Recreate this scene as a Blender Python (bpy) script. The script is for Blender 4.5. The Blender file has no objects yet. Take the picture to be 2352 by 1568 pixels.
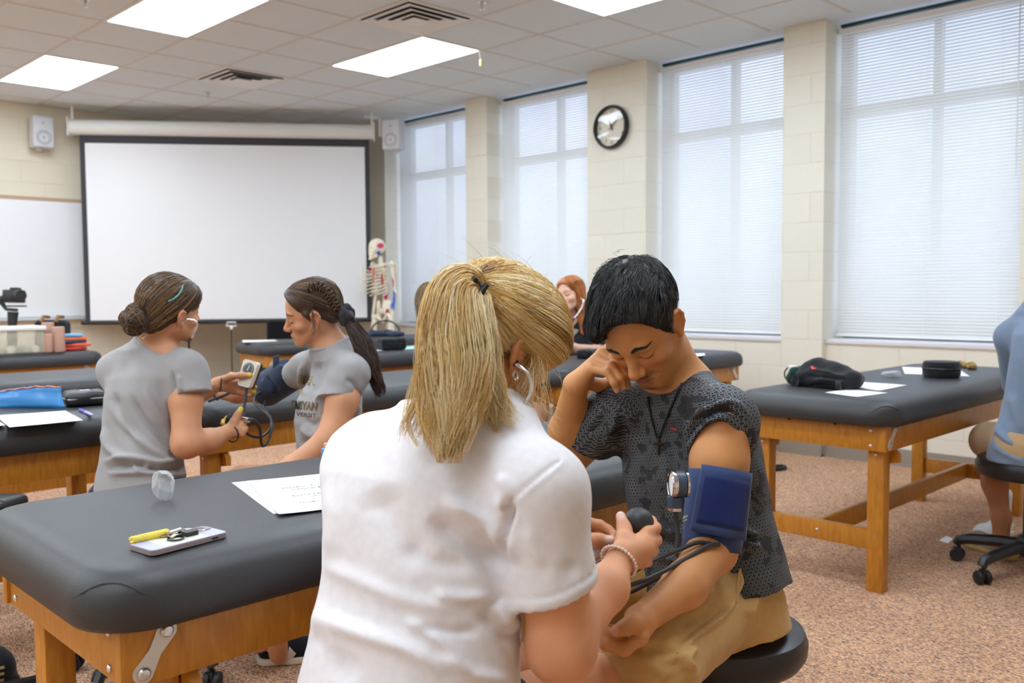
import bpy, bmesh, math, random
import numpy as np
from mathutils import Vector, Matrix, Euler, noise as mnoise
from mathutils.bvhtree import BVHTree

rng = np.random.default_rng(7)
random.seed(7)
SC = bpy.context.scene
COL = SC.collection

# ---------------------------------------------------------------- camera, world, exposure
FOC = 2090.27
YAW, PITCH, ROLL = np.radians([-44.66, -3.265, -0.384])
EYE = np.array([0, 0, 1.21])
_cy, _sy, _cp, _sp, _cr, _sr = np.cos(YAW), np.sin(YAW), np.cos(PITCH), np.sin(PITCH), np.cos(ROLL), np.sin(ROLL)
FW = np.array([_cy*_cp, _sy*_cp, _sp])
_rt = np.array([_sy, -_cy, 0]); _up = np.cross(_rt, FW)
RT = _rt*_cr + _up*_sr
UP = -_rt*_sr + _up*_cr
cam = bpy.data.cameras.new('camera')
camo = bpy.data.objects.new('camera', cam); COL.objects.link(camo)
camo.matrix_world = Matrix(((RT[0], UP[0], -FW[0], EYE[0]), (RT[1], UP[1], -FW[1], EYE[1]), (RT[2], UP[2], -FW[2], EYE[2]), (0, 0, 0, 1)))
cam.sensor_width = 36; cam.lens = FOC/2352*36
cam.clip_start = .05; cam.clip_end = 200
cam.dof.use_dof = True; cam.dof.focus_distance = 1.95; cam.dof.aperture_fstop = 5.0
SC.camera = camo
SC.view_settings.view_transform = 'Standard'; SC.view_settings.look = 'None'
SC.view_settings.gamma = 1; SC.view_settings.use_curve_mapping = False
SC.view_settings.exposure = 0.0
LAMP = 14.8          # brightness of the ceiling panels
SKY = 3.3           # brightness of the daylight outside
w = bpy.data.worlds.new('daylight'); SC.world = w; w.use_nodes = True
_n = w.node_tree.nodes; _l = w.node_tree.links
_bg = _n['Background']
_tc = _n.new('ShaderNodeTexCoord'); _no = _n.new('ShaderNodeTexNoise'); _ra = _n.new('ShaderNodeValToRGB')
_no.inputs['Scale'].default_value = 9; _no.inputs['Detail'].default_value = 5
_ra.color_ramp.elements[0].position = .38; _ra.color_ramp.elements[0].color = (.40, .52, .84, 1)
_ra.color_ramp.elements[1].position = .66; _ra.color_ramp.elements[1].color = (.70, .81, 1, 1)
_l.new(_tc.outputs['Generated'], _no.inputs['Vector']); _l.new(_no.outputs['Fac'], _ra.inputs['Fac'])
_l.new(_ra.outputs['Color'], _bg.inputs['Color'])
_bg.inputs['Strength'].default_value = SKY
SC.cycles.max_bounces = 8; SC.cycles.diffuse_bounces = 5; SC.cycles.glossy_bounces = 3
SC.cycles.transmission_bounces = 6; SC.cycles.transparent_max_bounces = 8
SC.cycles.sample_clamp_indirect = 6; SC.cycles.caustics_reflective = False; SC.cycles.caustics_refractive = False
SC.cycles.use_denoising = True


def P(x, y, d):
    "the point seen at pixel x, y, d metres in front of the camera"
    return EYE + (FW + RT*(x-1176)/FOC - UP*(y-784)/FOC)*d


def PZ(x, y, z):
    r = FW + RT*(x-1176)/FOC - UP*(y-784)/FOC
    return EYE + r*((z-EYE[2])/r[2])


def PX(x, y, v):
    r = FW + RT*(x-1176)/FOC - UP*(y-784)/FOC
    return EYE + r*(v/r[0])


def PY(x, y, v):
    r = FW + RT*(x-1176)/FOC - UP*(y-784)/FOC
    return EYE + r*(v/r[1])


def pix(v):
    q = np.asarray(v, float) - EYE
    d = q @ FW
    return 1176 + FOC*(q @ RT)/d, 784 - FOC*(q @ UP)/d, d


# ---------------------------------------------------------------- materials
MATS = {}


def srgb(r, g, b):
    f = lambda c: (c/255/12.92 if c/255 <= .04045 else ((c/255+.055)/1.055)**2.4)
    return (f(r), f(g), f(b))


def mat(name, col=(.5, .5, .5), rough=.5, metal=0., spec=.5, **k):
    if name in MATS: return MATS[name]
    m = bpy.data.materials.new(name); m.use_nodes = True
    nt = m.node_tree; N = nt.nodes; L = nt.links
    b = N['Principled BSDF']
    b.inputs['Base Color'].default_value = (*col[:3], 1)
    b.inputs['Roughness'].default_value = rough; b.inputs['Metallic'].default_value = metal
    b.inputs['Specular IOR Level'].default_value = spec
    if 'ior' in k: b.inputs['IOR'].default_value = k['ior']
    if 'trans' in k: b.inputs['Transmission Weight'].default_value = k['trans']
    if 'alpha' in k: b.inputs['Alpha'].default_value = k['alpha']
    if 'coat' in k: b.inputs['Coat Weight'].default_value = k['coat']; b.inputs['Coat Roughness'].default_value = .15
    if 'sheen' in k: b.inputs['Sheen Weight'].default_value = k['sheen']; b.inputs['Sheen Roughness'].default_value = .5
    if 'sss' in k:
        b.inputs['Subsurface Weight'].default_value = k['sss']; b.inputs['Subsurface Radius'].default_value = (1, .35, .2)
        b.inputs['Subsurface Scale'].default_value = .006
    if 'emit' in k:
        b.inputs['Emission Color'].default_value = (*k['emit'][:3], 1); b.inputs['Emission Strength'].default_value = k['emit'][3]
    src = None
    if k.get('attr'):
        a = N.new('ShaderNodeAttribute'); a.attribute_name = 'Col'; src = a.outputs['Color']
    if 'var' in k:     # colour variation: (scale, amount, stretch xyz)
        sc, am, st = k['var']
        t = N.new('ShaderNodeTexCoord'); mp = N.new('ShaderNodeMapping'); mp.inputs['Scale'].default_value = st
        nz = N.new('ShaderNodeTexNoise'); nz.inputs['Scale'].default_value = sc; nz.inputs['Detail'].default_value = 4
        L.new(t.outputs['Object'], mp.inputs['Vector']); L.new(mp.outputs['Vector'], nz.inputs['Vector'])
        mr = N.new('ShaderNodeMapRange'); mr.inputs['From Min'].default_value = .25; mr.inputs['From Max'].default_value = .75
        mr.inputs['To Min'].default_value = 1-am; mr.inputs['To Max'].default_value = 1+am
        L.new(nz.outputs['Fac'], mr.inputs['Value'])
        mx = N.new('ShaderNodeMix'); mx.data_type = 'RGBA'; mx.blend_type = 'MULTIPLY'; mx.inputs['Factor'].default_value = 1
        if src is not None: L.new(src, mx.inputs['A'])
        else: mx.inputs['A'].default_value = (*col[:3], 1)
        L.new(mr.outputs['Result'], mx.inputs['B']); src = mx.outputs['Result']
    if src is not None: L.new(src, b.inputs['Base Color'])
    if 'bump' in k:    # (scale, strength, stretch)
        sc, am, st = k['bump']
        t = N.new('ShaderNodeTexCoord'); mp = N.new('ShaderNodeMapping'); mp.inputs['Scale'].default_value = st
        nz = N.new('ShaderNodeTexNoise'); nz.inputs['Scale'].default_value = sc; nz.inputs['Detail'].default_value = 3
        L.new(t.outputs['Object'], mp.inputs['Vector']); L.new(mp.outputs['Vector'], nz.inputs['Vector'])
        bp = N.new('ShaderNodeBump'); bp.inputs['Strength'].default_value = am; bp.inputs['Distance'].default_value = k.get('bd', .004)
        L.new(nz.outputs['Fac'], bp.inputs['Height']); L.new(bp.outputs['Normal'], b.inputs['Normal'])
    MATS[name] = m
    return m


def block_mat(name, axis, col, mortar):
    m = bpy.data.materials.new(name); m.use_nodes = True
    N = m.node_tree.nodes; L = m.node_tree.links; b = N['Principled BSDF']; b.inputs['Roughness'].default_value = .55
    t = N.new('ShaderNodeTexCoord'); s = N.new('ShaderNodeSeparateXYZ'); c = N.new('ShaderNodeCombineXYZ')
    L.new(t.outputs['Object'], s.inputs[0]); L.new(s.outputs[axis], c.inputs[0]); L.new(s.outputs[2], c.inputs[1])
    br = N.new('ShaderNodeTexBrick'); br.inputs['Scale'].default_value = 1; br.inputs['Brick Width'].default_value = .42
    br.inputs['Row Height'].default_value = .2095; br.inputs['Mortar Size'].default_value = .004; br.inputs['Mortar Smooth'].default_value = .6
    br.inputs['Color1'].default_value = (*col, 1); br.inputs['Color2'].default_value = (*[x*.97 for x in col], 1)
    br.inputs['Mortar'].default_value = (*mortar, 1)
    L.new(c.outputs[0], br.inputs['Vector']); L.new(br.outputs['Color'], b.inputs['Base Color'])
    nz = N.new('ShaderNodeTexNoise'); nz.inputs['Scale'].default_value = 160; nz.inputs['Detail'].default_value = 3
    L.new(t.outputs['Object'], nz.inputs['Vector'])
    ma = N.new('ShaderNodeMath'); ma.operation = 'MULTIPLY_ADD'; ma.inputs[1].default_value = -1.0
    ms = N.new('ShaderNodeMath'); ms.operation = 'MULTIPLY'; ms.inputs[1].default_value = .12
    L.new(nz.outputs['Fac'], ms.inputs[0]); L.new(br.outputs['Fac'], ma.inputs[0]); L.new(ms.outputs[0], ma.inputs[2])
    bp = N.new('ShaderNodeBump'); bp.inputs['Strength'].default_value = .6; bp.inputs['Distance'].default_value = .004
    L.new(ma.outputs[0], bp.inputs['Height']); L.new(bp.outputs['Normal'], b.inputs['Normal'])
    return m


CREAM = srgb(230, 224, 208)
M_blockX = block_mat('painted_block_x', 0, CREAM, srgb(222, 213, 194))
M_blockY = block_mat('painted_block_y', 1, srgb(226, 217, 196), srgb(216, 206, 184))
M_plain = mat('cream_paint', CREAM, .6)
M_white = mat('white_plastic', srgb(235, 235, 232), .4)
M_black = mat('black_plastic', srgb(28, 28, 30), .4)
M_blackrub = mat('black_rubber', srgb(22, 22, 24), .55)
M_vinyl = mat('black_vinyl', srgb(46, 46, 48), .47, spec=.55, bump=(240, .12, (1, 1, 1)), var=(5, .08, (1, 1, 1)))
M_vinylblue = mat('navy_vinyl', srgb(38, 44, 62), .36, spec=.6, bump=(240, .12, (1, 1, 1)))
M_chrome = mat('chrome', (.75, .75, .76), .15, 1)
M_steel = mat('steel', (.62, .6, .58), .32, 1)
M_dark = mat('soft_black', srgb(24, 24, 26), .8)
M_paper = mat('paper', srgb(246, 246, 248), .7)
M_ink = mat('ink', srgb(60, 60, 66), .7)
M_base = mat('vinyl_baseboard', srgb(150, 140, 128), .5)


def wood_mat():
    m = bpy.data.materials.new('honey_wood'); m.use_nodes = True
    N = m.node_tree.nodes; L = m.node_tree.links; b = N['Principled BSDF']
    b.inputs['Roughness'].default_value = .38
    t = N.new('ShaderNodeTexCoord'); mp = N.new('ShaderNodeMapping'); mp.inputs['Scale'].default_value = (14, 14, 2.5)
    nz = N.new('ShaderNodeTexNoise'); nz.inputs['Scale'].default_value = 6; nz.inputs['Detail'].default_value = 5
    ra = N.new('ShaderNodeValToRGB')
    ra.color_ramp.elements[0].position = .25; ra.color_ramp.elements[0].color = (*srgb(172, 108, 28), 1)
    ra.color_ramp.elements[1].position = .8; ra.color_ramp.elements[1].color = (*srgb(206, 142, 50), 1)
    L.new(t.outputs['Object'], mp.inputs['Vector']); L.new(mp.outputs['Vector'], nz.inputs['Vector'])
    L.new(nz.outputs['Fac'], ra.inputs['Fac']); L.new(ra.outputs['Color'], b.inputs['Base Color'])
    return m


M_wood = wood_mat()


def carpet_mat():
    m = bpy.data.materials.new('flecked_carpet'); m.use_nodes = True
    N = m.node_tree.nodes; L = m.node_tree.links; b = N['Principled BSDF']
    b.inputs['Roughness'].default_value = .95; b.inputs['Specular IOR Level'].default_value = .1
    t = N.new('ShaderNodeTexCoord'); mp = N.new('ShaderNodeMapping'); mp.inputs['Scale'].default_value = (1, 2.2, 1)
    mp.inputs['Rotation'].default_value = (0, 0, .75)
    L.new(t.outputs['Object'], mp.inputs['Vector'])
    vo = N.new('ShaderNodeTexVoronoi'); vo.inputs['Scale'].default_value = 125
    nz = N.new('ShaderNodeTexNoise'); nz.inputs['Scale'].default_value = 3; nz.inputs['Detail'].default_value = 3
    L.new(mp.outputs['Vector'], vo.inputs['Vector']); L.new(t.outputs['Object'], nz.inputs['Vector'])
    sp = N.new('ShaderNodeSeparateColor'); L.new(vo.outputs['Color'], sp.inputs[0])
    ra = N.new('ShaderNodeValToRGB'); ra.color_ramp.interpolation = 'CONSTANT'
    e = ra.color_ramp.elements
    e[0].position = 0; e[0].color = (*srgb(114, 96, 92), 1)
    e[1].position = .16; e[1].color = (*srgb(192, 148, 118), 1)
    for p, c in ((.4, (214, 168, 132)), (.62, (172, 132, 110)), (.85, (226, 184, 144))):
        x = e.new(p); x.color = (*srgb(*c), 1)
    L.new(sp.outputs[0], ra.inputs['Fac'])
    mr = N.new('ShaderNodeMapRange'); mr.inputs['To Min'].default_value = .88; mr.inputs['To Max'].default_value = 1.08
    L.new(nz.outputs['Fac'], mr.inputs['Value'])
    mx = N.new('ShaderNodeMix'); mx.data_type = 'RGBA'; mx.blend_type = 'MULTIPLY'; mx.inputs['Factor'].default_value = 1
    L.new(ra.outputs['Color'], mx.inputs['A']); L.new(mr.outputs['Result'], mx.inputs['B'])
    L.new(mx.outputs['Result'], b.inputs['Base Color'])
    bp = N.new('ShaderNodeBump'); bp.inputs['Strength'].default_value = .6; bp.inputs['Distance'].default_value = .004; bp.invert = True
    L.new(vo.outputs['Distance'], bp.inputs['Height']); L.new(bp.outputs['Normal'], b.inputs['Normal'])
    return m


M_carpet = carpet_mat()
M_tile = mat('ceiling_tile', srgb(226, 232, 236), .9, spec=.1, bump=(300, .5, (1, 1, 1)), var=(400, .04, (1, 1, 1)))
M_tbar = mat('ceiling_bar', srgb(212, 206, 198), .5)
M_lamp = mat('lamp_panel', (1, 1, 1), .5, emit=(.80, .925, 1.05, LAMP))
M_alu = mat('window_mullion', srgb(196, 194, 184), .45)
M_green = mat('dark_green_frame', srgb(22, 54, 46), .45)


def slat_mat():
    m = bpy.data.materials.new('blind_slat'); m.use_nodes = True
    N = m.node_tree.nodes; L = m.node_tree.links; out = N['Material Output']
    b = N['Principled BSDF']; b.inputs['Base Color'].default_value = (*srgb(222, 221, 216), 1); b.inputs['Roughness'].default_value = .45
    tr = N.new('ShaderNodeBsdfTranslucent'); tr.inputs['Color'].default_value = (*srgb(238, 236, 226), 1)
    mx = N.new('ShaderNodeMixShader'); mx.inputs[0].default_value = .24
    L.new(b.outputs[0], mx.inputs[1]); L.new(tr.outputs[0], mx.inputs[2]); L.new(mx.outputs[0], out.inputs['Surface'])
    return m


M_slat = slat_mat()


def glass_mat(name, col=(1, 1, 1), rough=0., mixt=.9):
    m = bpy.data.materials.new(name); m.use_nodes = True
    N = m.node_tree.nodes; L = m.node_tree.links; out = N['Material Output']
    gl = N.new('ShaderNodeBsdfGlossy'); gl.inputs['Roughness'].default_value = rough
    tp = N.new('ShaderNodeBsdfTransparent'); tp.inputs['Color'].default_value = (*col, 1)
    lw = N.new('ShaderNodeLayerWeight'); lw.inputs['Blend'].default_value = .5
    pw = N.new('ShaderNodeMath'); pw.operation = 'POWER'; pw.inputs[1].default_value = 4; L.new(lw.outputs['Facing'], pw.inputs[0])
    fr = N.new('ShaderNodeMath'); fr.operation = 'MULTIPLY_ADD'; fr.inputs[1].default_value = .85; fr.inputs[2].default_value = .05; L.new(pw.outputs[0], fr.inputs[0])
    mx = N.new('ShaderNodeMixShader'); L.new(fr.outputs[0], mx.inputs[0])
    L.new(tp.outputs[0], mx.inputs[1]); L.new(gl.outputs[0], mx.inputs[2]); L.new(mx.outputs[0], out.inputs['Surface'])
    N.remove(N['Principled BSDF'])
    return m


M_glass = glass_mat('window_glass')

# ---------------------------------------------------------------- mesh helpers


def np_mesh(name, V, F, smooth=True):
    "V (n,3), F a list/array of equal-length faces or a list of such arrays"
    Fs = [np.asarray(f, np.int32) for f in (F if isinstance(F, (list, tuple)) and len(F) and hasattr(F[0], 'shape') else [F]) if len(f)]
    me = bpy.data.meshes.new(name)
    V = np.ascontiguousarray(V, np.float32)
    me.vertices.add(len(V)); me.vertices.foreach_set('co', V.ravel())
    nl = sum(f.size for f in Fs); nf = sum(len(f) for f in Fs)
    me.loops.add(nl); me.loops.foreach_set('vertex_index', np.concatenate([f.ravel() for f in Fs]))
    tot = np.concatenate([np.full(len(f), f.shape[1], np.int32) for f in Fs])
    st = np.concatenate([[0], np.cumsum(tot)[:-1]]).astype(np.int32)
    me.polygons.add(nf); me.polygons.foreach_set('loop_start', st); me.polygons.foreach_set('loop_total', tot)
    me.polygons.foreach_set('use_smooth', np.full(nf, smooth))
    me.update(calc_edges=True); me.validate()
    return me


def link(name, me, m=None, parent=None, world=True):
    o = bpy.data.objects.new(name, me); COL.objects.link(o)
    if m is not None:
        for x in (m if isinstance(m, (list, tuple)) else [m]): me.materials.append(x)
    if parent is not None:
        o.parent = parent
        if world:
            def wm(p): return p.matrix_basis if p.parent is None else wm(p.parent) @ p.matrix_parent_inverse @ p.matrix_basis
            o.matrix_parent_inverse = wm(parent).inverted()
    return o


class MB:
    "collects boxes, tubes, lathes ... and builds them as one mesh"
    def __init__(s): s.bm = bmesh.new()

    def box(s, lo, hi, bev=0., M=None):
        lo = Vector(lo); hi = Vector(hi); c = (lo+hi)/2; d = hi-lo
        r = bmesh.ops.create_cube(s.bm, size=1, matrix=Matrix.Translation(c) @ Matrix.Diagonal((d.x, d.y, d.z, 1)))
        vs = r['verts']
        if bev > 0:
            es = list({e for v in vs for e in v.link_edges})
            bb = bmesh.ops.bevel(s.bm, geom=es, offset=bev, segments=2, affect='EDGES', profile=.5)
            vs = list({v for f in bb['faces'] for v in f.verts} | {v for v in vs if v.is_valid})
        if M is not None: bmesh.ops.transform(s.bm, matrix=M, verts=vs)
        return s

    def tube(s, pts, r, n=10, cap=True, flat=1.):
        pts = [Vector(p) for p in pts]
        rs = r if hasattr(r, '__len__') else [r]*len(pts)
        prev = None; rings = []
        for i, p in enumerate(pts):
            t = (pts[min(i+1, len(pts)-1)] - pts[max(i-1, 0)]).normalized()
            if prev is None:
                a = Vector((0, 0, 1)) if abs(t.z) < .9 else Vector((1, 0, 0))
                u = t.cross(a).normalized()
            else:
                u = (prev - t*prev.dot(t)).normalized()
            v = t.cross(u); prev = u
            rings.append([s.bm.verts.new(p + (u*math.cos(2*math.pi*j/n) + v*math.sin(2*math.pi*j/n)*flat)*rs[i]) for j in range(n)])
        for a, b in zip(rings, rings[1:]):
            for j in range(n): s.bm.faces.new((a[j], a[(j+1) % n], b[(j+1) % n], b[j]))
        if cap:
            s.bm.faces.new(rings[0][::-1]); s.bm.faces.new(rings[-1])
        return s

    def lathe(s, prof, n=32, M=None, cap=True):
        rings = []
        for r, z in prof:
            rings.append([s.bm.verts.new((r*math.cos(2*math.pi*j/n), r*math.sin(2*math.pi*j/n), z)) for j in range(n)])
        for a, b in zip(rings, rings[1:]):
            for j in range(n): s.bm.faces.new((a[j], a[(j+1) % n], b[(j+1) % n], b[j]))
        if cap:
            s.bm.faces.new(rings[0][::-1]); s.bm.faces.new(rings[-1])
        if M is not None: bmesh.ops.transform(s.bm, matrix=M, verts=[v for g in rings for v in g])
        return s

    def ball(s, c, r, n=16, M=None):
        r = r if hasattr(r, '__len__') else (r, r, r)
        m = Matrix.Translation(Vector(c)) @ (M or Matrix()) @ Matrix.Diagonal((*r, 1))
        bmesh.ops.create_uvsphere(s.bm, u_segments=n, v_segments=max(6, n//2), radius=1, matrix=m)
        return s

    def poly(s, pts):
        s.bm.faces.new([s.bm.verts.new(p) for p in pts]); return s

    def prism(s, pts, z0, z1, M=None):
        a = [s.bm.verts.new((p[0], p[1], z0)) for p in pts]; b = [s.bm.verts.new((p[0], p[1], z1)) for p in pts]
        s.bm.faces.new(a[::-1]); s.bm.faces.new(b)
        for i in range(len(a)): s.bm.faces.new((a[i], a[(i+1) % len(a)], b[(i+1) % len(a)], b[i]))
        if M is not None: bmesh.ops.transform(s.bm, matrix=M, verts=a+b)
        return s

    def build(s, name, m, parent=None, smooth=None, world=True):
        bmesh.ops.recalc_face_normals(s.bm, faces=s.bm.faces)
        me = bpy.data.meshes.new(name); s.bm.to_mesh(me); s.bm.free()
        if smooth is None or smooth:
            me.polygons.foreach_set('use_smooth', np.ones(len(me.polygons), bool))
            if smooth is None: me.set_sharp_from_angle(angle=math.radians(40))
        return link(name, me, m, parent, world)


def tag(o, label=None, cat=None, group=None, kind=None):
    if label: o['label'] = label
    if cat: o['category'] = cat
    if group: o['group'] = group
    if kind: o['kind'] = kind
    return o


def thing(name, label, cat, loc=(0, 0, 0), rz=0., group=None):
    o = bpy.data.objects.new(name, None); COL.objects.link(o)
    o.location = loc; o.rotation_euler = (0, 0, rz)
    return tag(o, label, cat, group)


KIDS = {}


def dup(root, loc, rz, label, group=None):
    def cp(o, par):
        c = o.copy(); COL.objects.link(c); c.parent = par
        for ch in [x for x in ALLC(o)]: cp(ch, c)
        return c
    r = cp(root, None); r.location = loc; r.rotation_euler = (0, 0, rz)
    r['label'] = label
    if group: r['group'] = group
    return r


def ALLC(o):
    return [x for x in COL.objects if x.parent == o]


def text_mesh(name, s, size, m, M, parent=None, ext=.0004, align='CENTER', off=0., sx=1., proj=None, world=True):
    cu = bpy.data.curves.new(name, 'FONT'); cu.body = s; cu.size = size; cu.extrude = ext; cu.align_x = align; cu.align_y = 'CENTER'; cu.offset = off
    o = bpy.data.objects.new(name, cu); COL.objects.link(o)
    dg = bpy.context.evaluated_depsgraph_get(); dg.update()
    me = bpy.data.meshes.new_from_object(o.evaluated_get(dg))
    bpy.data.objects.remove(o); bpy.data.curves.remove(cu)
    if proj: proj(me)
    else: me.transform(M @ Matrix.Diagonal((sx, 1, 1, 1)))
    me.materials.clear()
    return link(name, me, m, parent, world)


def frame(o, x, y, z):
    return Matrix(((x[0], y[0], z[0], o[0]), (x[1], y[1], z[1], o[1]), (x[2], y[2], z[2], o[2]), (0, 0, 0, 1)))


def smooth_path(pts, n=8):
    "Catmull-Rom through the points"
    p = [np.asarray(q, float) for q in pts]; p = [2*p[0]-p[1]] + p + [2*p[-1]-p[-2]]
    out = []
    for i in range(1, len(p)-2):
        for t in np.linspace(0, 1, n, endpoint=False):
            a, b, c, d = p[i-1:i+3]
            out.append(.5*(2*b + (c-a)*t + (2*a-5*b+4*c-d)*t*t + (3*b-a-3*c+d)*t**3))
    out.append(p[-2]); return out
# ---------------------------------------------------------------- the room
CEIL = 3.08
XF, XB, YW, YL = 9.87, -2.6, -6.165, 3.2       # front wall, back wall, lower window wall, left wall
YP, YB = -6.108, -6.30                          # pillar faces, blinds
SILL = .855
HEAD = 3.03
o = MB().box((XB-.2, YW-.4, -.1), (XF+.2, YL+.2, 0)).build('floor', M_carpet); tag(o, kind='structure')
GX = [5.30+.61*i for i in range(-13, 8)]
GY = [-5.547+.61*i for i in range(-1, 15)]
o = MB().box((XB-.2, YB-.12, CEIL), (XF+.2, YL+.2, CEIL+.1)).build('ceiling', M_tile); tag(o, kind='structure')
g = MB()
for x in GX:
    if XB < x < XF: g.box((x-.012, -6.1, CEIL-.003), (x+.012, YL, CEIL+.001))
for y in GY:
    if -6.1 < y < YL: g.box((XB, y-.012, CEIL-.0034), (XF, y+.012, CEIL+.001))
g.box((XF-.025, -6.1, CEIL-.0045), (XF, YL, CEIL+.001))
tag(g.build('trim_1', M_tbar), kind='structure')
tag(MB().box((XF, YW-.4, 0), (XF+.2, YL+.2, CEIL)).build('wall_front', M_blockY), kind='structure')
tag(MB().box((XB-.2, YW-.4, 0), (XB, YL+.2, CEIL)).build('wall_back', M_blockY), kind='structure')
tag(MB().box((XB-.2, YL, 0), (XF+.2, YL+.2, CEIL)).build('wall_left', M_blockX), kind='structure')
PIL = [(8.155, XF), (6.51, 6.82), (4.60, 5.23), (3.045, 3.365), (1.10, 1.78), (-.75, -.15), (XB, -1.9)]
WINS = [(6.82, 8.155), (5.23, 6.51), (3.365, 4.60), (1.78, 3.045), (-.15, 1.10), (-1.9, -.75)]
g = MB().box((XB, YB-.24, 0), (XF, YW, SILL-.04))
for a, b in PIL: g.box((a, YB-.24, 0), (b, YP, CEIL))
tag(g.build('wall_right', M_blockX), kind='structure')
g = MB()
for a, b in PIL: g.box((a-.006, YP-.03, 0), (b+.006, YP+.008, .115)).box((a-.006, YP-.03, 0), (b+.006, YP+.014, .012))
for a, b in WINS: g.box((a, YW-.02, 0), (b, YW+.008, .115)).box((a, YW-.02, 0), (b, YW+.014, .012))
tag(g.build('baseboard_right', M_base), kind='structure')
tag(MB().box((XF-.008, YP, 0), (XF+.01, YL, .115)).build('baseboard_front', M_base), kind='structure')
M_sill = mat('sill', srgb(222, 220, 222), .35)
M_cord = mat('cord', srgb(232, 234, 236), .6)


def window(i, a, b, blind_label):
    fr = MB(); y0, y1 = YB-.21, YB-.14
    zt = 2.47
    for x in (a+.024, (a+b)/2, b-.024): fr.box((x-.024, y0, SILL-.01), (x+.024, y1, CEIL))
    for z in (SILL+.02, zt, HEAD+.02): fr.box((a, y0, z-.035), (b, y1, z+.035))
    w_ = thing('window_%d' % i, None, None); w_['kind'] = 'structure'
    fr.build('frame', M_alu, w_)
    MB().box((a, y0, SILL-.01), (b, y1+.004, SILL+.012)).build('bottom_channel', M_green, w_)
    MB().box((a, y0+.025, SILL), (b, y0+.031, CEIL)).build('pane', M_glass, w_)
    MB().box((a, YB-.22, SILL-.045), (b, YW+.012, SILL-.012), .003).build('sill', M_sill, w_)
    MB().box((a, YB-.22, HEAD+.03), (b, YB-.035, CEIL)).build('header', M_green, w_)
    bl = thing('window_blind', blind_label, 'blind', ((a+b)/2, YB, SILL), group='mini blinds in the windows')
    MB().box((a+.008, YB-.015, HEAD-.03), (b-.008, YB+.02, HEAD+.005), .002).build('headrail', M_white, bl)
    V = []; F = []; n = 0; th = math.radians(62); wd = .0252
    z = SILL+.03
    while z < HEAD-.035:
        for j, (u, bow) in enumerate(((-.5, 0), (-.17, .0016), (.17, .0016), (.5, 0))):
            yy = YB + u*wd*math.cos(th) + bow*math.sin(th)
            zz = z - u*wd*math.sin(th) + bow*math.cos(th)
            V += [(a+.024, yy, zz), (b-.024, yy, zz)]
        for j in range(3): F.append((n+2*j, n+2*j+1, n+2*j+3, n+2*j+2))
        n += 8; z += .0222
    link('slats', np_mesh('slats', np.array(V), np.array(F)), M_slat, bl)
    MB().box((a+.012, YB-.012, SILL+.003), (b-.012, YB+.012, SILL+.018), .002).build('bottom_rail', M_white, bl)
    c = MB()
    for fx in (.14, .5, .86): c.tube([(a+(b-a)*fx, YB+.014, SILL+.01), (a+(b-a)*fx, YB+.014, HEAD-.02)], .0011, 5)
    c.build('ladder_cord', M_cord, bl)
    MB().tube([(a+.08, YB+.022, HEAD-.04), (a+.082, YB+.026, 1.9)], .004, 6).build('wand', M_white, bl)


for i, ((a, b), lb) in enumerate(zip(WINS, ('white mini blind in the far window beside the projection screen', 'white mini blind between the clock pillar and the narrow far pillar',
        'white mini blind between the clock pillar and the near narrow pillar', 'white mini blind behind the table with the black sling bag',
        'white mini blind behind the camera, next window along', 'white mini blind in the rearmost window'))):
    window(i+1, a, b, lb)

# ceiling lamps
GL = 'recessed ceiling light panels'


def lamp():
    t = thing('ceiling_light', '', 'ceiling light', (0, 0, CEIL), group=GL)
    f = MB()
    for lo, hi in (((0, 0), (1.22, .022)), ((0, .588), (1.22, .61)), ((0, .022), (.022, .588)), ((1.198, .022), (1.22, .588))):
        f.box((*lo, -.006), (*hi, .0))
    f.build('frame', M_white, t, world=False)
    MB().box((.02, .02, -.003), (1.2, .59, -.0005)).build('diffuser', M_lamp, t, world=False)
    return t


L0 = lamp()
seen = {(5.30, -3.107): 'glowing ceiling light panel at the top edge, left of the square vent',
        (5.30, -4.937): 'glowing ceiling light panel above the screen with a yellow tag at its corner',
        (7.74, -3.107): 'glowing ceiling light panel farthest left, nearest the wall speaker',
        (2.86, -4.937): 'glowing ceiling light panel at the top edge near the windows'}
first = True
for x in (.42, 2.86, 5.30, 7.74):
    for y in (-4.937, -3.107, -1.277, .553, 2.383):
        if (x, y) == (7.74, -4.937): continue
        lb = seen.get((x, y), 'glowing ceiling light panel outside the picture')
        if first: L0.location = (x, y, CEIL); L0['label'] = lb; first = False
        else: dup(L0, (x, y, CEIL), 0, lb)


def vent():
    t = thing('ceiling_vent', '', 'ceiling vent', (0, 0, CEIL), group='square ceiling air vents')
    f = MB()
    def ring(g, r0, r1, z0, z1):
        for k in range(4):
            a = [(r0, -r0), (r0, r0)]; b = [(r1, -r1), (r1, r1)]
            R = lambda p: (p[0]*math.cos(k*math.pi/2)-p[1]*math.sin(k*math.pi/2), p[0]*math.sin(k*math.pi/2)+p[1]*math.cos(k*math.pi/2))
            g.poly([(*R(a[0]), z0), (*R(a[1]), z0), (*R(b[1]), z1), (*R(b[0]), z1)])
    ring(f, .30, .27, -.004, -.008)
    f.build('frame', M_white, t, world=False)
    for r0, r1, z0, z1 in ((.268, .205, -.020, -.008), (.20, .140, -.024, -.010), (.135, .075, -.028, -.012)):
        g = MB(); ring(g, r0, r1, z0, z1); ring(g, r0-.002, r1, z0+.003, z1+.002); g.build('louvre', M_white, t, world=False)
    MB().box((-.07, -.07, -.030), (.07, .07, -.024)).build('centre_plate', M_white, t, world=False)
    MB().box((-.29, -.29, -.002), (.29, .29, -.0005)).build('duct_opening', mat('duct_grey', srgb(96, 92, 90), .8), t, world=False)
    return t


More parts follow.
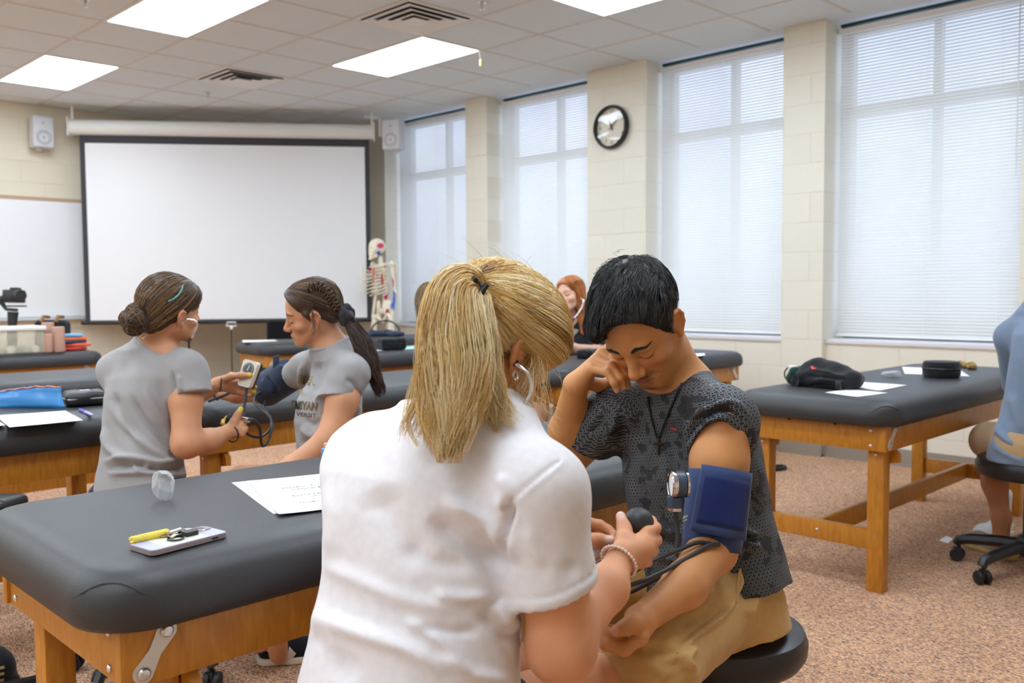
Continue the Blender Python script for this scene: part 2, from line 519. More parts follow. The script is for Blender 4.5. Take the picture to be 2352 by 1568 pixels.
v0 = vent(); v0.location = (4.995, -4.022, CEIL); v0['label'] = 'square ceiling vent at the top edge above the light panel'
dup(v0, (7.435, -4.022, CEIL), 0, 'smaller looking square ceiling vent above the projection screen')
for i, (p, lb) in enumerate((((8.17, -4.076), 'small sprinkler head in the ceiling above the screen'), ((6.14, -2.245), 'small sprinkler head at the top left of the ceiling'), ((4.43, -4.123), 'small sprinkler head at the top edge beside the vent'))):
    g = MB().lathe([(.035, 0), (.033, -.006), (.012, -.008), (.011, -.03), (.006, -.035), (.006, -.045), (.017, -.047), (.017, -.05)], 14, Matrix.Translation((*p, CEIL)))
    tag(g.build('sprinkler_head', M_steel), lb, 'sprinkler', 'ceiling sprinklers')
t = thing('hanging_tag', 'yellow tag hanging from the corner of a ceiling light', 'tag', (5.33, -4.94, CEIL-.006))
MB().tube([(5.335, -4.93, CEIL-.004), (5.335, -4.945, CEIL-.06)], .002, 5).build('string', M_white, t)
MB().box((5.325, -4.95, CEIL-.115), (5.345, -4.94, CEIL-.06), .004).build('tag_plate', mat('yellow_tag', srgb(236, 200, 90), .5), t)

# whiteboard on the front wall
t = thing('whiteboard', 'white dry-erase board on the front wall, left of the screen', 'whiteboard', (XF-.03, -1.8, .93))
M_board = mat('whiteboard_surface', srgb(232, 234, 236), .22)
MB().box((XF-.03, -4.2, .97), (XF-.008, .6, 2.15)).build('board', M_board, t)
g = MB().box((XF-.035, -4.2, 2.13), (XF-.004, .6, 2.165)); g.build('top_strip', mat('cork_strip', srgb(186, 158, 128), .8), t)
MB().box((XF-.09, -4.2, .935), (XF-.004, .6, .965), .004).build('tray', mat('alum', srgb(205, 206, 210), .35), t)

# speakers
M_spk = mat('grey_speaker', srgb(206, 206, 210), .5)


def speaker(loc, rz, label):
    t = thing('wall_speaker', label, 'speaker', loc, rz, 'wall speakers')
    MB().box((-.11, -.095, -.15), (.05, .095, .15), .012).build('cabinet', M_spk, t, world=False)
    MB().lathe([(.072, 0), (.074, .004), (.06, .006), (.03, -.004), (.012, .003)], 28, Matrix.Translation((-.1095, 0, -.055)) @ Matrix.Rotation(-math.pi/2, 4, 'Y')).build('woofer', mat('grille', srgb(180, 180, 184), .7), t, world=False)
    MB().lathe([(.014, 0), (.012, .004)], 16, Matrix.Translation((-.1095, 0, .085)) @ Matrix.Rotation(-math.pi/2, 4, 'Y')).build('tweeter', mat('grille', (0, 0, 0)), t, world=False)
    MB().box((.0, -.02, -.17), (.09, .02, -.15), .003).box((.075, -.02, -.17), (.09, .02, .05), .003).build('bracket', M_white, t, world=False)
    return t


speaker((9.78, -3.10, 2.79), 0, 'grey wall speaker left of the projection screen')
s2 = P(907, 312, 9.35)
speaker((s2[0], s2[1], s2[2]), math.radians(-62), 'grey wall speaker right of the screen, against the far window')

# projection screen hung across the corner
M_scr = mat('screen_fabric', srgb(232, 232, 234), .8)
M_scrb = mat('screen_border', srgb(52, 52, 58), .7)
A = P(182, 305, 9.15); B = P(848, 318, 9.55)
ex = Vector((B[0]-A[0], B[1]-A[1], 0)); WD = ex.length; ex.normalize()
ey = Vector((0, 0, 1)); en = ex.cross(ey)
if en.dot(Vector(-FW)) < 0: en = -en
zt = .5*(A[2]+B[2]); zb = .5*(P(198, 740, 9.15)[2] + P(850, 735, 9.55)[2])
SM = frame((A[0], A[1], 0), ex, en, ey)
t = thing('projection_screen', 'large white projection screen with black border hanging across the corner', 'projection screen', tuple(SM @ Vector((WD/2, 0, zt))))
g = MB(); g.box((0, -.002, zb), (.055, .002, zt), M=SM).box((WD-.055, -.002, zb), (WD, .002, zt), M=SM).box((.055, -.002, zt-.10), (WD-.055, .002, zt), M=SM).box((.055, -.002, zb), (WD-.055, .002, zb+.02), M=SM)
g.build('border', M_scrb, t)
MB().box((.05, -.0012, zb+.02), (WD-.05, .0026, zt-.095), M=SM).build('fabric', M_scr, t)
g = MB().tube([SM @ Vector((-.08, .0, zt+.06)), SM @ Vector((WD+.05, 0, zt+.06))], .078, 12)
g.build('housing', M_white, t)
g = MB()
for x in (-.085, WD+.05): MB().box((x-.006, -.085, zt-.03), (x+.006, .085, zt+.15), .003, M=SM).build('end_cap', M_white, t)
MB().tube([SM @ Vector((-.04, 0, zb-.005)), SM @ Vector((WD+.03, 0, zb-.005))], .022, 10).build('bottom_bar', M_black, t)
g = MB()
for x in (-.06, WD+.03): MB().box((x-.012, -.01, zt+.13), (x+.012, .01, CEIL-.005), M=SM).build('hanger', M_white, t)
g.box((WD-.05, -.012, zt+.2), (WD+.12, .012, zt+.225), M=SM).box((WD+.10, -.012, zt+.02), (WD+.125, .012, zt+.225), M=SM)
g.build('mounting_bracket', M_white, t)

# clock
t = thing('wall_clock', 'round black-rimmed wall clock on the pillar', 'clock', (4.945, YP, 2.577))
CM = frame((4.945, YP, 2.577), (-1, 0, 0), (0, 0, 1), (0, 1, 0))
MB().lathe([(.17, 0), (.182, .012), (.184, .035), (.176, .052), (.163, .056), (.160, .045), (.160, .012)], 48, CM, cap=False).build('rim', M_black, t)
MB().lathe([(.001, .014), (.162, .014)], 48, CM, cap=False).build('dial', mat('clock_dial', srgb(226, 218, 200), .6), t)
for h in range(1, 13):
    a = math.radians(90-30*h)
    text_mesh('numeral', str(h), .044, M_ink, CM @ Matrix.Translation((.128*math.cos(a), .128*math.sin(a), .0155)), t)
for an, ln, wd in ((math.radians(90-30*11.12), .075, .006), (math.radians(90-6*8), .125, .004)):
    R = CM @ Matrix.Translation((0, 0, .02 if ln < .1 else .023)) @ Matrix.Rotation(an, 4, 'Z')
    MB().box((-.03, -wd, 0), (ln, wd, .0015), M=R).build('hand', M_dark, t)
MB().lathe([(.008, .014), (.008, .027), (.001, .028)], 14, CM).build('spindle', mat('reddish', srgb(130, 70, 60), .5), t)
MB().lathe([(.001, .047), (.08, .0455), (.1605, .041)], 48, CM, cap=False).build('glass', M_glass, t)
# ---------------------------------------------------------------- treatment tables
TT = .776


def table_proto(L=1.95, W=.70, pad=M_vinyl, H=TT):
    t = thing('treatment_table', '', 'treatment table', group='padded treatment tables on wooden frames')
    dz = H-.776
    prof = [(.02, .672), (.004, .674), (-.004, .684), (-.008, .70), (-.007, .722), (.0, .742), (.012, .757), (.028, .767), (.05, .7725), (.08, .7755), (.12, .776)]
    rc = .115; rings = []
    for ins, z in prof:
        r = max(rc-ins, .02); ring = []
        hx, hy = W/2-ins-r, L/2-ins-r
        for k, (sx, sy) in enumerate(((1, 1), (-1, 1), (-1, -1), (1, -1))):
            for j in range(11):
                a = math.pi/2*(k + j/10)
                ring.append((sx*hx + r*math.cos(a), sy*hy + r*math.sin(a), z+dz))
        rings.append(ring)
    n = len(rings[0]); V = [p for r in rings for p in r]; F = []
    for i in range(len(rings)-1):
        for j in range(n): F.append((i*n+j, i*n+(j+1) % n, (i+1)*n+(j+1) % n, (i+1)*n+j))
    me = bpy.data.meshes.new('pad'); me.from_pydata(V, [], F + [tuple(range((len(rings)-1)*n, len(rings)*n)), tuple(range(n-1, -1, -1))])
    me.polygons.foreach_set('use_smooth', np.ones(len(me.polygons), bool)); me.update()
    link('padded_top', me, pad, t, False)
    # curved seams round the corners of the cushion
    for sx in (1, -1):
        for sy in (1, -1):
            pts = []
            for u in np.linspace(-1, 1, 13):
                z = .688 + .066*(1-abs(u)**2.2)
                ins = np.interp(z, [q[1] for q in prof], [q[0] for q in prof]) - .0006
                r = rc-ins; hx, hy = W/2-ins-r, L/2-ins-r
                s_ = .13*u
                if u < 0: # along the x side
                    a = min(1, (.09+s_*1.0)/.09) if s_ > -.09 else 0
                q = u*1.0
                ang = math.pi/4 + q*math.pi/4*1.0
                px, py = hx + r*math.cos(ang), hy + r*math.sin(ang)
                if q < -.62: py -= (-.62-q)*.18
                if q > .62: px -= (q-.62)*.18
                pts.append((sx*px, sy*py, z+dz))
            MB().tube(pts, .0014, 5).build('corner_seam', pad, t, world=False)
    W2, L2 = W/2-.055, L/2-.05
    rz0, rz1 = .572+dz, .673+dz
    for s in (1, -1):
        MB().box((s*W2-.013, -L2, rz0), (s*W2+.013, L2, rz1), .002).build('side_rail', M_wood, t, world=False)
        MB().box((-W2+.013, s*(L2-.02)-.013, rz0), (W2-.013, s*(L2-.02)+.013, rz1), .002).build('end_rail', M_wood, t, world=False)
        for x in (-.1, .1): MB().tube([(x, s*(L2-.007)-s*.004, rz1-.006), (x, s*(L2-.007)+s*.0012, rz1-.006)], .008, 10).build('slot_hole', M_dark, t, world=False)
        MB().box((-W2+.035, s*(L2-.075)-.014, .165), (W2-.035, s*(L2-.075)+.014, .245), .002).build('end_stretcher', M_wood, t, world=False)
        g = MB().ball((0, s*(L2-.06), .205), (.007, .004, .007), 10); g.build('bolt', M_chrome, t, world=False)
    MB().box((-.014, -L2+.09, .165), (.014, L2-.09, .245), .002).build('long_stretcher', M_wood, t, world=False)
    for sx in (1, -1):
        for sy in (1, -1):
            x, y = sx*(W2-.047), sy*(L2-.078)
            MB().box((x-.033, y-.03, 0), (x+.033, y+.03, rz1-.004), .004).build('leg', M_wood, t, world=False)
            xx = sx*(W2+.0132); y0 = sy*(L2-.035); y1 = sy*(L2-.075)
            R = frame((xx, 0, 0), (0, 1, 0), (0, 0, 1), (sx, 0, 0))
            za, zb_ = rz0+.022, rz1-.018
            ya, yb = (y0, y1)
            pts = []
            d = Vector((yb-ya, zb_-za)); ang = math.atan2(d.y, d.x)
            for k in range(13): pts.append((ya + .017*math.cos(ang+math.pi/2+math.pi*k/12), za + .017*math.sin(ang+math.pi/2+math.pi*k/12)))
            mx, my = (ya+yb)/2, (za+zb_)/2; nx, ny = math.cos(ang-math.pi/2)*.011, math.sin(ang-math.pi/2)*.011
            pts.append((mx+nx, my+ny))
            for k in range(13): pts.append((yb + .017*math.cos(ang-math.pi/2+math.pi*k/12), zb_ + .017*math.sin(ang-math.pi/2+math.pi*k/12)))
            pts.append((mx-nx, my-ny))
            br = MB().prism(pts, 0, .003, R).build('bracket', mat('zinc_plate', srgb(214, 206, 194), .4, .3), t, world=False)
            for (a, b) in ((ya, za), (yb, zb_)):
                g = MB()
                g.lathe([(.0105, .003), (.011, .006), (.008, .0095), (.002, .0105)], 14, R @ Matrix.Translation((a, b, 0)))
                g.lathe([(.0032, .0106), (.0015, .0107)], 6, R @ Matrix.Translation((a, b, 0)))
                g.build('bolt', M_steel, br, world=False)
            for z in (rz0+.02, rz1-.02): MB().ball((sx*(W2-.05), sy*(L2-.006), z), (.008, .005, .008), 10).build('bolt', M_chrome, t, world=False)
            MB().ball((x, y+sy*.031, .55+dz), (.006, .004, .006), 8).build('bolt', M_chrome, t, world=False)
            MB().prism([(sx*(W2-.02), .512+dz), (sx*(W2+.02), .518+dz), (sx*(W2+.018), .552+dz), (sx*(W2-.005), .572+dz), (sx*(W2-.08), .572+dz), (sx*(W2-.08), .53+dz)], -.011, .011,
                       Matrix.Translation((0, sy*(L2-.122), 0)) @ Matrix.Rotation(math.pi/2, 4, 'X')).build('latch_block', M_wood, t, world=False)
    return t


T1 = table_proto(); T1.location = (1.755, -1.475, 0)
T1['label'] = 'nearest black treatment table, with the phone, keys and papers on it'
TG = 'padded treatment tables on wooden frames'
dup(T1, (3.66, -2.52, 0), 0, 'black treatment table the long-plaited woman rests her cuffed arm on')
dup(T1, (3.62, -.47, 0), 0, 'black treatment table with the blue pouch and purple pen')
dup(T1, (5.15, -1.35, 0), 0, 'black treatment table between the blue pouch table and the plastic bin table')
dup(T1, (7.33, -1.64, 0), 0, 'black treatment table by the wall holding the clear plastic bin')
T8 = dup(T1, (3.68, -4.62, 0), 0, 'black treatment table in front of the red-haired woman')
dup(T1, (5.43, -4.62, 0), 0, 'dark treatment table with a black pouch and papers, behind the long-plaited woman')
TR = dup(T1, (1.77, -4.39, 0), 0, 'treatment table by the windows with the black sling bag on it')
T5 = dup(T1, (0, 0, 0), math.radians(-8), 'long black treatment table below the screen with one white sheet and a cuff on it')
_N = P(604, 814, 7.5); _c, _s5 = math.cos(math.radians(-8)), math.sin(math.radians(-8))
T5.location = (_N[0] + .35*_c + .975*_s5, _N[1] + .35*_s5 - .975*_c, 0)


# ---------------------------------------------------------------- rolling stools
def stool_proto(h=.50):
    t = thing('rolling_stool', '', 'stool', group='black rolling stools')
    MB().lathe([(.02, h-.085), (.165, h-.085), (.185, h-.078), (.196, h-.06), (.198, h-.035), (.19, h-.015), (.165, h-.004), (.1, h), (.003, h+.001)], 44).build('seat', mat('stool_vinyl', srgb(30, 30, 32), .38), t, world=False)
    MB().lathe([(.05, h-.10), (.05, h-.085)], 20).tube([(0, 0, .13), (0, 0, h-.09)], .022, 14).build('column', M_black, t, world=False)
    g = MB().lathe([(.045, .085), (.05, .10), (.045, .14), (.03, .16)], 20)
    g.build('hub', M_black, t, world=False)
    for k in range(5):
        a = 2*math.pi*k/5; R = Matrix.Rotation(a, 4, 'Z')
        m = MB()
        pts = [(.03, 0, .115), (.12, 0, .112), (.22, 0, .10), (.265, 0, .088), (.275, 0, .07)]
        m.tube([R @ Vector(p) for p in pts], [.026, .024, .022, .02, .018], 8)
        m.build('base_arm', M_black, t, world=False)
        c = MB().tube([R @ Vector((.265, 0, .055)), R @ Vector((.265, 0, .08))], .008, 8)
        sw = a + 1.1*k
        c.box((-.016, -.006, .03), (.016, .006, .058), .003, M=Matrix.Translation(R @ Vector((.27, 0, 0))) @ Matrix.Rotation(sw, 4, 'Z'))
        co = c.build('caster', M_black, t, world=False)
        for s in (-1, 1):
            MB().lathe([(.006, -.009), (.024, -.009), (.027, -.005), (.027, .005), (.024, .009), (.006, .009)], 22,
                       Matrix.Translation(R @ Vector((.27, 0, .0272))) @ Matrix.Rotation(sw, 4, 'Z') @ Matrix.Translation((0, s*.016, 0)) @ Matrix.Rotation(math.pi/2, 4, 'X')).build('wheel', M_blackrub, co, world=False)
    return t
ST = stool_proto(.475)
ST.location = (1.10, -1.72, 0); ST['label'] = 'black stool under the man in khaki joggers'
dup(ST, (2.84, -1.2, 0), math.radians(47), 'black stool under the woman with the hair bun')
dup(ST, (2.62, -1.80, 0), .2, 'black stool under the woman with the long plait')
dup(ST, (1.16, -4.22, 0), 2.5, 'black stool under the man in the blue-grey shirt')
# ---------------------------------------------------------------- implicit surfaces for bodies, clothes and soft things
QUAL = 1.0


def unit(v):
    v = np.asarray(v, float); return v/np.linalg.norm(v)


class SDF:
    def __init__(s): s.ops = []

    def cone(s, a, b, ra, rb, k=.02, op=1):
        a = np.asarray(a, float); b = np.asarray(b, float); r = max(ra, rb)
        s.ops.append(('c', np.minimum(a, b)-r, np.maximum(a, b)+r, (a, b, ra, rb), k, op)); return s

    def chain(s, pts, rs, k=.02):
        if not hasattr(rs, '__len__'): rs = [rs]*len(pts)
        for i in range(len(pts)-1): s.cone(pts[i], pts[i+1], rs[i], rs[i+1], k)
        return s

    def ell(s, c, r, M=None, k=.02, op=1):
        c = np.asarray(c, float); M = np.eye(3) if M is None else np.asarray(M, float)
        r = np.asarray(r if hasattr(r, '__len__') else (r, r, r), float)
        e = np.sqrt(((M*r)**2).sum(1))
        s.ops.append(('e', c-e, c+e, (c, r, M), k, op)); return s

    def box(s, c, h, M=None, rd=.01, k=.01, op=1):
        c = np.asarray(c, float); M = np.eye(3) if M is None else np.asarray(M, float); h = np.asarray(h, float)
        e = (np.abs(M)*h).sum(1)
        s.ops.append(('b', c-e, c+e, (c, h, M, rd), k, op)); return s

    def loft(s, A, w, u, v, st, n=2.3, k=.03, op=1):
        "st rows: t, cu, cv, ru, rv"
        A = np.asarray(A, float); st = np.asarray(st, float)
        pts = []
        for t, cu, cv, ru, rv in st:
            for a, b in ((1, 0), (-1, 0), (0, 1), (0, -1), (.8, .8), (-.8, .8), (.8, -.8), (-.8, -.8)): pts.append(A + w*t + u*(cu+a*ru) + v*(cv+b*rv))
        pts = np.array(pts)
        s.ops.append(('l', pts.min(0), pts.max(0), (A, w, u, v, st, n), k, op)); return s

    def plane(s, p, n, rad=.25, k=.004):
        "cut away what lies on the side n points to, within rad of p"
        p = np.asarray(p, float)
        s.ops.append(('p', p-rad, p+rad, (p, unit(n), rad), k, -1)); return s

    def _eval(s, op, X, Y, Z):
        t = op[0]
        if t == 'c':
            a, b, ra, rb = op[3]; ab = b-a; L2 = max((ab*ab).sum(), 1e-9)
            px, py, pz = X-a[0], Y-a[1], Z-a[2]
            h = np.clip((px*ab[0]+py*ab[1]+pz*ab[2])/L2, 0, 1)
            return np.sqrt((px-ab[0]*h)**2+(py-ab[1]*h)**2+(pz-ab[2]*h)**2) - (ra+(rb-ra)*h)
        if t in 'eb':
            c = op[3][0]; M = op[3][2]
            px, py, pz = X-c[0], Y-c[1], Z-c[2]
            q = [px*M[0, i]+py*M[1, i]+pz*M[2, i] for i in range(3)]
            if t == 'e':
                r = op[3][1]
                k0 = np.sqrt(sum((q[i]/r[i])**2 for i in range(3))); k1 = np.sqrt(sum((q[i]/r[i]**2)**2 for i in range(3)))
                return k0*(k0-1)/np.maximum(k1, 1e-6)
            h = op[3][1]; rd = op[3][3]
            d = [np.abs(q[i])-(h[i]-rd) for i in range(3)]
            o = np.sqrt(sum(np.maximum(x, 0)**2 for x in d)); return o + np.minimum(np.maximum(d[0], np.maximum(d[1], d[2])), 0) - rd
        if t == 'l':
            A, w, u, v, st, n = op[3]
            px, py, pz = X-A[0], Y-A[1], Z-A[2]
            tt = px*w[0]+py*w[1]+pz*w[2]; a = px*u[0]+py*u[1]+pz*u[2]; b = px*v[0]+py*v[1]+pz*v[2]
            I = lambda c: np.interp(tt.ravel(), st[:, 0], st[:, c]).reshape(tt.shape).astype(np.float32)
            ru, rv = I(3), I(4)
            q = (np.abs((a-I(1))/ru)**n + np.abs((b-I(2))/rv)**n)**(1/n)
            d = (q-1)*np.minimum(ru, rv)*.9
            return np.maximum(d, np.maximum(st[0, 0]-tt, tt-st[-1, 0]))
        if t == 'p':
            p, n, rad = op[3]
            d = -((X-p[0])*n[0]+(Y-p[1])*n[1]+(Z-p[2])*n[2])
            r = np.sqrt((X-p[0])**2+(Y-p[1])**2+(Z-p[2])**2)-rad
            return np.maximum(d, r)

    def mesh(s, h, fine=(), smooth=1):
        h = h*QUAL
        ad = [o for o in s.ops if o[5] == 1]
        lo = np.min([o[1] for o in ad], 0)-.02; hi = np.max([o[2] for o in ad], 0)+.02
        ax = []
        for i in range(3):
            xs = [lo[i]]; fs = [(f[0][i], f[1][i], f[2]*QUAL) for f in fine]
            while xs[-1] < hi[i]:
                st = h
                for a, b, hh in fs:
                    if a-.5*h <= xs[-1] <= b: st = min(st, hh)
                xs.append(xs[-1]+st)
            ax.append(np.array(xs, np.float32))
        F = np.full([len(a) for a in ax], .06, np.float32)
        for o in s.ops:
            m = o[4] + 3*h + (.0 if o[5] == 1 else .01)
            sl = []
            for i in range(3):
                a = np.searchsorted(ax[i], o[1][i]-m); b = np.searchsorted(ax[i], o[2][i]+m)
                sl.append(slice(max(a-1, 0), min(b+1, len(ax[i]))))
            if any(x.stop-x.start < 1 for x in sl): continue
            X = ax[0][sl[0]][:, None, None]; Y = ax[1][sl[1]][None, :, None]; Z = ax[2][sl[2]][None, None, :]
            d = s._eval(o, X, Y, Z).astype(np.float32); f = F[tuple(sl)]; k = o[4]
            if o[5] == 1:
                hh = np.maximum(k-np.abs(f-d), 0)/k; F[tuple(sl)] = np.minimum(f, d)-hh*hh*k*.25
            else:
                d = -d; hh = np.maximum(k-np.abs(f-d), 0)/k; F[tuple(sl)] = np.maximum(f, d)+hh*hh*k*.25
        return surface_nets(F, ax, smooth)


def surface_nets(F, ax, smooth=1):
    I = F < 0
    nx, ny, nz = F.shape
    c = np.zeros((nx-1, ny-1, nz-1), np.uint8)
    for a in (0, 1):
        for b in (0, 1):
            for d in (0, 1): c += I[a:nx-1+a, b:ny-1+b, d:nz-1+d]
    act = np.flatnonzero((c > 0) & (c < 8))
    del c
    ci, cj, ck = np.unravel_index(act, (nx-1, ny-1, nz-1))
    co = [(a, b, d) for a in (0, 1) for b in (0, 1) for d in (0, 1)]
    val = np.stack([F[ci+a, cj+b, ck+d] for a, b, d in co], 1)
    pos = np.stack([np.stack([ax[0][ci+a], ax[1][cj+b], ax[2][ck+d]], 1) for a, b, d in co], 1)
    S = np.zeros((len(act), 3)); n = np.zeros(len(act))
    for e in range(8):
        for f in range(e+1, 8):
            if sum(abs(x-y) for x, y in zip(co[e], co[f])) != 1: continue
            x = (val[:, e] < 0) != (val[:, f] < 0)
            t = val[x, e]/(val[x, e]-val[x, f])
            S[x] += pos[x, e]+(pos[x, f]-pos[x, e])*t[:, None]; n[x] += 1
    V = S/n[:, None]
    Q = []
    st = ((ny-1)*(nz-1), nz-1, 1)
    for axn in range(3):
        sl0 = [slice(None)]*3; sl1 = [slice(None)]*3
        sl0[axn] = slice(0, -1); sl1[axn] = slice(1, None)
        A = I[tuple(sl0)]; B = I[tuple(sl1)]
        i, j, k = np.nonzero(A != B)
        idx = [i, j, k]; o1, o2 = [(1, 2), (2, 0), (0, 1)][axn]
        ok = (idx[o1] > 0) & (idx[o2] > 0) & (idx[o1] < F.shape[o1]-1) & (idx[o2] < F.shape[o2]-1)
        i, j, k = i[ok], j[ok], k[ok]
        base = i*st[0]+j*st[1]+k
        q = np.stack([base, base-st[o1], base-st[o1]-st[o2], base-st[o2]], 1)
        fl = A[i, j, k]
        q[~fl] = q[~fl][:, ::-1]
        Q.append(q)
    Q = np.searchsorted(act, np.concatenate(Q))
    if smooth:
        e = np.concatenate([Q[:, [0, 1]], Q[:, [1, 2]], Q[:, [2, 3]], Q[:, [3, 0]]])
        deg = np.bincount(e.ravel(), minlength=len(V)).astype(float)
        for it in range(smooth):
            for lam in (.5, -.52):
                D = np.zeros_like(V)
                for c_ in range(3):
                    D[:, c_] = np.bincount(e[:, 0], V[e[:, 1], c_], len(V)) + np.bincount(e[:, 1], V[e[:, 0], c_], len(V))
                V = V + lam*(D/deg[:, None]-V)
    return V, Q


def normals(V, Q):
    n = np.cross(V[Q[:, 2]]-V[Q[:, 0]], V[Q[:, 3]]-V[Q[:, 1]])
    N = np.zeros_like(V)
    for c in range(4):
        for a in range(3): N[:, a] += np.bincount(Q[:, c], n[:, a], len(V))
    return N/np.maximum(np.linalg.norm(N, axis=1, keepdims=True), 1e-12)


def vnoise(p, sc, seed=0):
    "cheap smooth noise from summed sines, about -1..1"
    r = np.random.default_rng(seed); out = np.zeros(len(p))
    for i in range(7):
        d = r.normal(size=3); d /= np.linalg.norm(d)
        out += np.sin(p @ d*sc*(.6+.25*i) + r.uniform(0, 6.28) + 1.3*np.sin(p @ r.normal(size=3)*sc*.4+r.uniform(0, 6)))
    return out/3.2


def seg_dist(x, y, pl):
    "distance of 2-D points to a polyline, with parameter 0..1 along it"
    best = np.full(len(x), 1e9); par = np.zeros(len(x)); sgn = np.zeros(len(x))
    L = [math.hypot(b[0]-a[0], b[1]-a[1]) for a, b in zip(pl, pl[1:])]; T = sum(L); acc = 0
    for (a, b), l in zip(zip(pl, pl[1:]), L):
        dx, dy = (b[0]-a[0])/l, (b[1]-a[1])/l
        t = np.clip((x-a[0])*dx+(y-a[1])*dy, 0, l)
        d = np.hypot(x-a[0]-dx*t, y-a[1]-dy*t); m = d < best
        best[m] = d[m]; par[m] = (acc+t[m])/T; sgn[m] = ((x-a[0])*dy-(y-a[1])*dx)[m]; acc += l
    return best, par, sgn


def folds(V, Q, fl, scale=1.7):
    "press creases into cloth: each (polyline, width, height) runs along the side of the garment one sees"
    N = normals(V, Q); x, y, d = pix(V)
    vis = np.clip(-((V-EYE) @ FW*0 + (N*unit_rows(V-EYE)).sum(1))*2.5+.1, 0, 1)
    D = np.zeros(len(V))
    for pl, wd, am in fl:
        pl = [(a[0], a[1]) for a in smooth_path([(*q, 0) for q in pl], 6)]
        b, par, sg = seg_dist(x, y, pl)
        en = np.clip(np.minimum(par, 1-par)*5, 0, 1)
        D += am*np.exp(-(b/wd)**2)*en*vis
    return V + N*(D*scale)[:, None]


def unit_rows(a): return a/np.linalg.norm(a, axis=1, keepdims=True)


def set_col(me, C):
    a = me.color_attributes.new('Col', 'FLOAT_COLOR', 'POINT')
    buf = np.ones((len(me.vertices), 4), np.float32); buf[:, :3] = C
    a.data.foreach_set('color', buf.ravel())


def soft(name, V, Q, m, parent, C=None):
    me = np_mesh(name, V, Q)
    if C is not None: set_col(me, C)
    return link(name, me, m, parent)


def strands(paths, r, tip=.35, n=3):
    "paths (N, M, 3) -> vertices and quads of thin tapering hairs"
    N, M, _ = paths.shape
    r = np.broadcast_to(np.asarray(r, float).reshape(-1, 1), (N, 1))
    T = np.gradient(paths, axis=1); T /= np.maximum(np.linalg.norm(T, axis=2, keepdims=True), 1e-9)
    ref = np.array([.3, .5, .81]); U = np.cross(T, ref); U /= np.maximum(np.linalg.norm(U, axis=2, keepdims=True), 1e-9)
    W = np.cross(T, U)
    tp = np.interp(np.linspace(0, 1, M), [0, .15, .6, 1], [.7, 1, .9, tip])
    rr = (r*tp[None])[:, :, None]
    ring = [paths + (U*math.cos(2*math.pi*k/n)+W*math.sin(2*math.pi*k/n))*rr for k in range(n)]
    V = np.stack(ring, 2).reshape(-1, 3)
    b = (np.arange(N)[:, None]*M + np.arange(M-1)[None]).ravel()*n
    Q = np.concatenate([np.stack([b+k, b+(k+1) % n, b+n+(k+1) % n, b+n+k], 1) for k in range(n)])
    return V, Q


def join(*VQ):
    V = []; Q = []; o = 0
    for v, q in VQ: V.append(v); Q.append(q+o); o += len(v)
    return np.concatenate(V), np.concatenate(Q)


def bvh_of(V, Q): return BVHTree.FromPolygons([tuple(v) for v in V], [tuple(int(i) for i in q) for q in Q])


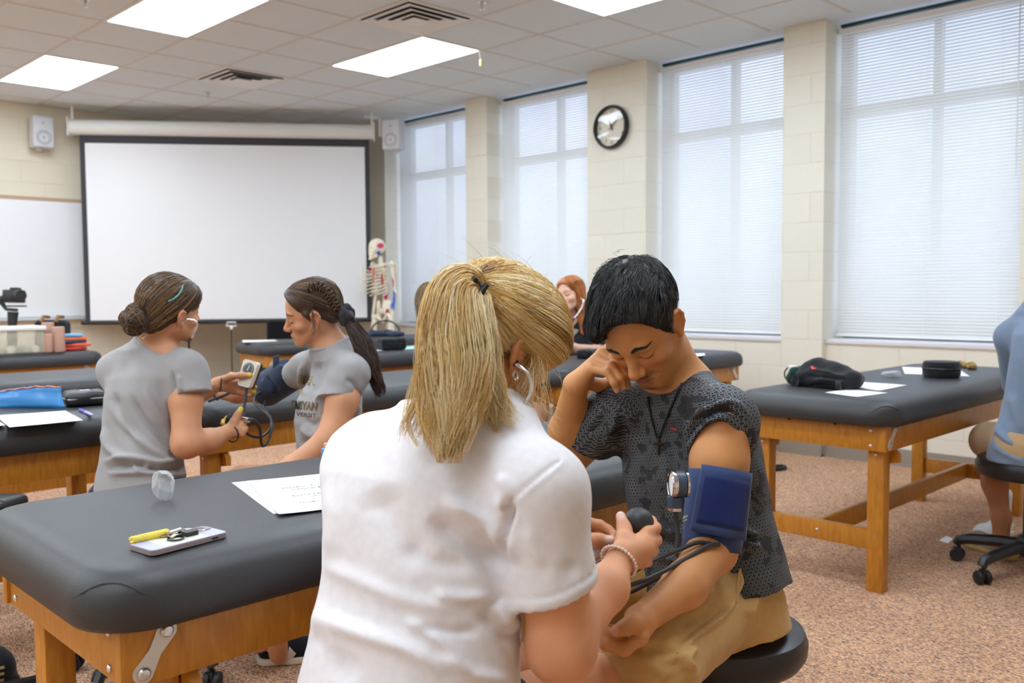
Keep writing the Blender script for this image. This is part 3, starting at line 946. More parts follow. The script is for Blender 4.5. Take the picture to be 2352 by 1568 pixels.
class Head:
    "a head frame: x to the person's right, y the way the face looks, z up"
    def __init__(s, yaw, pitch, roll, o, sc=1.):
        y, p, r = np.radians([yaw, pitch, roll])
        cy, sy, cp, sp, cr, sr = np.cos(y), np.sin(y), np.cos(p), np.sin(p), np.cos(r), np.sin(r)
        F = -FW*cy+RT*sy; X = -(RT*cy+FW*sy)
        F2 = F*cp-UP*sp; U2 = UP*cp+F*sp
        s.M = np.stack([X*cr+U2*sr, F2, U2*cr-X*sr], 1); s.o = np.asarray(o, float); s.s = sc

    def w(s, p): return s.o + s.M @ (np.asarray(p, float)*s.s)

    def ws(s, p): return s.o + (np.asarray(p, float)*s.s) @ s.M.T

    def loc(s, V): return (V-s.o) @ s.M/s.s

    def e(s, S, c, r, k=.01, op=1, rot=None):
        M = s.M if rot is None else s.M @ np.array(Euler([math.radians(a) for a in rot]).to_matrix())
        S.ell(s.w(c), np.asarray(r if hasattr(r, '__len__') else (r,)*3, float)*s.s, M, k*s.s, op)

    def c(s, S, a, b, ra, rb, k=.01, op=1): S.cone(s.w(a), s.w(b), ra*s.s, rb*s.s, k*s.s, op)

    def skull(s, S, male=False, ears=True, nose=1., lids=True):
        j = 1.06 if male else 1.
        s.e(S, (0, -.014, .034), (.074, .094, .086), .02)
        s.e(S, (0, .032, .0), (.062, .058, .082), .03)
        s.e(S, (0, .030, -.052), (.053*j, .052, .052), .03)
        for a in (1, -1):
            s.c(S, (a*.052, .0, -.05), (a*.02, .072, -.1), .016*j, .016*j, .025)
            s.e(S, (a*.045, .056, -.03), (.022, .022, .018), .02)
        s.e(S, (0, .078, -.101), (.021*j, .017, .016), .018)
        s.e(S, (0, .074, -.07), (.03, .02, .026), .02)
        s.c(S, (-.036, .077, .017), (.036, .077, .017), .0115*j, .0115*j, .014)
        for a in (1, -1):
            s.e(S, (a*.033, .098, -.004), (.021, .018, .0135), .012, -1)
            s.e(S, (a*.033, .0735, -.003), (.0165, .0145, .0125), .005)
            if lids: s.e(S, (a*.033, .0905, -.0105), (.015, .006, .0011), .002, -1)
        s.c(S, (0, .084, .004), (0, .106*nose, -.034), .0085, .0115, .012)
        s.e(S, (0, .108*nose, -.038), (.0115, .0115, .0105), .008)
        for a in (1, -1):
            s.e(S, (a*.0125, .0975, -.0415), (.0085, .0115, .0085), .005)
            s.e(S, (a*.007, .103, -.050), (.004, .006, .0035), .003, -1)
            s.c(S, (a*.0165, .094, -.045), (a*.03, .082, -.068), .003, .003, .008, -1)
        s.e(S, (0, .094, -.0665), (.021, .0085, .0062), .005)
        s.e(S, (0, .0925, -.0785), (.018, .0085, .0068), .005)
        s.e(S, (0, .105, -.0722), (.0235, .016, .0011), .002, -1)
        s.e(S, (0, .098, -.0895), (.014, .008, .0045), .006, -1)
        s.e(S, (0, .1, -.057), (.0035, .006, .0065), .004, -1)
        if ears:
            for a in (1, -1):
                pts = [(.073, .009, .006), (.079, .006, .02), (.084, -.005, .0275), (.088, -.018, .022), (.088, -.022, .008), (.084, -.018, -.01), (.079, -.008, -.022)]
                pts = [(a*p[0], p[1], p[2]-.010) for p in pts]
                for p, q in zip(pts, pts[1:]): s.c(S, p, q, .0042, .0042, .004)
                s.e(S, (a*.0765, -.006, -.004), (.0072, .0195, .029), .006, 1, (0, 0, a*25))
                s.e(S, (a*.076, .0, -.036), (.0055, .0085, .0105), .006)
                s.e(S, (a*.0885, -.003, -.006), (.0068, .0075, .0125), .004, -1)
                s.e(S, (a*.0895, -.011, .004), (.0048, .006, .008), .004, -1)
        return s

    def neck(s, S, base, r=.052, r2=.058):
        S.cone(s.w((0, -.022, -.045)), base, r*s.s, r2, .03)


def skin_cols(V, H, base, lip, brow=None, stub=None, lash=True):
    p = H.loc(V); C = np.tile(np.asarray(base, float), (len(V), 1))
    v = vnoise(V, 60, 3)
    C *= (1+.05*v)[:, None]
    def mix(mask, col):
        nonlocal C
        C = C*(1-mask[:, None])+np.asarray(col)[None]*mask[:, None]
    g = lambda c, r: np.exp(-(((p-np.array(c))/np.array(r))**2).sum(1))
    red = np.array(base)*[1.05, .78, .74]
    for a in (1, -1): mix(.55*g((a*.045, .075, -.035), (.022, .03, .02)), red); mix(.5*g((a*.085, -.006, -.01), (.012, .03, .045)), red)
    mix(.5*g((0, .115, -.038), (.016, .02, .013)), red)
    lipm = np.clip(1.6*np.exp(-((p[:, 0]/.021)**4+((p[:, 2]+.0725)/.0125)**4))-.4, 0, 1)*(p[:, 1] > .075)
    mix(.8*lipm, lip)
    mix(.75*np.exp(-((p[:, 0]/.022)**4+((p[:, 2]+.0722)/.0016)**2))*(p[:, 1] > .075), np.array(lip)*.35)
    for a in (1, -1):
        if lash: mix(np.clip(1.1*np.exp(-(((p[:, 0]-a*.033)/.0165)**4+((p[:, 2]+.0105-18*(p[:, 0]-a*.033)**2)/.0022)**2)), 0, 1)*(p[:, 1] > .06), (.012, .008, .006))
        mix(.35*g((a*.033, .085, .006), (.018, .02, .007)), np.array(base)*.72)
        mix(.9*g((a*.007, .104, -.0495), (.0035, .009, .0035)), np.array(base)*.2)
        if brow is not None:
            t = (a*p[:, 0]-.013)/.042
            zc = .0195+.007*np.sin(np.clip(t, 0, 1)*2.9)-.002
            w = np.interp(t, [0, .15, .6, 1], [.0035, .0048, .004, .0018])
            m = np.clip(1.3*np.exp(-((p[:, 2]-zc)/w)**2)-.15, 0, 1)*((t > 0) & (t < 1))*(p[:, 1] > .05)
            mix(.85*m, brow)
    if stub is not None: stub(p, mix)
    return C


M_skin = {}


def skin(name, **k):
    return mat(name, (.6, .4, .3), .5, spec=.35, attr=True, sss=.12, bump=(900, .06, (1, 1, 1)), bd=.001, **k)


def fabric(name, col, sc=700, st=.25, var=(60, .05, (1, 1, 1)), **k):
    return mat(name, col, .9, spec=.15, sheen=.15, bump=(sc, st, (1, 1, 1)), bd=.0015, var=var, **k)


M_hair = mat('hair', (.1, .1, .1), .38, spec=.45, attr=True)


def finger(S, pts, rs, k=.006):
    S.chain([P(*p) if isinstance(p, tuple) else p for p in pts], rs, k)


def project_strands(pts, B, c, lift):
    "drop points onto a hair surface from outside towards c and lift them a little"
    out = np.empty_like(pts); sh = pts.shape
    for i, p in enumerate(pts.reshape(-1, 3)):
        d = p-c; l = np.linalg.norm(d); d /= max(l, 1e-9)
        h = B.ray_cast(Vector(c + d*.4), Vector(-d))
        out.reshape(-1, 3)[i] = (np.array(h[0]) if h[0] is not None else p) + d*lift.reshape(-1)[i]
    return out
# ---------------------------------------------------------------- people
def facing(yaw):
    "horizontal facing and right-hand directions for a person turned yaw degrees from facing the camera"
    f2 = unit([FW[0], FW[1], 0]); r2 = np.array([f2[1], -f2[0], 0]); y = math.radians(yaw)
    F = -f2*math.cos(y)+r2*math.sin(y); X = -(r2*math.cos(y)+f2*math.sin(y))
    return F, X


def torso_frame(A, B, yaw):
    A = np.asarray(A, float); B = np.asarray(B, float); w_ = unit(B-A); F, X = facing(yaw)
    u = unit(X - w_*(X @ w_)); v = np.cross(w_, u)
    if v @ F < 0: v = -v
    return A, w_, u, v, np.linalg.norm(B-A)


def on(B, x, y, lift=.0):
    "the point of a surface that lies at pixel x, y, lifted towards the outside"
    d = unit(P(x, y, 1)-EYE); h = B.ray_cast(Vector(EYE), Vector(d))
    if h[0] is None: return None
    n = np.array(h[1]); n = n if n @ d < 0 else -n
    return np.array(h[0]) + n*lift


def palm(S, wrist, K, r0=.017, r1=.0105, k=.012):
    w_ = P(*wrist) if isinstance(wrist, tuple) else wrist
    for q in K: S.cone(w_, P(*q) if isinstance(q, tuple) else q, r0, r1, k)


def pathset(pts, n, m, spread, wob=.0, seed=0, depth=None, endspread=1.):
    "n strand paths of m points round a guide; spread gives (across, deep) per guide point"
    r = np.random.default_rng(seed)
    g = np.array(smooth_path(pts, 8)); t = np.linspace(0, 1, len(g)); tt = np.linspace(0, 1, m)
    G = np.stack([np.interp(tt, t, g[:, i]) for i in range(3)], 1)
    sp = np.array(spread, float); ts = np.linspace(0, 1, len(sp))
    a = np.interp(tt, ts, sp[:, 0]); b = np.interp(tt, ts, sp[:, 1])
    nc = max(8, n//22); ci = r.integers(0, nc, n); th = (r.uniform(0, 2*math.pi, nc))[ci]+r.normal(0, .30, n); rad = np.clip(np.sqrt(r.uniform(.12, 1, nc))[ci]+r.normal(0, .14, n), 0, 1.08)
    ca, sb = rad*np.cos(th), rad*np.sin(th)
    out = np.empty((n, m, 3)); pathset.clump = ci
    T = np.gradient(G, axis=0); T /= np.linalg.norm(T, axis=1, keepdims=True)
    Dp = FW[None]-T*(T @ FW)[:, None]; Dp /= np.linalg.norm(Dp, axis=1, keepdims=True); Ac = np.cross(T, Dp)
    ph = r.uniform(0, 6.28, (nc, 2))[ci]+r.normal(0, .35, (n, 2)); fr = r.uniform(3, 8, (nc, 2))[ci]; cut = np.clip((r.beta(2.2, 1.5, nc)*.42+.58)[ci]+r.normal(0, .04, n), .45, 1)
    for i in range(n):
        q = tt*cut[i]
        Gi = np.stack([np.interp(q, tt, G[:, c]) for c in range(3)], 1)
        ai, bi = np.interp(q, tt, a), np.interp(q, tt, b)
        w1 = wob*np.sin(fr[i, 0]*q*2+ph[i, 0])*q; w2 = wob*np.sin(fr[i, 1]*q*2+ph[i, 1])*q
        Ai = np.stack([np.interp(q, tt, Ac[:, c]) for c in range(3)], 1); Di = np.stack([np.interp(q, tt, Dp[:, c]) for c in range(3)], 1)
        out[i] = Gi + Ai*(ai*ca[i]+w1)[:, None] + Di*(bi*sb[i]+w2)[:, None]
    return out


def hair_cols(n, m, k, cols, seed=0, wgt=None, jit=.12, clump=None):
    "one colour per strand, repeated for its m*k vertices"
    r = np.random.default_rng(seed); cols = np.array([srgb(*c) for c in cols])
    i = r.choice(len(cols), n, p=wgt) if clump is None else r.choice(len(cols), clump.max()+1, p=wgt)[clump]
    c = cols[i]*(1+r.normal(0, jit, (n, 1)))
    return np.repeat(np.clip(c, 0, 1), m*k, 0)


def scalp_strands(Hd, B, tie, n, m, seed, keep, lift=(.0005, .004), sweep=None):
    "strands running over the head surface from anywhere on the scalp to a tie point"
    r = np.random.default_rng(seed); c = Hd.w((0, -.01, .03)); T = unit(Hd.loc(np.asarray(tie))-np.array([0, -.01, .03]))
    D = []
    while len(D) < n:
        d = unit(r.normal(size=3))
        if keep(d): D.append(d)
    D = np.array(D); tt = np.linspace(0, 1, m)
    dot = np.clip(D @ T, -1, 1); om = np.arccos(dot)[:, None]
    t2 = tt[None]
    so = np.sin(om)+1e-6
    dirs = (np.sin((1-t2)*om)/so)[:, :, None]*D[:, None]+(np.sin(t2*om)/so)[:, :, None]*T
    if sweep is not None: dirs = dirs + sweep(D, tt)
    dirs /= np.linalg.norm(dirs, axis=2, keepdims=True)
    dw = dirs @ Hd.M.T
    pts = c + dw*.16*Hd.s
    L = (r.uniform(lift[0], lift[1], (n, 1))*np.sin(np.clip(tt*1.1, 0, 1)*math.pi)[None]**.5 + r.normal(0, .0006, (n, m)))
    return project_strands(pts, B, c, L)


# ---- the woman in the white T-shirt, seen from behind
W = thing('person', 'blonde woman with a ponytail in a white T-shirt, seen from behind, squeezing a rubber bulb', 'person', (*P(1000, 1000, 1.45)[:2], 0), group=None)
WH = Head(125, 14, -10, P(1145, 786, 1.53), .98)
A_, w_, u_, v_, L_ = torso_frame(P(925, 1650, 1.42), P(1045, 985, 1.475), 142)
wLs, wRs, wNB = P(862, 1058, 1.57), P(1240, 1128, 1.36), P(1112, 985, 1.475)
wLe, wRe, wRw = P(960, 1320, 1.75), P(1288, 1478, 1.365), P(1420, 1293, 1.52)
S = SDF()
WH.skull(S); WH.neck(S, wNB, .05, .056)
S.loft(A_, w_, u_, v_, [(-.06, 0, 0, .14, .10), (.05, 0, 0, .14, .10), (.2, 0, .015, .11, .08), (.33, 0, .015, .115, .07), (.42, 0, .01, .10, .06), (.47, 0, 0, .06, .05)])
S.chain([wNB, wRs], [.05, .044], .05).chain([wNB, wLs], [.05, .044], .05)
S.chain([wRs, wRs+(wRe-wRs)*.5, wRe], [.045, .053, .049], .03).chain([wRe, P(1392, 1350, 1.46), wRw], [.046, .033, .0238], .025)
S.ell(P(1290, 1498, 1.36), .040, k=.03)
S.chain([wLs, wLe, P(1270, 1230, 1.73)], [.052, .046, .025], .03)
wK = [(1488, 1222, 1.575), (1494, 1246, 1.57), (1488, 1268, 1.56), (1474, 1290, 1.55)]
palm(S, wRw, wK); S.cone(P(1432, 1268, 1.525), P(1478, 1255, 1.555), .017, .0145, .015)
finger(S, [wK[0], (1505, 1212, 1.60), (1496, 1196, 1.625), (1474, 1192, 1.632)], [.0105, .0098, .0086, .0078])
finger(S, [wK[1], (1507, 1240, 1.60), (1494, 1228, 1.63), (1470, 1220, 1.635)], [.0105, .0098, .0086, .0078])
finger(S, [wK[2], (1499, 1266, 1.59), (1488, 1254, 1.62), (1466, 1246, 1.625)], [.0100, .0092, .0082, .0075])
finger(S, [wK[3], (1486, 1290, 1.575), (1476, 1280, 1.60), (1460, 1270, 1.605)], [.0088, .0082, .0072, .0066])
finger(S, [(1428, 1270, 1.525), (1434, 1240, 1.55), (1434, 1214, 1.572), (1426, 1186, 1.585)], [.0155, .0135, .0108, .0092], .012)
wk2 = [(1340, 1196, 1.70), (1346, 1214, 1.715), (1342, 1232, 1.725), (1336, 1248, 1.73)]
palm(S, P(1268, 1226, 1.73), wk2)
finger(S, [wk2[0], (1378, 1206, 1.695), (1396, 1216, 1.69), (1410, 1226, 1.68)], [.0105, .0095, .0085, .0075])
finger(S, [wk2[1], (1380, 1226, 1.72), (1400, 1244, 1.715), (1398, 1262, 1.70)], [.0105, .0095, .0085, .0075])
finger(S, [wk2[2], (1374, 1246, 1.725), (1392, 1262, 1.715), (1384, 1274, 1.70)], [.010, .009, .008, .007])
finger(S, [wk2[3], (1362, 1262, 1.73), (1378, 1274, 1.72), (1374, 1282, 1.71)], [.009, .0082, .0072, .0065])
finger(S, [(1300, 1240, 1.70), (1340, 1236, 1.68), (1374, 1240, 1.668), (1404, 1241, 1.662)], [.014, .0125, .0105, .009], .012)
f2 = unit([FW[0], FW[1], 0])
wRh, wLh = A_+u_*.09-w_*.02, A_-u_*.07-w_*.02
wRk, wLk = P(1372, 1590, 1.63), P(1268, 1540, 1.84)
gnd = lambda p, z=.09: np.array([p[0], p[1], z])
S.chain([wRh, wRk], [.085, .064], .04).chain([wRk, gnd(wRk-f2*.10)], [.056, .036], .03)
S.chain([wLh, wLk], [.085, .062], .04).chain([wLk, gnd(wLk-f2*.12)], [.056, .036], .03)
V, Q = S.mesh(.006, [(WH.o-.12, WH.o+.12, .0026), (P(1440, 1240, 1.6)-.075, P(1440, 1240, 1.6)+.085, .0024)])
C = skin_cols(V, WH, srgb(214, 152, 112), srgb(190, 110, 95))
def nails(V, C, tips, col, r=.0068):
    for t in tips:
        q = P(*t) if isinstance(t, tuple) else t
        m = np.clip(2.2*np.exp(-(np.linalg.norm(V-q, axis=1)/r)**2), 0, 1)[:, None]
        C = C*(1-m)+np.array(col)*m
    return C
C = nails(V, C, [(1424, 1181, 1.577), (1400, 1237, 1.655)], srgb(236, 200, 184))
soft('body', V, Q, skin('skin_tan'), W, C)

S = SDF()
wHem = P(1270, 1352, 1.365)
S.chain([wRs, wHem+(wHem-wRs)*.12], [.062, .0705], .035)
hn = unit(P(1300, 1460, 1.375)-P(1268, 1352, 1.365))
S.plane(wHem, hn, .15)
S.loft(A_, w_, u_, v_, [(-.09, 0, 0, .20, .155), (-.02, 0, 0, .19, .148), (.08, 0, 0, .182, .14), (.2, -.012, -.004, .172, .128), (.3, -.03, -.012, .178, .124), (.36, -.034, -.014, .174, .118), (.41, -.026, -.012, .155, .10), (.445, -.012, -.008, .125, .085), (.475, 0, 0, .085, .06)], 2.2)
S.chain([wNB, wRs], [.06, .060], .06).chain([wNB, wLs], [.062, .062], .08)
S.chain([wLs, wLs+(wLe-wLs)*.5], [.060, .06], .06)
S.plane(WH.w((0, -.035, -.10)), unit(WH.w((0, 0, 0))-wNB), .12)
S.cone(WH.w((0, -.02, -.05)), wNB+unit(WH.w((0, -.02, -.05))-wNB)*.005, .058, .058, .006, -1)
V, Q = S.mesh(.0048)
V = folds(V, Q, [
    ([(1010, 1148), (1080, 1178), (1150, 1232), (1185, 1300)], 17, .009), ([(985, 1185), (1060, 1240), (1130, 1285), (1180, 1310)], 26, -.011),
    ([(1150, 1085), (1160, 1130), (1150, 1175)], 14, .006), ([(1180, 1150), (1165, 1200), (1160, 1290)], 9, -.010),
    ([(700, 1290), (770, 1310), (860, 1350), (960, 1385), (1080, 1400)], 20, .004), ([(990, 1360), (1060, 1372), (1130, 1368)], 14, .005),
    ([(720, 1400), (790, 1440), (880, 1470), (960, 1500), (1020, 1560)], 20, .007), ([(700, 1440), (760, 1490), (820, 1560)], 24, -.006),
    ([(690, 1330), (720, 1420), (780, 1520)], 26, .006), ([(920, 1420), (1000, 1460), (1080, 1540)], 14, .005), ([(950, 1440), (1050, 1450), (1110, 1445)], 12, -.004),
    ([(1000, 1500), (1080, 1545), (1180, 1566)], 16, .006), ([(1140, 1380), (1165, 1420), (1185, 1450)], 20, .007), ([(1100, 1400), (1150, 1440), (1175, 1480)], 18, -.006),
    ([(1230, 1290), (1290, 1310), (1340, 1290)], 22, -.003), ([(1210, 1200), (1230, 1260), (1300, 1330)], 22, .003), ([(860, 1120), (900, 1200), (980, 1290)], 40, -.006),
    ([(700, 1060), (760, 1190), (730, 1290)], 40, .004), ([(905, 1260), (1000, 1290), (1090, 1300)], 20, -.004)])
# sleeve seam and hem stitching pressed in
N_ = normals(V, Q); x_, y_, d_ = pix(V); vis = (N_*unit_rows(V-EYE)).sum(1) < .2
b_, p_, s_ = seg_dist(x_, y_, [(1284, 1058), (1250, 1085), (1205, 1120), (1175, 1150), (1165, 1172)])
V = V - N_*((.0035*np.exp(-(b_/5)**2) - .002*np.exp(-((b_-9)/6)**2)*(s_ > 0))*vis)[:, None]
hd = (V-wHem) @ hn; near = np.linalg.norm(V-wHem, axis=1) < .11
V = V + N_*((.0022*np.clip((hd+.019)/.003, 0, 1)*near)-.0022*np.exp(-((hd+.019)/.0022)**2)*near)[:, None]
V = V + N_*(.0012*vnoise(V*[1, 1, .6], 55, 5))[:, None]
wShirt = soft('shirt', V, Q, fabric('white_jersey', srgb(226, 223, 226), 900, .2), W)
wB = bvh_of(V, Q)
g = SDF(); g.chain([wRh, wRh+(wRk-wRh)*.4], [.10, .09], .04).chain([wLh+u_*.03, wLh+u_*.03+(wLk-wLh)*.4], [.098, .088], .04)
for h_, k_ in ((wRh, wRk), (wLh, wLk)): g.plane(h_+(k_-h_)*.38, k_-h_, .15)
soft('shorts', *g.mesh(.01), fabric('dark_shorts', srgb(40, 42, 50)), W)

# hair
S = SDF()
WH.e(S, (0, -.018, .042), (.087, .108, .094), .02)
WH.e(S, (0, .04, .055), (.078, .068, .062), .03); WH.e(S, (.046, .045, .022), (.05, .06, .05), .03); WH.e(S, (-.046, .045, .022), (.05, .06, .05), .03)
WH.e(S, (.058, .03, .0), (.032, .045, .03), .02); WH.e(S, (0, -.07, -.02), (.068, .045, .06), .03)
WH.e(S, (0, .09, -.07), (.09, .05, .085), .01, -1); WH.e(S, (.088, -.004, -.03), (.03, .03, .032), .008, -1)
V, Q = S.mesh(.004); B = bvh_of(V, Q)
BL = [(236, 204, 136), (218, 178, 104), (250, 230, 184), (186, 142, 80), (140, 100, 54)]
tie = P(1092, 672, 1.462); base_c = np.tile(srgb(186, 142, 80), (len(V), 1))
keep = lambda d: not (d[1] > .35 and d[2] < -.34) and d[2] > -.72
st1 = scalp_strands(WH, B, tie, 5600, 18, 1, keep, (.0004, .005), lambda D, tt: (np.sin(tt*math.pi)*.34)[None, :, None]*np.array([0, 0, -.35])[None, None]*np.clip(D[:, 1:2]+.2, 0, 1)[:, None])
s1 = strands(st1, rng.uniform(.00032, .0007, len(st1))); _d = np.argmax(unit_rows(WH.loc(st1[:, 3])-np.array([0, -.01, .03])) @ unit_rows(np.random.default_rng(5).normal(size=(260, 3))).T, 1)
c1 = hair_cols(len(st1), 18, 3, BL, 2, [.30, .28, .18, .17, .07], .08, _d)
pg = [P(1100, 672, 1.455), P(1080, 650, 1.435), P(1052, 668, 1.41), P(1042, 740, 1.375), P(1044, 830, 1.355), P(1040, 920, 1.335), P(1030, 985, 1.315), P(1026, 1062, 1.30)]
st2 = pathset(pg, 4600, 24, [(.012, .012), (.026, .018), (.04, .022), (.048, .026), (.052, .026), (.048, .02), (.034, .013), (.012, .007)], .010, 3); ck2 = pathset.clump
st2b = pathset([P(1098, 668, 1.44), P(1100, 690, 1.41), P(1112, 760, 1.385), P(1125, 850, 1.375), P(1140, 940, 1.37), P(1165, 985, 1.37)], 900, 20, [(.012, .01), (.02, .012), (.018, .014), (.016, .012), (.02, .01), (.026, .008)], .011, 4)
st2c = pathset([P(1098, 668, 1.44), P(1050, 690, 1.40), P(1010, 770, 1.385), P(990, 860, 1.37), P(975, 950, 1.35), P(965, 1020, 1.325)], 700, 20, [(.012, .01), (.02, .012), (.02, .014), (.02, .012), (.024, .01), (.022, .008)], .012, 5)
dark = [(168, 126, 68), (196, 156, 92), (222, 190, 130)]
q2 = hair_cols(len(st2), 24, 3, BL, 6, [.36, .26, .22, .12, .04], .07, ck2)
parts = [(V, Q), s1, strands(st2, rng.uniform(.00035, .0008, len(st2))), strands(st2b, rng.uniform(.0004, .0008, len(st2b))), strands(st2c, rng.uniform(.0004, .0008, len(st2c)))]
cols = [base_c, c1, q2, hair_cols(len(st2b), 20, 3, [(240, 220, 174), (226, 196, 140)], 7), hair_cols(len(st2c), 20, 3, BL, 8, [.3, .3, .3, .1, 0])]
# loose wisps in front of the ear and down the neck
wp = []
r_ = np.random.default_rng(11)
for i in range(110):
    a = P(1222+r_.normal(0, 14), 800+r_.normal(0, 10), 1.49); e_ = P(1210+r_.normal(0, 46), 930+r_.normal(0, 34), 1.46+r_.normal(0, .02))
    m_ = (a+e_)/2 + RT*r_.normal(.01, .008)-FW*.02
    wp.append(np.array([(1-t)**2*a+2*t*(1-t)*m_+t*t*e_ for t in np.linspace(0, 1, 14)]))
for i in range(90):
    a = P(1160+r_.normal(0, 16), 880+r_.normal(0, 26), 1.485); e_ = P(1195+r_.normal(0, 40), 965+r_.normal(0, 22), 1.44+r_.normal(0, .02))
    m_ = (a+e_)/2 - FW*.02 + RT*r_.normal(0, .008)
    wp.append(np.array([(1-t)**2*a+2*t*(1-t)*m_+t*t*e_ for t in np.linspace(0, 1, 14)]))
for i in range(60):
    d = unit(r_.normal(size=3)); d[2] = abs(d[2]); a = WH.w(np.array([0, -.01, .04])+unit(d)*.1); e_ = a + WH.M @ np.array([r_.normal(0, .02), -.04+r_.normal(0, .02), .012+r_.normal(0, .006)])
    m_ = (a+e_)/2+UP*.008
    wp.append(np.array([(1-t)**2*a+2*t*(1-t)*m_+t*t*e_ for t in np.linspace(0, 1, 14)]))
wp = np.array(wp); parts.append(strands(wp, np.full(len(wp), .00034))); cols.append(hair_cols(len(wp), 14, 3, BL[:3], 9))
V, Q = join(*parts)
soft('hair', V, Q, M_hair, W, np.concatenate(cols))
g = MB()
for a, b in (((1071, 657, 1.41), (1094, 637, 1.41)), ((1101, 677, 1.405), (1119, 652, 1.405))): g.tube([P(*a), P(*b)], [.0058, .0046], 8)
g.tube([P(1090, 641, 1.412), P(1102, 650, 1.411), P(1110, 664, 1.406)], .003, 6)
g.build('hair_clip', M_black, W)
g = MB().tube(smooth_path([P(1182, 851, 1.435), P(1179, 862, 1.432), P(1184, 872, 1.43), P(1190, 866, 1.43), P(1187, 854, 1.434)], 5), .0018, 6)
g.build('earring', M_chrome, W)
pts = []
e = WH; wristd = unit(P(1448, 1262, 1.54)-P(1392, 1350, 1.46)); c0 = P(1421, 1290, 1.52)
a1 = unit(np.cross(wristd, FW)); a2 = np.cross(wristd, a1)
g = MB()
for k in range(30):
    a = 2*math.pi*k/30; g.ball(c0 + a1*.0315*math.cos(a) + a2*.0285*math.sin(a), .0034, 8)
g.build('bracelet', mat('pearl', srgb(236, 214, 200), .25, coat=.6), W, smooth=True)

# ---- the man having his blood pressure taken
MN = thing('person', 'dark-haired man in dark patterned T-shirt and khaki joggers, cheek resting on his hand', 'person', (*P(1600, 1330, 2.)[:2], 0))
MH = Head(-34.5, 52.4, -4.6, P(1473.4, 743, 1.929))
mA, mw, mu, mv, mL = torso_frame(P(1628, 1335, 2.0), P(1566, 925, 2.03), -35)
mLs, mRs, mNB = P(1662, 965, 1.845), P(1405, 950, 2.06), P(1572, 905, 2.035)
mLe, mRe, mLw, mRw = P(1636, 1262, 1.78), P(1293, 1066, 2.17), P(1470, 1425, 1.575), P(1322, 884, 2.0)
S = SDF()
MH.skull(S, True); MH.neck(S, mNB, .056, .062)
S.loft(mA, mw, mu, mv, [(-.05, 0, 0, .13, .085), (.1, 0, 0, .125, .085), (.22, 0, 0, .13, .085), (.32, 0, 0, .125, .078), (.39, 0, 0, .08, .055)])
S.chain([mNB, mLs], [.055, .055], .05).chain([mNB, mRs], [.052, .05], .05)
S.chain([mLs, P(1652, 1060, 1.815), mLe], [.056, .0525, .045], .03).chain([mLe, P(1572, 1345, 1.67), mLw], [.044, .038, .025], .025)
S.chain([mRs, mRe], [.05, .043], .03).chain([mRe, P(1304, 990, 2.1), mRw], [.041, .041, .027], .025)
mk = [(1394, 804, 2.005), (1381, 812, 1.985), (1368, 827, 1.975), (1361, 847, 1.965)]
palm(S, mRw, mk, .02, .0115)
finger(S, [mk[1], (1416, 834, 1.945), (1434, 862, 1.93), (1441, 886, 1.94)], [.0115, .0102, .009, .008])
finger(S, [mk[2], (1404, 841, 1.932), (1424, 868, 1.918), (1431, 888, 1.927)], [.0112, .010, .0088, .0078])
finger(S, [mk[3], (1396, 855, 1.925), (1411, 879, 1.91), (1417, 896, 1.917)], [.0102, .009, .0078, .0068])
finger(S, [mk[0], (1426, 812, 1.98), (1446, 834, 1.99), (1452, 856, 1.99)], [.0115, .0102, .009, .008])
finger(S, [(1336, 872, 2.0), (1372, 884, 2.03), (1400, 878, 2.05), (1424, 866, 2.05)], [.016, .0135, .0115, .0095], .012)
lk = [(1472, 1462, 1.548), (1468, 1466, 1.568), (1464, 1466, 1.588), (1460, 1462, 1.606)]
palm(S, mLw, lk, .021, .0135)
for i, q in enumerate(lk):
    o_ = .021*i; r0 = [.0125, .0125, .0118, .0104][i]
    finger(S, [q, (1434-3*i, 1490-2*i, 1.535+o_), (1394-3*i, 1480-2*i, 1.538+o_), (1397-2*i, 1454, 1.548+o_), (1425, 1459, 1.548+o_)], [r0, r0*.95, r0*.86, r0*.76, r0*.68], .005)
finger(S, [(1470, 1424, 1.558), (1453, 1431, 1.538), (1437, 1440, 1.530), (1415, 1449, 1.530)], [.016, .0138, .0118, .0098], .010)
mLh, mRh = P(1664, 1352, 1.97), P(1566, 1335, 2.10)
mLk, mRk = P(1490, 1525, 1.655), P(1262, 1335, 1.93)
S.chain([mLh, mLk], [.085, .06], .04).chain([mLk, gnd(mLk+RT*.02)], [.05, .035], .03)
S.chain([mRh, mRk], [.085, .06], .04).chain([mRk, gnd(mRk-RT*.02)], [.05, .035], .03)
hb = P(1410, 850, 1.95)
V, Q = S.mesh(.006, [(MH.o-.125, MH.o+.125, .0019), (hb-.06, hb+.05, .0019), (P(1432, 1468, 1.535)-.055, P(1432, 1468, 1.535)+.055, .0024)])
SK = srgb(200, 140, 88)
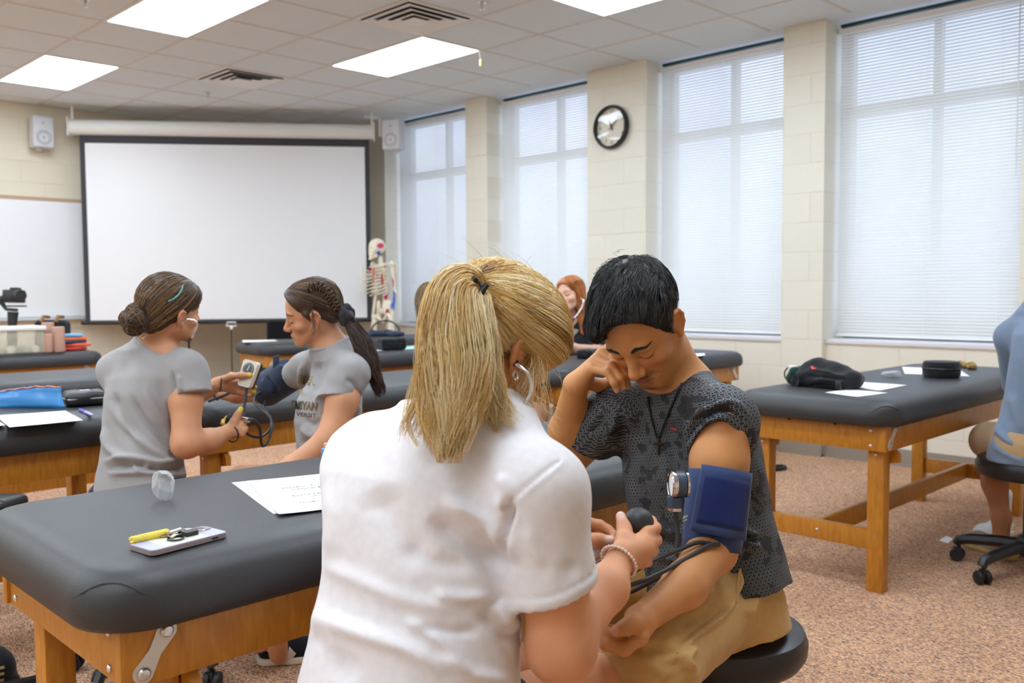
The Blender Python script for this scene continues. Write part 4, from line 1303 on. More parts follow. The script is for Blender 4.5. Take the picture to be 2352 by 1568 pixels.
def stub(p, mix):
    up = np.exp(-((p[:, 0]/.026)**4+((p[:, 2]+.0585+.10*np.abs(p[:, 0]))/.0062)**2))*(p[:, 1] > .07)
    mix(.88*up*(.7+.3*np.abs(vnoise(p, 900, 4))), srgb(62, 42, 30))
    ch = np.exp(-((p[:, 0]/.019)**4+((p[:, 2]+.104)/.013)**2))*(p[:, 1] > .06)
    mix(.8*ch*(.7+.3*np.abs(vnoise(p, 900, 5))), srgb(66, 44, 32))
    for a in (1, -1):
        q = np.stack([a*p[:, 0], p[:, 1], p[:, 2]], 1); A0, B0 = np.array([.064, .012, -.05]), np.array([.018, .074, -.113])
        t = np.clip((q-A0) @ (B0-A0)/((B0-A0)**2).sum(), 0, 1); d = np.linalg.norm(q-A0-t[:, None]*(B0-A0), axis=1)
        mix(.62*np.exp(-(d/.008)**2)*(.6+.4*np.abs(vnoise(p, 900, 6))), srgb(80, 54, 38))
C = skin_cols(V, MH, SK, srgb(172, 104, 84), srgb(38, 26, 20), stub)
C = nails(V, C, [(1433, 893, 1.92), (1419, 899, 1.91), (1411, 1450, 1.522)], srgb(214, 160, 130), .0062)
soft('body', V, Q, skin('skin_brown'), MN, C)

# patterned shirt
def hex_mat():
    m = bpy.data.materials.new('honeycomb_knit'); m.use_nodes = True
    N = m.node_tree.nodes; L = m.node_tree.links; b = N['Principled BSDF']; b.inputs['Roughness'].default_value = .6
    b.inputs['Specular IOR Level'].default_value = .3
    at = N.new('ShaderNodeAttribute'); at.attribute_name = 'weave'
    def vm(op, a, b_=None, c=None):
        n = N.new('ShaderNodeVectorMath'); n.operation = op
        for i, q in enumerate((a, b_, c)):
            if q is None: continue
            if isinstance(q, tuple): n.inputs[i].default_value = q
            else: L.new(q, n.inputs[i])
        return n
    def ma(op, a, b_):
        n = N.new('ShaderNodeMath'); n.operation = op
        for i, q in enumerate((a, b_)):
            if isinstance(q, (int, float)): n.inputs[i].default_value = q
            else: L.new(q, n.inputs[i])
        return n.outputs[0]
    s = (1/.0078,)*3
    p = vm('MULTIPLY', at.outputs['Vector'], (s[0], s[1], 0)).outputs[0]
    r = (1, 1.732, 1); h = (.5, .866, 0)
    a = vm('SUBTRACT', vm('MODULO', p, r).outputs[0], h).outputs[0]
    c = vm('SUBTRACT', vm('MODULO', vm('ADD', p, h).outputs[0], r).outputs[0], h).outputs[0]
    la = vm('LENGTH', a).outputs['Value']; lc = vm('LENGTH', c).outputs['Value']
    d = ma('MINIMUM', la, lc)
    nz = N.new('ShaderNodeTexNoise'); nz.inputs['Scale'].default_value = 22; nz.inputs['Detail'].default_value = 2
    L.new(at.outputs['Vector'], nz.inputs['Vector'])
    v1 = N.new('ShaderNodeTexVoronoi'); v1.distance = 'CHEBYCHEV'; v1.inputs['Scale'].default_value = 55; L.new(at.outputs['Vector'], v1.inputs['Vector'])
    sp = N.new('ShaderNodeSeparateColor'); L.new(v1.outputs['Color'], sp.inputs[0])
    camo = ma('ADD', nz.outputs['Fac'], ma('MULTIPLY', sp.outputs[0], .35))
    rad = ma('ADD', .36, ma('MULTIPLY', camo, .12))
    ring = ma('GREATER_THAN', d, rad)
    core = ma('LESS_THAN', d, ma('MULTIPLY', rad, .66))
    lite = ma('MULTIPLY', ma('SUBTRACT', 1, ring), ma('SUBTRACT', 1, core))
    f = ma('MULTIPLY', lite, ma('MULTIPLY', ma('GREATER_THAN', camo, .55), .9))
    f2_ = ma('ADD', f, ma('MULTIPLY', lite, .18))
    mx = N.new('ShaderNodeMix'); mx.data_type = 'RGBA'; mx.inputs['A'].default_value = (*srgb(34, 35, 38), 1); mx.inputs['B'].default_value = (*srgb(112, 114, 118), 1)
    L.new(f2_, mx.inputs['Factor']); L.new(mx.outputs['Result'], b.inputs['Base Color'])
    return m
M_hex = hex_mat()
S = SDF()
S.loft(mA, mw, mu, mv, [(-.01, 0, .008, .180, .142), (.06, 0, .006, .172, .130), (.14, 0, 0, .158, .116), (.24, 0, 0, .16, .112), (.32, 0, -.005, .158, .1), (.385, 0, -.01, .11, .078)], 2.3)
S.chain([mNB, mLs], [.062, .064], .06).chain([mNB, mRs], [.06, .058], .06)
S.chain([mLs, P(1655, 1010, 1.83)], [.066, .069], .03)
mRhem = mRs+(mRe-mRs)*.5
S.chain([mRs, mRs+(mRe-mRs)*.62], [.061, .066], .03)
S.plane(mRhem, P(1318, 1060, 2.15)-P(1372, 985, 2.09), .12)
S.plane(P(1652, 1000, 1.80), P(1636, 1150, 1.74)-P(1656, 1000, 1.85)+(-FW*.10), .115)
S.cone(MH.w((0, -.03, -.05)), mNB+(MH.w((0, -.022, -.045))-mNB)*.10, .062, .066, .006, -1)
V, Q = S.mesh(.004)
sl = [(1600, 950), (1650, 928), (1690, 940)]
V = folds(V, Q, [([(1566, 1010), (1610, 950), (1680, 925), (1726, 960)], 7, .006), ([(1572, 1030), (1606, 968), (1670, 942), (1716, 985)], 6, -.006), ([(1576, 1045), (1604, 985), (1660, 955), (1710, 1000)], 6, .006), ([(1560, 980), (1600, 930), (1660, 905)], 7, -.005),
    ([(1440, 960), (1430, 1020), (1440, 1080)], 14, -.006), ([(1390, 930), (1380, 970), (1350, 1000)], 8, -.005), ([(1420, 935), (1405, 980), (1385, 1020)], 8, .005),
    ([(1490, 930), (1500, 1000), (1480, 1080)], 14, .004), ([(1540, 960), (1545, 1040), (1570, 1120)], 14, -.005), ([(1500, 1200), (1560, 1225), (1650, 1215)], 12, .006), ([(1520, 1240), (1600, 1258), (1700, 1235)], 9, -.007),
    ([(1690, 1200), (1720, 1225), (1745, 1230)], 9, .007), ([(1680, 1255), (1720, 1248), (1750, 1262)], 8, .007), ([(1670, 1240), (1715, 1236), (1745, 1245)], 8, -.008), ([(1700, 1100), (1730, 1140), (1735, 1190)], 14, -.005),
    ([(1478, 1262), (1540, 1285), (1600, 1292)], 7, .006), ([(1440, 1110), (1470, 1180), (1520, 1240)], 16, .004)])
N_ = normals(V, Q); V = V + N_*(.0016*vnoise(V, 48, 15))[:, None]
mSh = np_mesh('shirt', V, Q)
at_ = mSh.attributes.new('weave', 'FLOAT_VECTOR', 'POINT')
q_ = V-mA; ang = np.arctan2(q_ @ mu, q_ @ mv)*.13
at_.data.foreach_set('vector', np.ascontiguousarray(np.stack([ang+5, q_ @ mw+5, np.zeros(len(V))], 1), np.float32).ravel())
link('shirt', mSh, M_hex, MN); mB = bvh_of(V, Q)
pts = [on(mB, *q, .0015) for q in ((1586, 800), (1582, 838), (1566, 880), (1545, 905), (1522, 916), (1500, 914), (1486, 905))]

# khaki joggers
S = SDF()
S.chain([mLh, mLk], [.106, .082], .05).chain([mRh, mRk], [.100, .08], .05)
S.loft(mA-mw*.11, mw, mu, mv, [(0, 0, .0, .162, .12), (.07, 0, 0, .16, .118), (.13, 0, 0, .145, .105)], 2.3)
S.chain([mLk, P(1492, 1650, 1.62), gnd(mLk+RT*.02, .12)], [.08, .072, .055], .03).chain([mRk, gnd(mRk-RT*.02, .12)], [.08, .055], .03)
V, Q = S.mesh(.0055)
V = folds(V, Q, [([(1690, 1290), (1700, 1335), (1690, 1375), (1670, 1400)], 7, .007), ([(1700, 1300), (1714, 1340), (1716, 1390)], 8, -.006), ([(1730, 1330), (1735, 1370), (1720, 1420)], 8, .006), ([(1720, 1330), (1700, 1365), (1680, 1392)], 6, -.005),
    ([(1690, 1385), (1655, 1420), (1600, 1460), (1556, 1505)], 4, .005), ([(1690, 1378), (1650, 1410), (1596, 1450), (1550, 1494)], 5, -.003),
    ([(1600, 1480), (1570, 1510), (1520, 1510)], 10, .008), ([(1480, 1480), (1530, 1500), (1570, 1530)], 12, -.007), ([(1560, 1520), (1590, 1535), (1580, 1566)], 10, .009), ([(1460, 1500), (1500, 1530), (1540, 1560)], 14, .005),
    ([(1640, 1320), (1600, 1350), (1560, 1370)], 18, -.006), ([(1620, 1300), (1680, 1290), (1720, 1300)], 10, .007), ([(1640, 1400), (1600, 1420), (1560, 1420)], 14, -.004)])
N_ = normals(V, Q); V = V + N_*(.0018*vnoise(V, 40, 17))[:, None]
soft('joggers', V, Q, fabric('khaki_fleece', srgb(196, 158, 100), 800, .3), MN); kB = bvh_of(V, Q)
pts = smooth_path([on(kB, *q, .001) for q in ((1690, 1384), (1655, 1415), (1600, 1455), (1556, 1500))], 5)
MB().tube(pts, .0016, 5).build('seam', fabric('khaki_fleece', srgb(196, 158, 100)), MN)
pts = smooth_path([on(kB, *q, .001) for q in ((1706, 1284), (1700, 1310), (1694, 1345), (1690, 1384))], 5)
MB().tube(pts, .0028, 6).build('pocket_edge', fabric('khaki_fleece', srgb(196, 158, 100)), MN)

# hair: short, combed forward over a darker undercoat
S = SDF()
MH.e(S, (0, -.018, .044), (.083, .102, .094), .02); MH.e(S, (0, .035, .066), (.07, .062, .05), .03); MH.e(S, (.022, .058, .064), (.05, .034, .028), .02)
for a in (1, -1): MH.c(S, (a*.071, .018, .03), (a*.0735, .010, -.022), .013, .006, .015)
MH.e(S, (-.022, .094, .008), (.070, .066, .086), .012, -1); MH.e(S, (.02, .092, -.018), (.064, .062, .07), .012, -1)
for a in (1, -1): MH.e(S, (a*.086, -.010, -.018), (.024, .027, .034), .005, -1)
MH.e(S, (0, -.05, -.105), (.1, .09, .055), .012, -1)
V, Q = S.mesh(.0034); B = bvh_of(V, Q); V0 = V
r_ = np.random.default_rng(21); c = MH.w((0, -.01, .03)); crown = unit([.012, -.052, .098])
D = []
while len(D) < 12000:
    d = unit(r_.normal(size=3))
    if d[2] > -.45 and not (d[1] > .55 and d[2] < .42) and not (d[2] < -.15 and d[1] > -.2): D.append(d)
D = np.array(D); n = len(D); m = 12
away = D*(D @ crown)[:, None]-crown[None]; away /= np.maximum(np.linalg.norm(away, axis=1, keepdims=True), 1e-6)
fw_ = np.array([.55, 1, -.12]); fw_ = fw_-D*(D @ fw_)[:, None]
CD = unit_rows(r_.normal(size=(420, 3))); ci = np.argmax(D @ CD.T, 1); cn = r_.normal(0, .42, (420, 3)); cl = r_.uniform(0, 1, 420)
D = unit_rows(D+(CD[ci]-D)*.35)
tw = unit_rows(away*.75 + fw_*np.clip(D[:, 2:3]*1.1, 0, .9) + cn[ci] + r_.normal(0, .10, (n, 3)))
ln = np.where(D[:, 2] > .25, r_.uniform(.3, .9, n), r_.uniform(.14, .38, n))*np.where((D[:, 2] > .55) & (D[:, 1] < .1), .75, 1)
tt = np.linspace(0, 1, m)
dirs = D[:, None]*np.cos(tt[None]*ln[:, None])[:, :, None]+tw[:, None]*np.sin(tt[None]*ln[:, None])[:, :, None]
top = np.clip(D[:, 2]*1.5, .15, 1)
lift = (.0008+(.004*r_.uniform(0, 1, (n, 1))+.010*cl[ci][:, None]**1.5)*np.sin(tt*math.pi*.8)[None]*top[:, None])
sp_ = project_strands(c+(dirs/np.linalg.norm(dirs, axis=2, keepdims=True)) @ MH.M.T*.16, B, c, lift)
ok = []
for i in range(n):
    q = MH.loc(sp_[i]); ok.append(not np.any((q[:, 1] > .055) & (q[:, 2] < .094-.85*np.clip(q[:, 0]+.012, 0, .06)) & (q[:, 0] > -.06)) and not np.any((abs(q[:, 0]) > .066) & (q[:, 2] < .012) & (q[:, 1] > -.032) & (q[:, 1] < .016)))
sp_ = sp_[np.array(ok)]; n = len(sp_)
tuft = []
for i in range(46):
    a = MH.w((.012+r_.normal(0, .012), -.05+r_.normal(0, .012), .135)); tuft.append([a+MH.M @ np.array([r_.normal(0, .006)*t-.01*t, .035*t+.01*t*t, .018*math.sin(t*2.4)]) + RT*(-.012*t*r_.uniform(.2, 1.6)) for t in np.linspace(0, 1, m)])
tuft = np.array(tuft)
BK = [(40, 39, 40), (28, 27, 28), (78, 78, 80), (20, 19, 20)]
V, Q = join((V0, Q), strands(sp_, r_.uniform(.0003, .00065, n)), strands(tuft, np.full(len(tuft), .0004)))
soft('hair', V, Q, mat('black_hair', (.05, .05, .05), .34, spec=.6, attr=True), MN, np.concatenate([np.tile(srgb(24, 22, 22), (len(V0), 1)), hair_cols(n, m, 3, BK, 3, [.4, .3, .2, .1]), hair_cols(len(tuft), m, 3, BK, 4)]))
# eyebrows and lashes
def brows(Hd, root, B, col, n=90, seed=0, h=1.):
    r = np.random.default_rng(seed); ps = []
    for a in (1, -1):
        for i in range(n):
            t = r.uniform(0, 1); x = a*(.013+.035*t); z = .019+.007*math.sin(t*2.9)+r.normal(0, .0016)*(1.3-t)*h
            q = np.array([x, .13, z]); dr = np.array([a*.007, 0, .0035-.006*t])
            pp = []
            for s in np.linspace(0, 1, 5):
                w0 = Hd.w(q+dr*s*.8); hh = B.ray_cast(Vector(w0), Vector(-Hd.M[:, 1]))
                if hh[0] is None: break
                pp.append(np.array(hh[0])+Hd.M[:, 1]*.0008*s)
            if len(pp) == 5: ps.append(pp)
    V, Q = strands(np.array(ps), np.full(len(ps), .00035)); soft('eyebrows', V, Q, M_hair, root, np.tile(srgb(*col), (len(V), 1)))
def lashes(Hd, root, B, col, n=18):
    ps = []
    for a in (1, -1):
        for t in np.linspace(-1, 1, n):
            q = np.array([a*.033+.0145*t, .13, -.0115+.004*t*t]); hh = B.ray_cast(Vector(Hd.w(q)), Vector(-Hd.M[:, 1]))
            if hh[0] is None: continue
            p0 = np.array(hh[0]); ps.append([p0+Hd.M @ np.array([a*.002*t*s, (.0036*s-.001*s*s), -.0025*s+.001*s*s]) for s in np.linspace(0, 1, 4)])
    V, Q = strands(np.array(ps), np.full(len(ps), .0002)); soft('eyelashes', V, Q, M_hair, root, np.tile(srgb(*col), (len(V), 1)))
bB = BVHTree.FromObject([x for x in ALLC(MN) if x.name.startswith('body')][0], bpy.context.evaluated_depsgraph_get())

brows(MH, MN, bB, (34, 24, 20), 150, 1, 1.25)
lashes(MH, MN, bB, (20, 16, 14))
# ---- helpers for the other people
def decal(name, txt, size, B, m, parent, x0, y0, ax, ay, off=0., lift=.0012, kind=None):
    "lettering printed on a surface: text coordinates -> pixel axes ax, ay -> the cloth under it"
    def proj(me):
        for v in me.vertices:
            px = x0+ax[0]*v.co.x+ay[0]*v.co.y; py = y0+ax[1]*v.co.x+ay[1]*v.co.y
            q = on(B, px, py, lift)
            v.co = q if q is not None else P(px, py, 3)
    return text_mesh(name, txt, size, m, None, parent, 0, 'CENTER', off, proj=proj)


def shape_decal(name, polys, B, m, parent, lift=.0012, n=4):
    bm = bmesh.new()
    for pl in polys:
        pts = []
        for a, b in zip(pl, pl[1:]+pl[:1]):
            for t in range(n): pts.append((a[0]+(b[0]-a[0])*t/n, a[1]+(b[1]-a[1])*t/n))
        vs = []
        for p in pts:
            q = on(B, *p, lift)
            if q is not None: vs.append(bm.verts.new(q))
        if len(vs) > 2: bm.faces.new(vs)
    bmesh.ops.triangulate(bm, faces=bm.faces)
    me = bpy.data.meshes.new(name); bm.to_mesh(me); bm.free()
    return link(name, me, m, parent)


def shoe(root, heel, toe, mats, h=.075, w=.045, name='shoe', swoosh=None):
    "a low sneaker from heel to toe on the floor; returns nothing"
    heel = np.array([heel[0], heel[1], 0.]); toe = np.array([toe[0], toe[1], 0.]); d = unit(toe-heel); L = np.linalg.norm(toe-heel)
    s_ = np.array([d[1], -d[0], 0]); z = np.array([0, 0, 1.])
    M = np.stack([s_, d, z], 1); f = lambda a, b, c: heel + s_*a + d*b*L + z*c
    S = SDF()
    S.chain([f(0, .14, .034), f(0, .4, .036), f(0, .72, .032), f(0, .86, .03)], [w*.72, w*.72, w*.86, w*.66], .03)
    S.chain([f(0, .13, .06), f(0, .30, .062)], [w*.66, w*.62], .03); S.cone(f(0, .4, .055), f(0, .7, .036), w*.55, w*.55, .03)
    S.cone(f(0, .2, .05), f(0, .17, .14), w*.48, w*.52, .008, -1)
    S.plane(f(0, .5, .022), -z, .4)
    sh = soft(name, *S.mesh(.004), mats[0], root)
    S = SDF(); S.chain([f(0, .12, .014), f(0, .45, .014), f(0, .74, .014), f(0, .88, .014)], [w*.8, w*.78, w*.92, w*.7], .03); S.plane(f(0, .5, .026), z, .4); S.plane(f(0, .5, .001), -z, .4)
    soft('sole', *S.mesh(.004), mats[1], sh)
    return f


SK_LIGHT, SK_TAN, SK_PINK = srgb(204, 148, 112), srgb(196, 140, 100), srgb(222, 176, 152)
M_grey_tee = fabric('heather_grey_jersey', srgb(158, 156, 156), 900, .25, (900, .10, (1, 1, 1)))
M_navyshort = fabric('navy_shorts', srgb(34, 38, 52))

# ---- the woman with the low bun, reading the gauge
G1 = thing('person', 'woman with a low hair bun in a grey T-shirt, holding the white dial gauge', 'person', (*P(330, 1130, 2.93)[:2], 0))
H1 = Head(143.8, -5.4, -15.7, P(390, 712, 2.953), .94)
a1, w1, u1, v1, l1 = torso_frame(P(322, 1130, 2.92), P(338, 820, 2.98), 152)
Ls, Rs, NB = P(268, 850, 3.03), P(428, 852, 2.92), P(352, 805, 2.98)
Le, Re, Lw, Rw = P(340, 985, 3.22), P(428, 1018, 2.86), P(500, 882, 3.2), P(524, 992, 3.03)
S = SDF(); H1.skull(S); H1.neck(S, NB, .048, .054)
S.loft(a1, w1, u1, v1, [(-.05, 0, 0, .12, .08), (.2, 0, 0, .11, .08), (.36, 0, 0, .11, .07), (.43, 0, 0, .06, .05)])
S.chain([NB, Ls], .042, .05).chain([NB, Rs], .042, .05)
S.chain([Rs, Rs+(Re-Rs)*.4, Re], [.04, .047, .045], .03).chain([Re, P(478, 1012, 2.94), Rw], [.043, .036, .024], .025)
S.chain([Ls, Le, Lw], [.048, .042, .024], .03)
k_ = [(547, 964, 3.06), (558, 975, 3.05), (561, 987, 3.045), (554, 997, 3.04)]
palm(S, Rw, k_, .018, .011)
for i, q in enumerate(((545, 956, 3.10), (545, 966, 3.10), (545, 976, 3.09), (540, 986, 3.08))):
    e_ = [(530, 954, 3.11), (521, 959, 3.11), (513, 966, 3.11), (511, 973, 3.10)][i]
    finger(S, [k_[i], (k_[i][0]+2, k_[i][1]-3, 3.085), q, e_], [.0105, .0095, .0088, .0076])
finger(S, [(530, 985, 3.03), (538, 968, 3.04), (546, 953, 3.05), (553, 939, 3.055)], [.015, .0125, .0105, .0088], .012)
k_ = [(540, 876, 3.22), (543, 884, 3.23), (543, 892, 3.23), (538, 899, 3.225)]
palm(S, Lw, k_, .018, .011)
for i, e_ in enumerate((((560, 874, 3.21), (584, 872, 3.2)), ((566, 886, 3.22), (586, 889, 3.2)), ((564, 896, 3.22), (584, 900, 3.2)), ((558, 903, 3.22), (576, 909, 3.2)))):
    finger(S, [k_[i], e_[0], e_[1]], [.0105, .0092, .0078])
finger(S, [(512, 872, 3.2), (532, 864, 3.17), (554, 862, 3.14), (574, 861, 3.13)], [.0145, .0125, .0105, .009], .012)
f1 = unit([v1[0], v1[1], 0]); hp = a1+np.array([0, 0, -.03])
kR, kL = P(560, 1215, 2.93), P(420, 1215, 3.12)
aR = P(634, 1452, 2.82); aL = np.array([*(kL+f1*.0)[:2], .10])
S.chain([hp+u1*.09, kR], [.085, .06], .04).chain([kR, aR], [.052, .034], .03).chain([hp-u1*.09, kL], [.085, .06], .04).chain([kL, aL], [.052, .034], .03)
S.cone(aR, PZ(640, 1503, .045), .034, .03, .03)
V, Q = S.mesh(.0065, [(H1.o-.12, H1.o+.12, .0035), (P(535, 970, 3.06)-.06, P(535, 970, 3.06)+.06, .0032), (P(555, 885, 3.2)-.06, P(555, 885, 3.2)+.06, .0032)])
C = skin_cols(V, H1, SK_LIGHT, srgb(180, 104, 92), srgb(70, 50, 36))
C = nails(V, C, [(554, 938, 3.045), (575, 860, 3.12), (529, 953, 3.10), (520, 958, 3.10), (512, 965, 3.10), (585, 889, 3.19), (583, 900, 3.19)], srgb(244, 214, 60), .0085)
soft('body', V, Q, skin('skin_tan'), G1, C)
S = SDF()
hem = P(440, 905, 2.9); S.chain([Rs, hem+(hem-Rs)*.25], [.058, .066], .03); S.plane(hem, P(444, 950, 2.89)-P(438, 905, 2.9), .12)
S.loft(a1, w1, u1, v1, [(-.035, .0, 0, .163, .12), (.02, 0, 0, .158, .115), (.1, 0, 0, .142, .108), (.2, -.005, 0, .135, .10), (.3, -.004, -.004, .138, .098), (.36, 0, -.004, .132, .088), (.41, 0, 0, .10, .07), (.44, 0, 0, .07, .055)], 2.2)
S.chain([NB, Rs], [.054, .056], .05).chain([NB, Ls], [.054, .058], .05); S.chain([Ls, Ls+(Le-Ls)*.5], [.057, .058], .03)
nd = unit(H1.w((0, -.022, -.045))-NB); S.cone(NB, NB+nd*.04, .064, .058, .02); S.plane(NB+nd*.036, nd, .1)
COLLAR_G1 = (NB+nd*.028, nd); S.cone(H1.w((0, -.022, -.05)), NB, .053, .056, .005, -1)
V, Q = S.mesh(.0055)
V = folds(V, Q, [([(250, 920), (290, 985), (360, 1040), (420, 1070)], 8, .008), ([(300, 900), (330, 960), (390, 1020), (415, 1040)], 8, -.008), ([(262, 900), (275, 960), (310, 1020)], 9, -.007), ([(330, 880), (350, 930), (390, 985)], 8, .006),
    ([(235, 1060), (300, 1050), (370, 1062), (430, 1050)], 6, .010), ([(240, 1075), (310, 1068), (370, 1078), (440, 1070)], 5, -.010), ([(245, 1088), (320, 1086), (400, 1090), (445, 1088)], 5, .008), ([(300, 1062), (320, 1078), (350, 1066)], 5, .008),
    ([(395, 850), (400, 890), (402, 930)], 5, -.007), ([(410, 860), (416, 890), (420, 900)], 5, .005), ([(232, 980), (250, 1030), (300, 1060)], 9, .007)])
N_ = normals(V, Q); V = V+N_*(.0018*vnoise(V, 50, 31))[:, None]
b1 = soft('shirt', V, Q, M_grey_tee, G1)
c_, n_ = COLLAR_G1; x1 = unit(np.cross(n_, FW)); x2 = np.cross(n_, x1)
MB().tube([c_+x1*.062*math.cos(t)+x2*.064*math.sin(t) for t in np.linspace(0, 6.2832, 33)], .0085, 8, flat=.8).build('collar', M_grey_tee, G1)
S = SDF(); S.loft(a1-w1*.09, w1, u1, v1, [(0, 0, 0, .175, .125), (.08, 0, 0, .15, .105)]); S.chain([hp+u1*.09, hp+u1*.09+(kR-hp-u1*.09)*.7], [.10, .085], .04).chain([hp-u1*.09, hp-u1*.09+(kL-hp+u1*.09)*.7], [.10, .085], .04)
soft('shorts', *S.mesh(.008), M_navyshort, G1)
S = SDF(); H1.e(S, (0, -.018, .040), (.081, .102, .092), .02); H1.e(S, (0, .045, .055), (.07, .058, .05), .03); H1.e(S, (0, -.07, -.02), (.062, .04, .05), .03)
H1.e(S, (0, .088, -.045), (.09, .05, .082), .01, -1)
for a in (1, -1): H1.e(S, (a*.087, -.006, -.02), (.024, .024, .032), .006, -1)
tie = P(334, 738, 2.90); bc = P(312, 732, 2.865)
V, Q = S.mesh(.004); B = bvh_of(V, Q)
BR = [(96, 76, 58), (74, 58, 46), (140, 106, 66), (168, 130, 80), (56, 44, 36)]
st = scalp_strands(H1, B, tie, 1500, 14, 41, lambda d: not (d[1] > .4 and d[2] < .1) and d[2] > -.6 and not (abs(d[0]) > .7 and d[2] < .1 and d[1] > -.4))
bun = []
r_ = np.random.default_rng(42)
for i in range(1500):
    k = i % 5; ce = bc + RT*[0, -.022, .018, -.006, .008][k] + UP*[.018, .0, .006, -.022, -.004][k] + FW*[0, 0, .01, .0, -.01][k]
    ax = unit([r_.normal(), r_.normal(), r_.normal()]) if i % 50 == 0 else ax
    p1 = unit(np.cross(ax, FW+.1)); p2 = np.cross(ax, p1); R_ = [.033, .03, .03, .032, .036][k]*r_.uniform(.86, 1.04); t0 = r_.uniform(0, 6.3); of = r_.normal(0, .012)
    bun.append([ce + ax*of + (p1*math.cos(t0+t)+p2*math.sin(t0+t))*math.sqrt(max(R_**2-of**2, 1e-6)) for t in np.linspace(0, 3.6, 14)])
S = SDF(); S.ell(bc+UP*.01, .032); S.ell(bc-RT*.018-UP*.01, .026); S.ell(bc+RT*.016-UP*.012, .026); S.cone(bc, P(345, 742, 2.91), .03, .035)
Vb, Qb = S.mesh(.005)
ex = pathset([P(322, 752, 2.87), P(324, 770, 2.865), P(318, 790, 2.862)], 26, 10, [(.01, .01), (.02, .01), (.03, .01)], .01, 43)
V_, Q_ = join((V, Q), strands(st, np.full(len(st), .0009)), (Vb, Qb), strands(np.array(bun), np.full(len(bun), .0014)), strands(ex, np.full(26, .0005)))
soft('hair', V_, Q_, M_hair, G1, np.concatenate([np.tile(srgb(72, 54, 42), (len(V), 1)), hair_cols(len(st), 14, 3, BR, 44, [.34, .24, .2, .1, .12]), np.tile(srgb(60, 46, 36), (len(Vb), 1)), hair_cols(len(bun), 14, 3, BR, 45, [.36, .3, .14, .05, .15]), hair_cols(26, 10, 3, BR, 46)]))
pts = [on(B, *q, .002) for q in ((386, 692), (398, 686), (408, 678), (416, 666), (419, 656))]
MB().tube([p for p in pts if p is not None], .0028, 6).build('headband', mat('teal_band', srgb(96, 176, 170), .5), G1)
cw = P(512, 985, 3.0)
for nm, c0, dirn, r0 in (('black_bracelet', P(532, 996, 3.03), unit(Rw-P(478, 1012, 2.94)), .028), ('bracelet', P(507, 881, 3.2), unit(P(540, 884, 3.22)-Lw), .027)):
    x1 = unit(np.cross(dirn, FW)); x2 = np.cross(dirn, x1)
    MB().tube([c0+x1*r0*math.cos(t)+x2*r0*math.sin(t) for t in np.linspace(0, 6.2832, 25)], .0022, 6).build('bracelet', M_black, G1)
M_sole = mat('shoe_sole', srgb(226, 216, 200), .7); M_shoeblk = fabric('black_mesh', srgb(30, 30, 34)); M_shoewht = fabric('white_mesh', srgb(214, 208, 200))
h0, t0 = PZ(592, 1524, .0), PZ(735, 1512, .0); t0 = h0+unit(t0-h0)*.27
ff = shoe(G1, h0, t0, (M_shoeblk, M_sole))
sB = bvh_of(*[(lambda me: (np.array([v.co for v in me.vertices]), [tuple(p.vertices) for p in me.polygons]))([x for x in ALLC(G1) if x.name.startswith('shoe')][0].data)][0])
shape_decal('logo_mark', [[(603, 1486), (625, 1498), (650, 1501), (663, 1494), (664, 1484), (680, 1500), (672, 1510), (650, 1512), (625, 1504)]], sB, mat('offwhite', srgb(222, 214, 204), .6), G1, .0025)
shoe(G1, aL[:2]-f1[:2]*.05, aL[:2]+f1[:2]*.21, (M_shoeblk, M_sole))

# ---- the woman with the long plait, arm on the table with the blue cuff
G2 = thing('person', 'woman with a long plaited ponytail in profile, grey lettered T-shirt, cuffed arm on the table', 'person', (*P(770, 1130, 3.1)[:2], 0))
H2 = Head(-80.5, 17.1, 18.4, P(717, 715, 3.054), .90)
a2, w2, u2, v2, l2 = torso_frame(P(765, 1115, 3.10), P(766, 835, 3.10), -72)
Ls, Rs, NB = P(806, 858, 2.97), P(704, 846, 3.27), P(762, 806, 3.10)
Le, Re, Lw, Rw = P(758, 1010, 2.90), P(606, 899, 3.47), P(668, 1072, 2.84), P(497, 900, 3.5)
S = SDF(); H2.skull(S); H2.neck(S, NB, .047, .054)
S.loft(a2, w2, u2, v2, [(-.05, 0, 0, .11, .075), (.2, 0, 0, .10, .07), (.34, 0, 0, .10, .06), (.40, 0, 0, .06, .045)])
S.chain([NB, Ls], .042, .05).chain([NB, Rs], .042, .05)
S.chain([Ls, Ls+(Le-Ls)*.4, Le], [.04, .048, .046], .03).chain([Le, Lw, P(640, 1095, 2.82)], [.044, .03, .024], .025)
S.chain([Rs, Re], [.048, .042], .03).chain([Re, P(545, 903, 3.48), Rw], [.042, .034, .026], .025)
k_ = [(468, 893, 3.5), (464, 899, 3.5), (464, 906, 3.5), (468, 912, 3.5)]; palm(S, Rw, k_, .019, .011)
for q in k_: finger(S, [q, (q[0]-14, q[1], 3.5), (q[0]-24, q[1]+2, 3.49)], [.010, .009, .0075])
f2g = unit([v2[0], v2[1], 0]); hp = a2+np.array([0, 0, -.02])
kL, kR = P(545, 1128, 2.86), P(560, 1110, 3.15)
aL2, aR2 = np.array([*(P(545, 1128, 2.86)+RT*.06)[:2], .1]), np.array([*PZ(600, 1470, .0)[:2], .1])
S.chain([hp-u2*.08, kL], [.088, .062], .04).chain([hp+u2*.08, kR], [.088, .062], .04).chain([kL, aL2], [.052, .034], .03).chain([kR, aR2], [.052, .034], .03)
V, Q = S.mesh(.0065, [(H2.o-.12, H2.o+.12, .0024), (P(490, 900, 3.5)-.06, P(490, 900, 3.5)+.05, .004)])
C = skin_cols(V, H2, SK_LIGHT, srgb(186, 108, 92), srgb(64, 46, 36))
soft('body', V, Q, skin('skin_tan'), G2, C); bB2 = bvh_of(V, Q)
S = SDF()
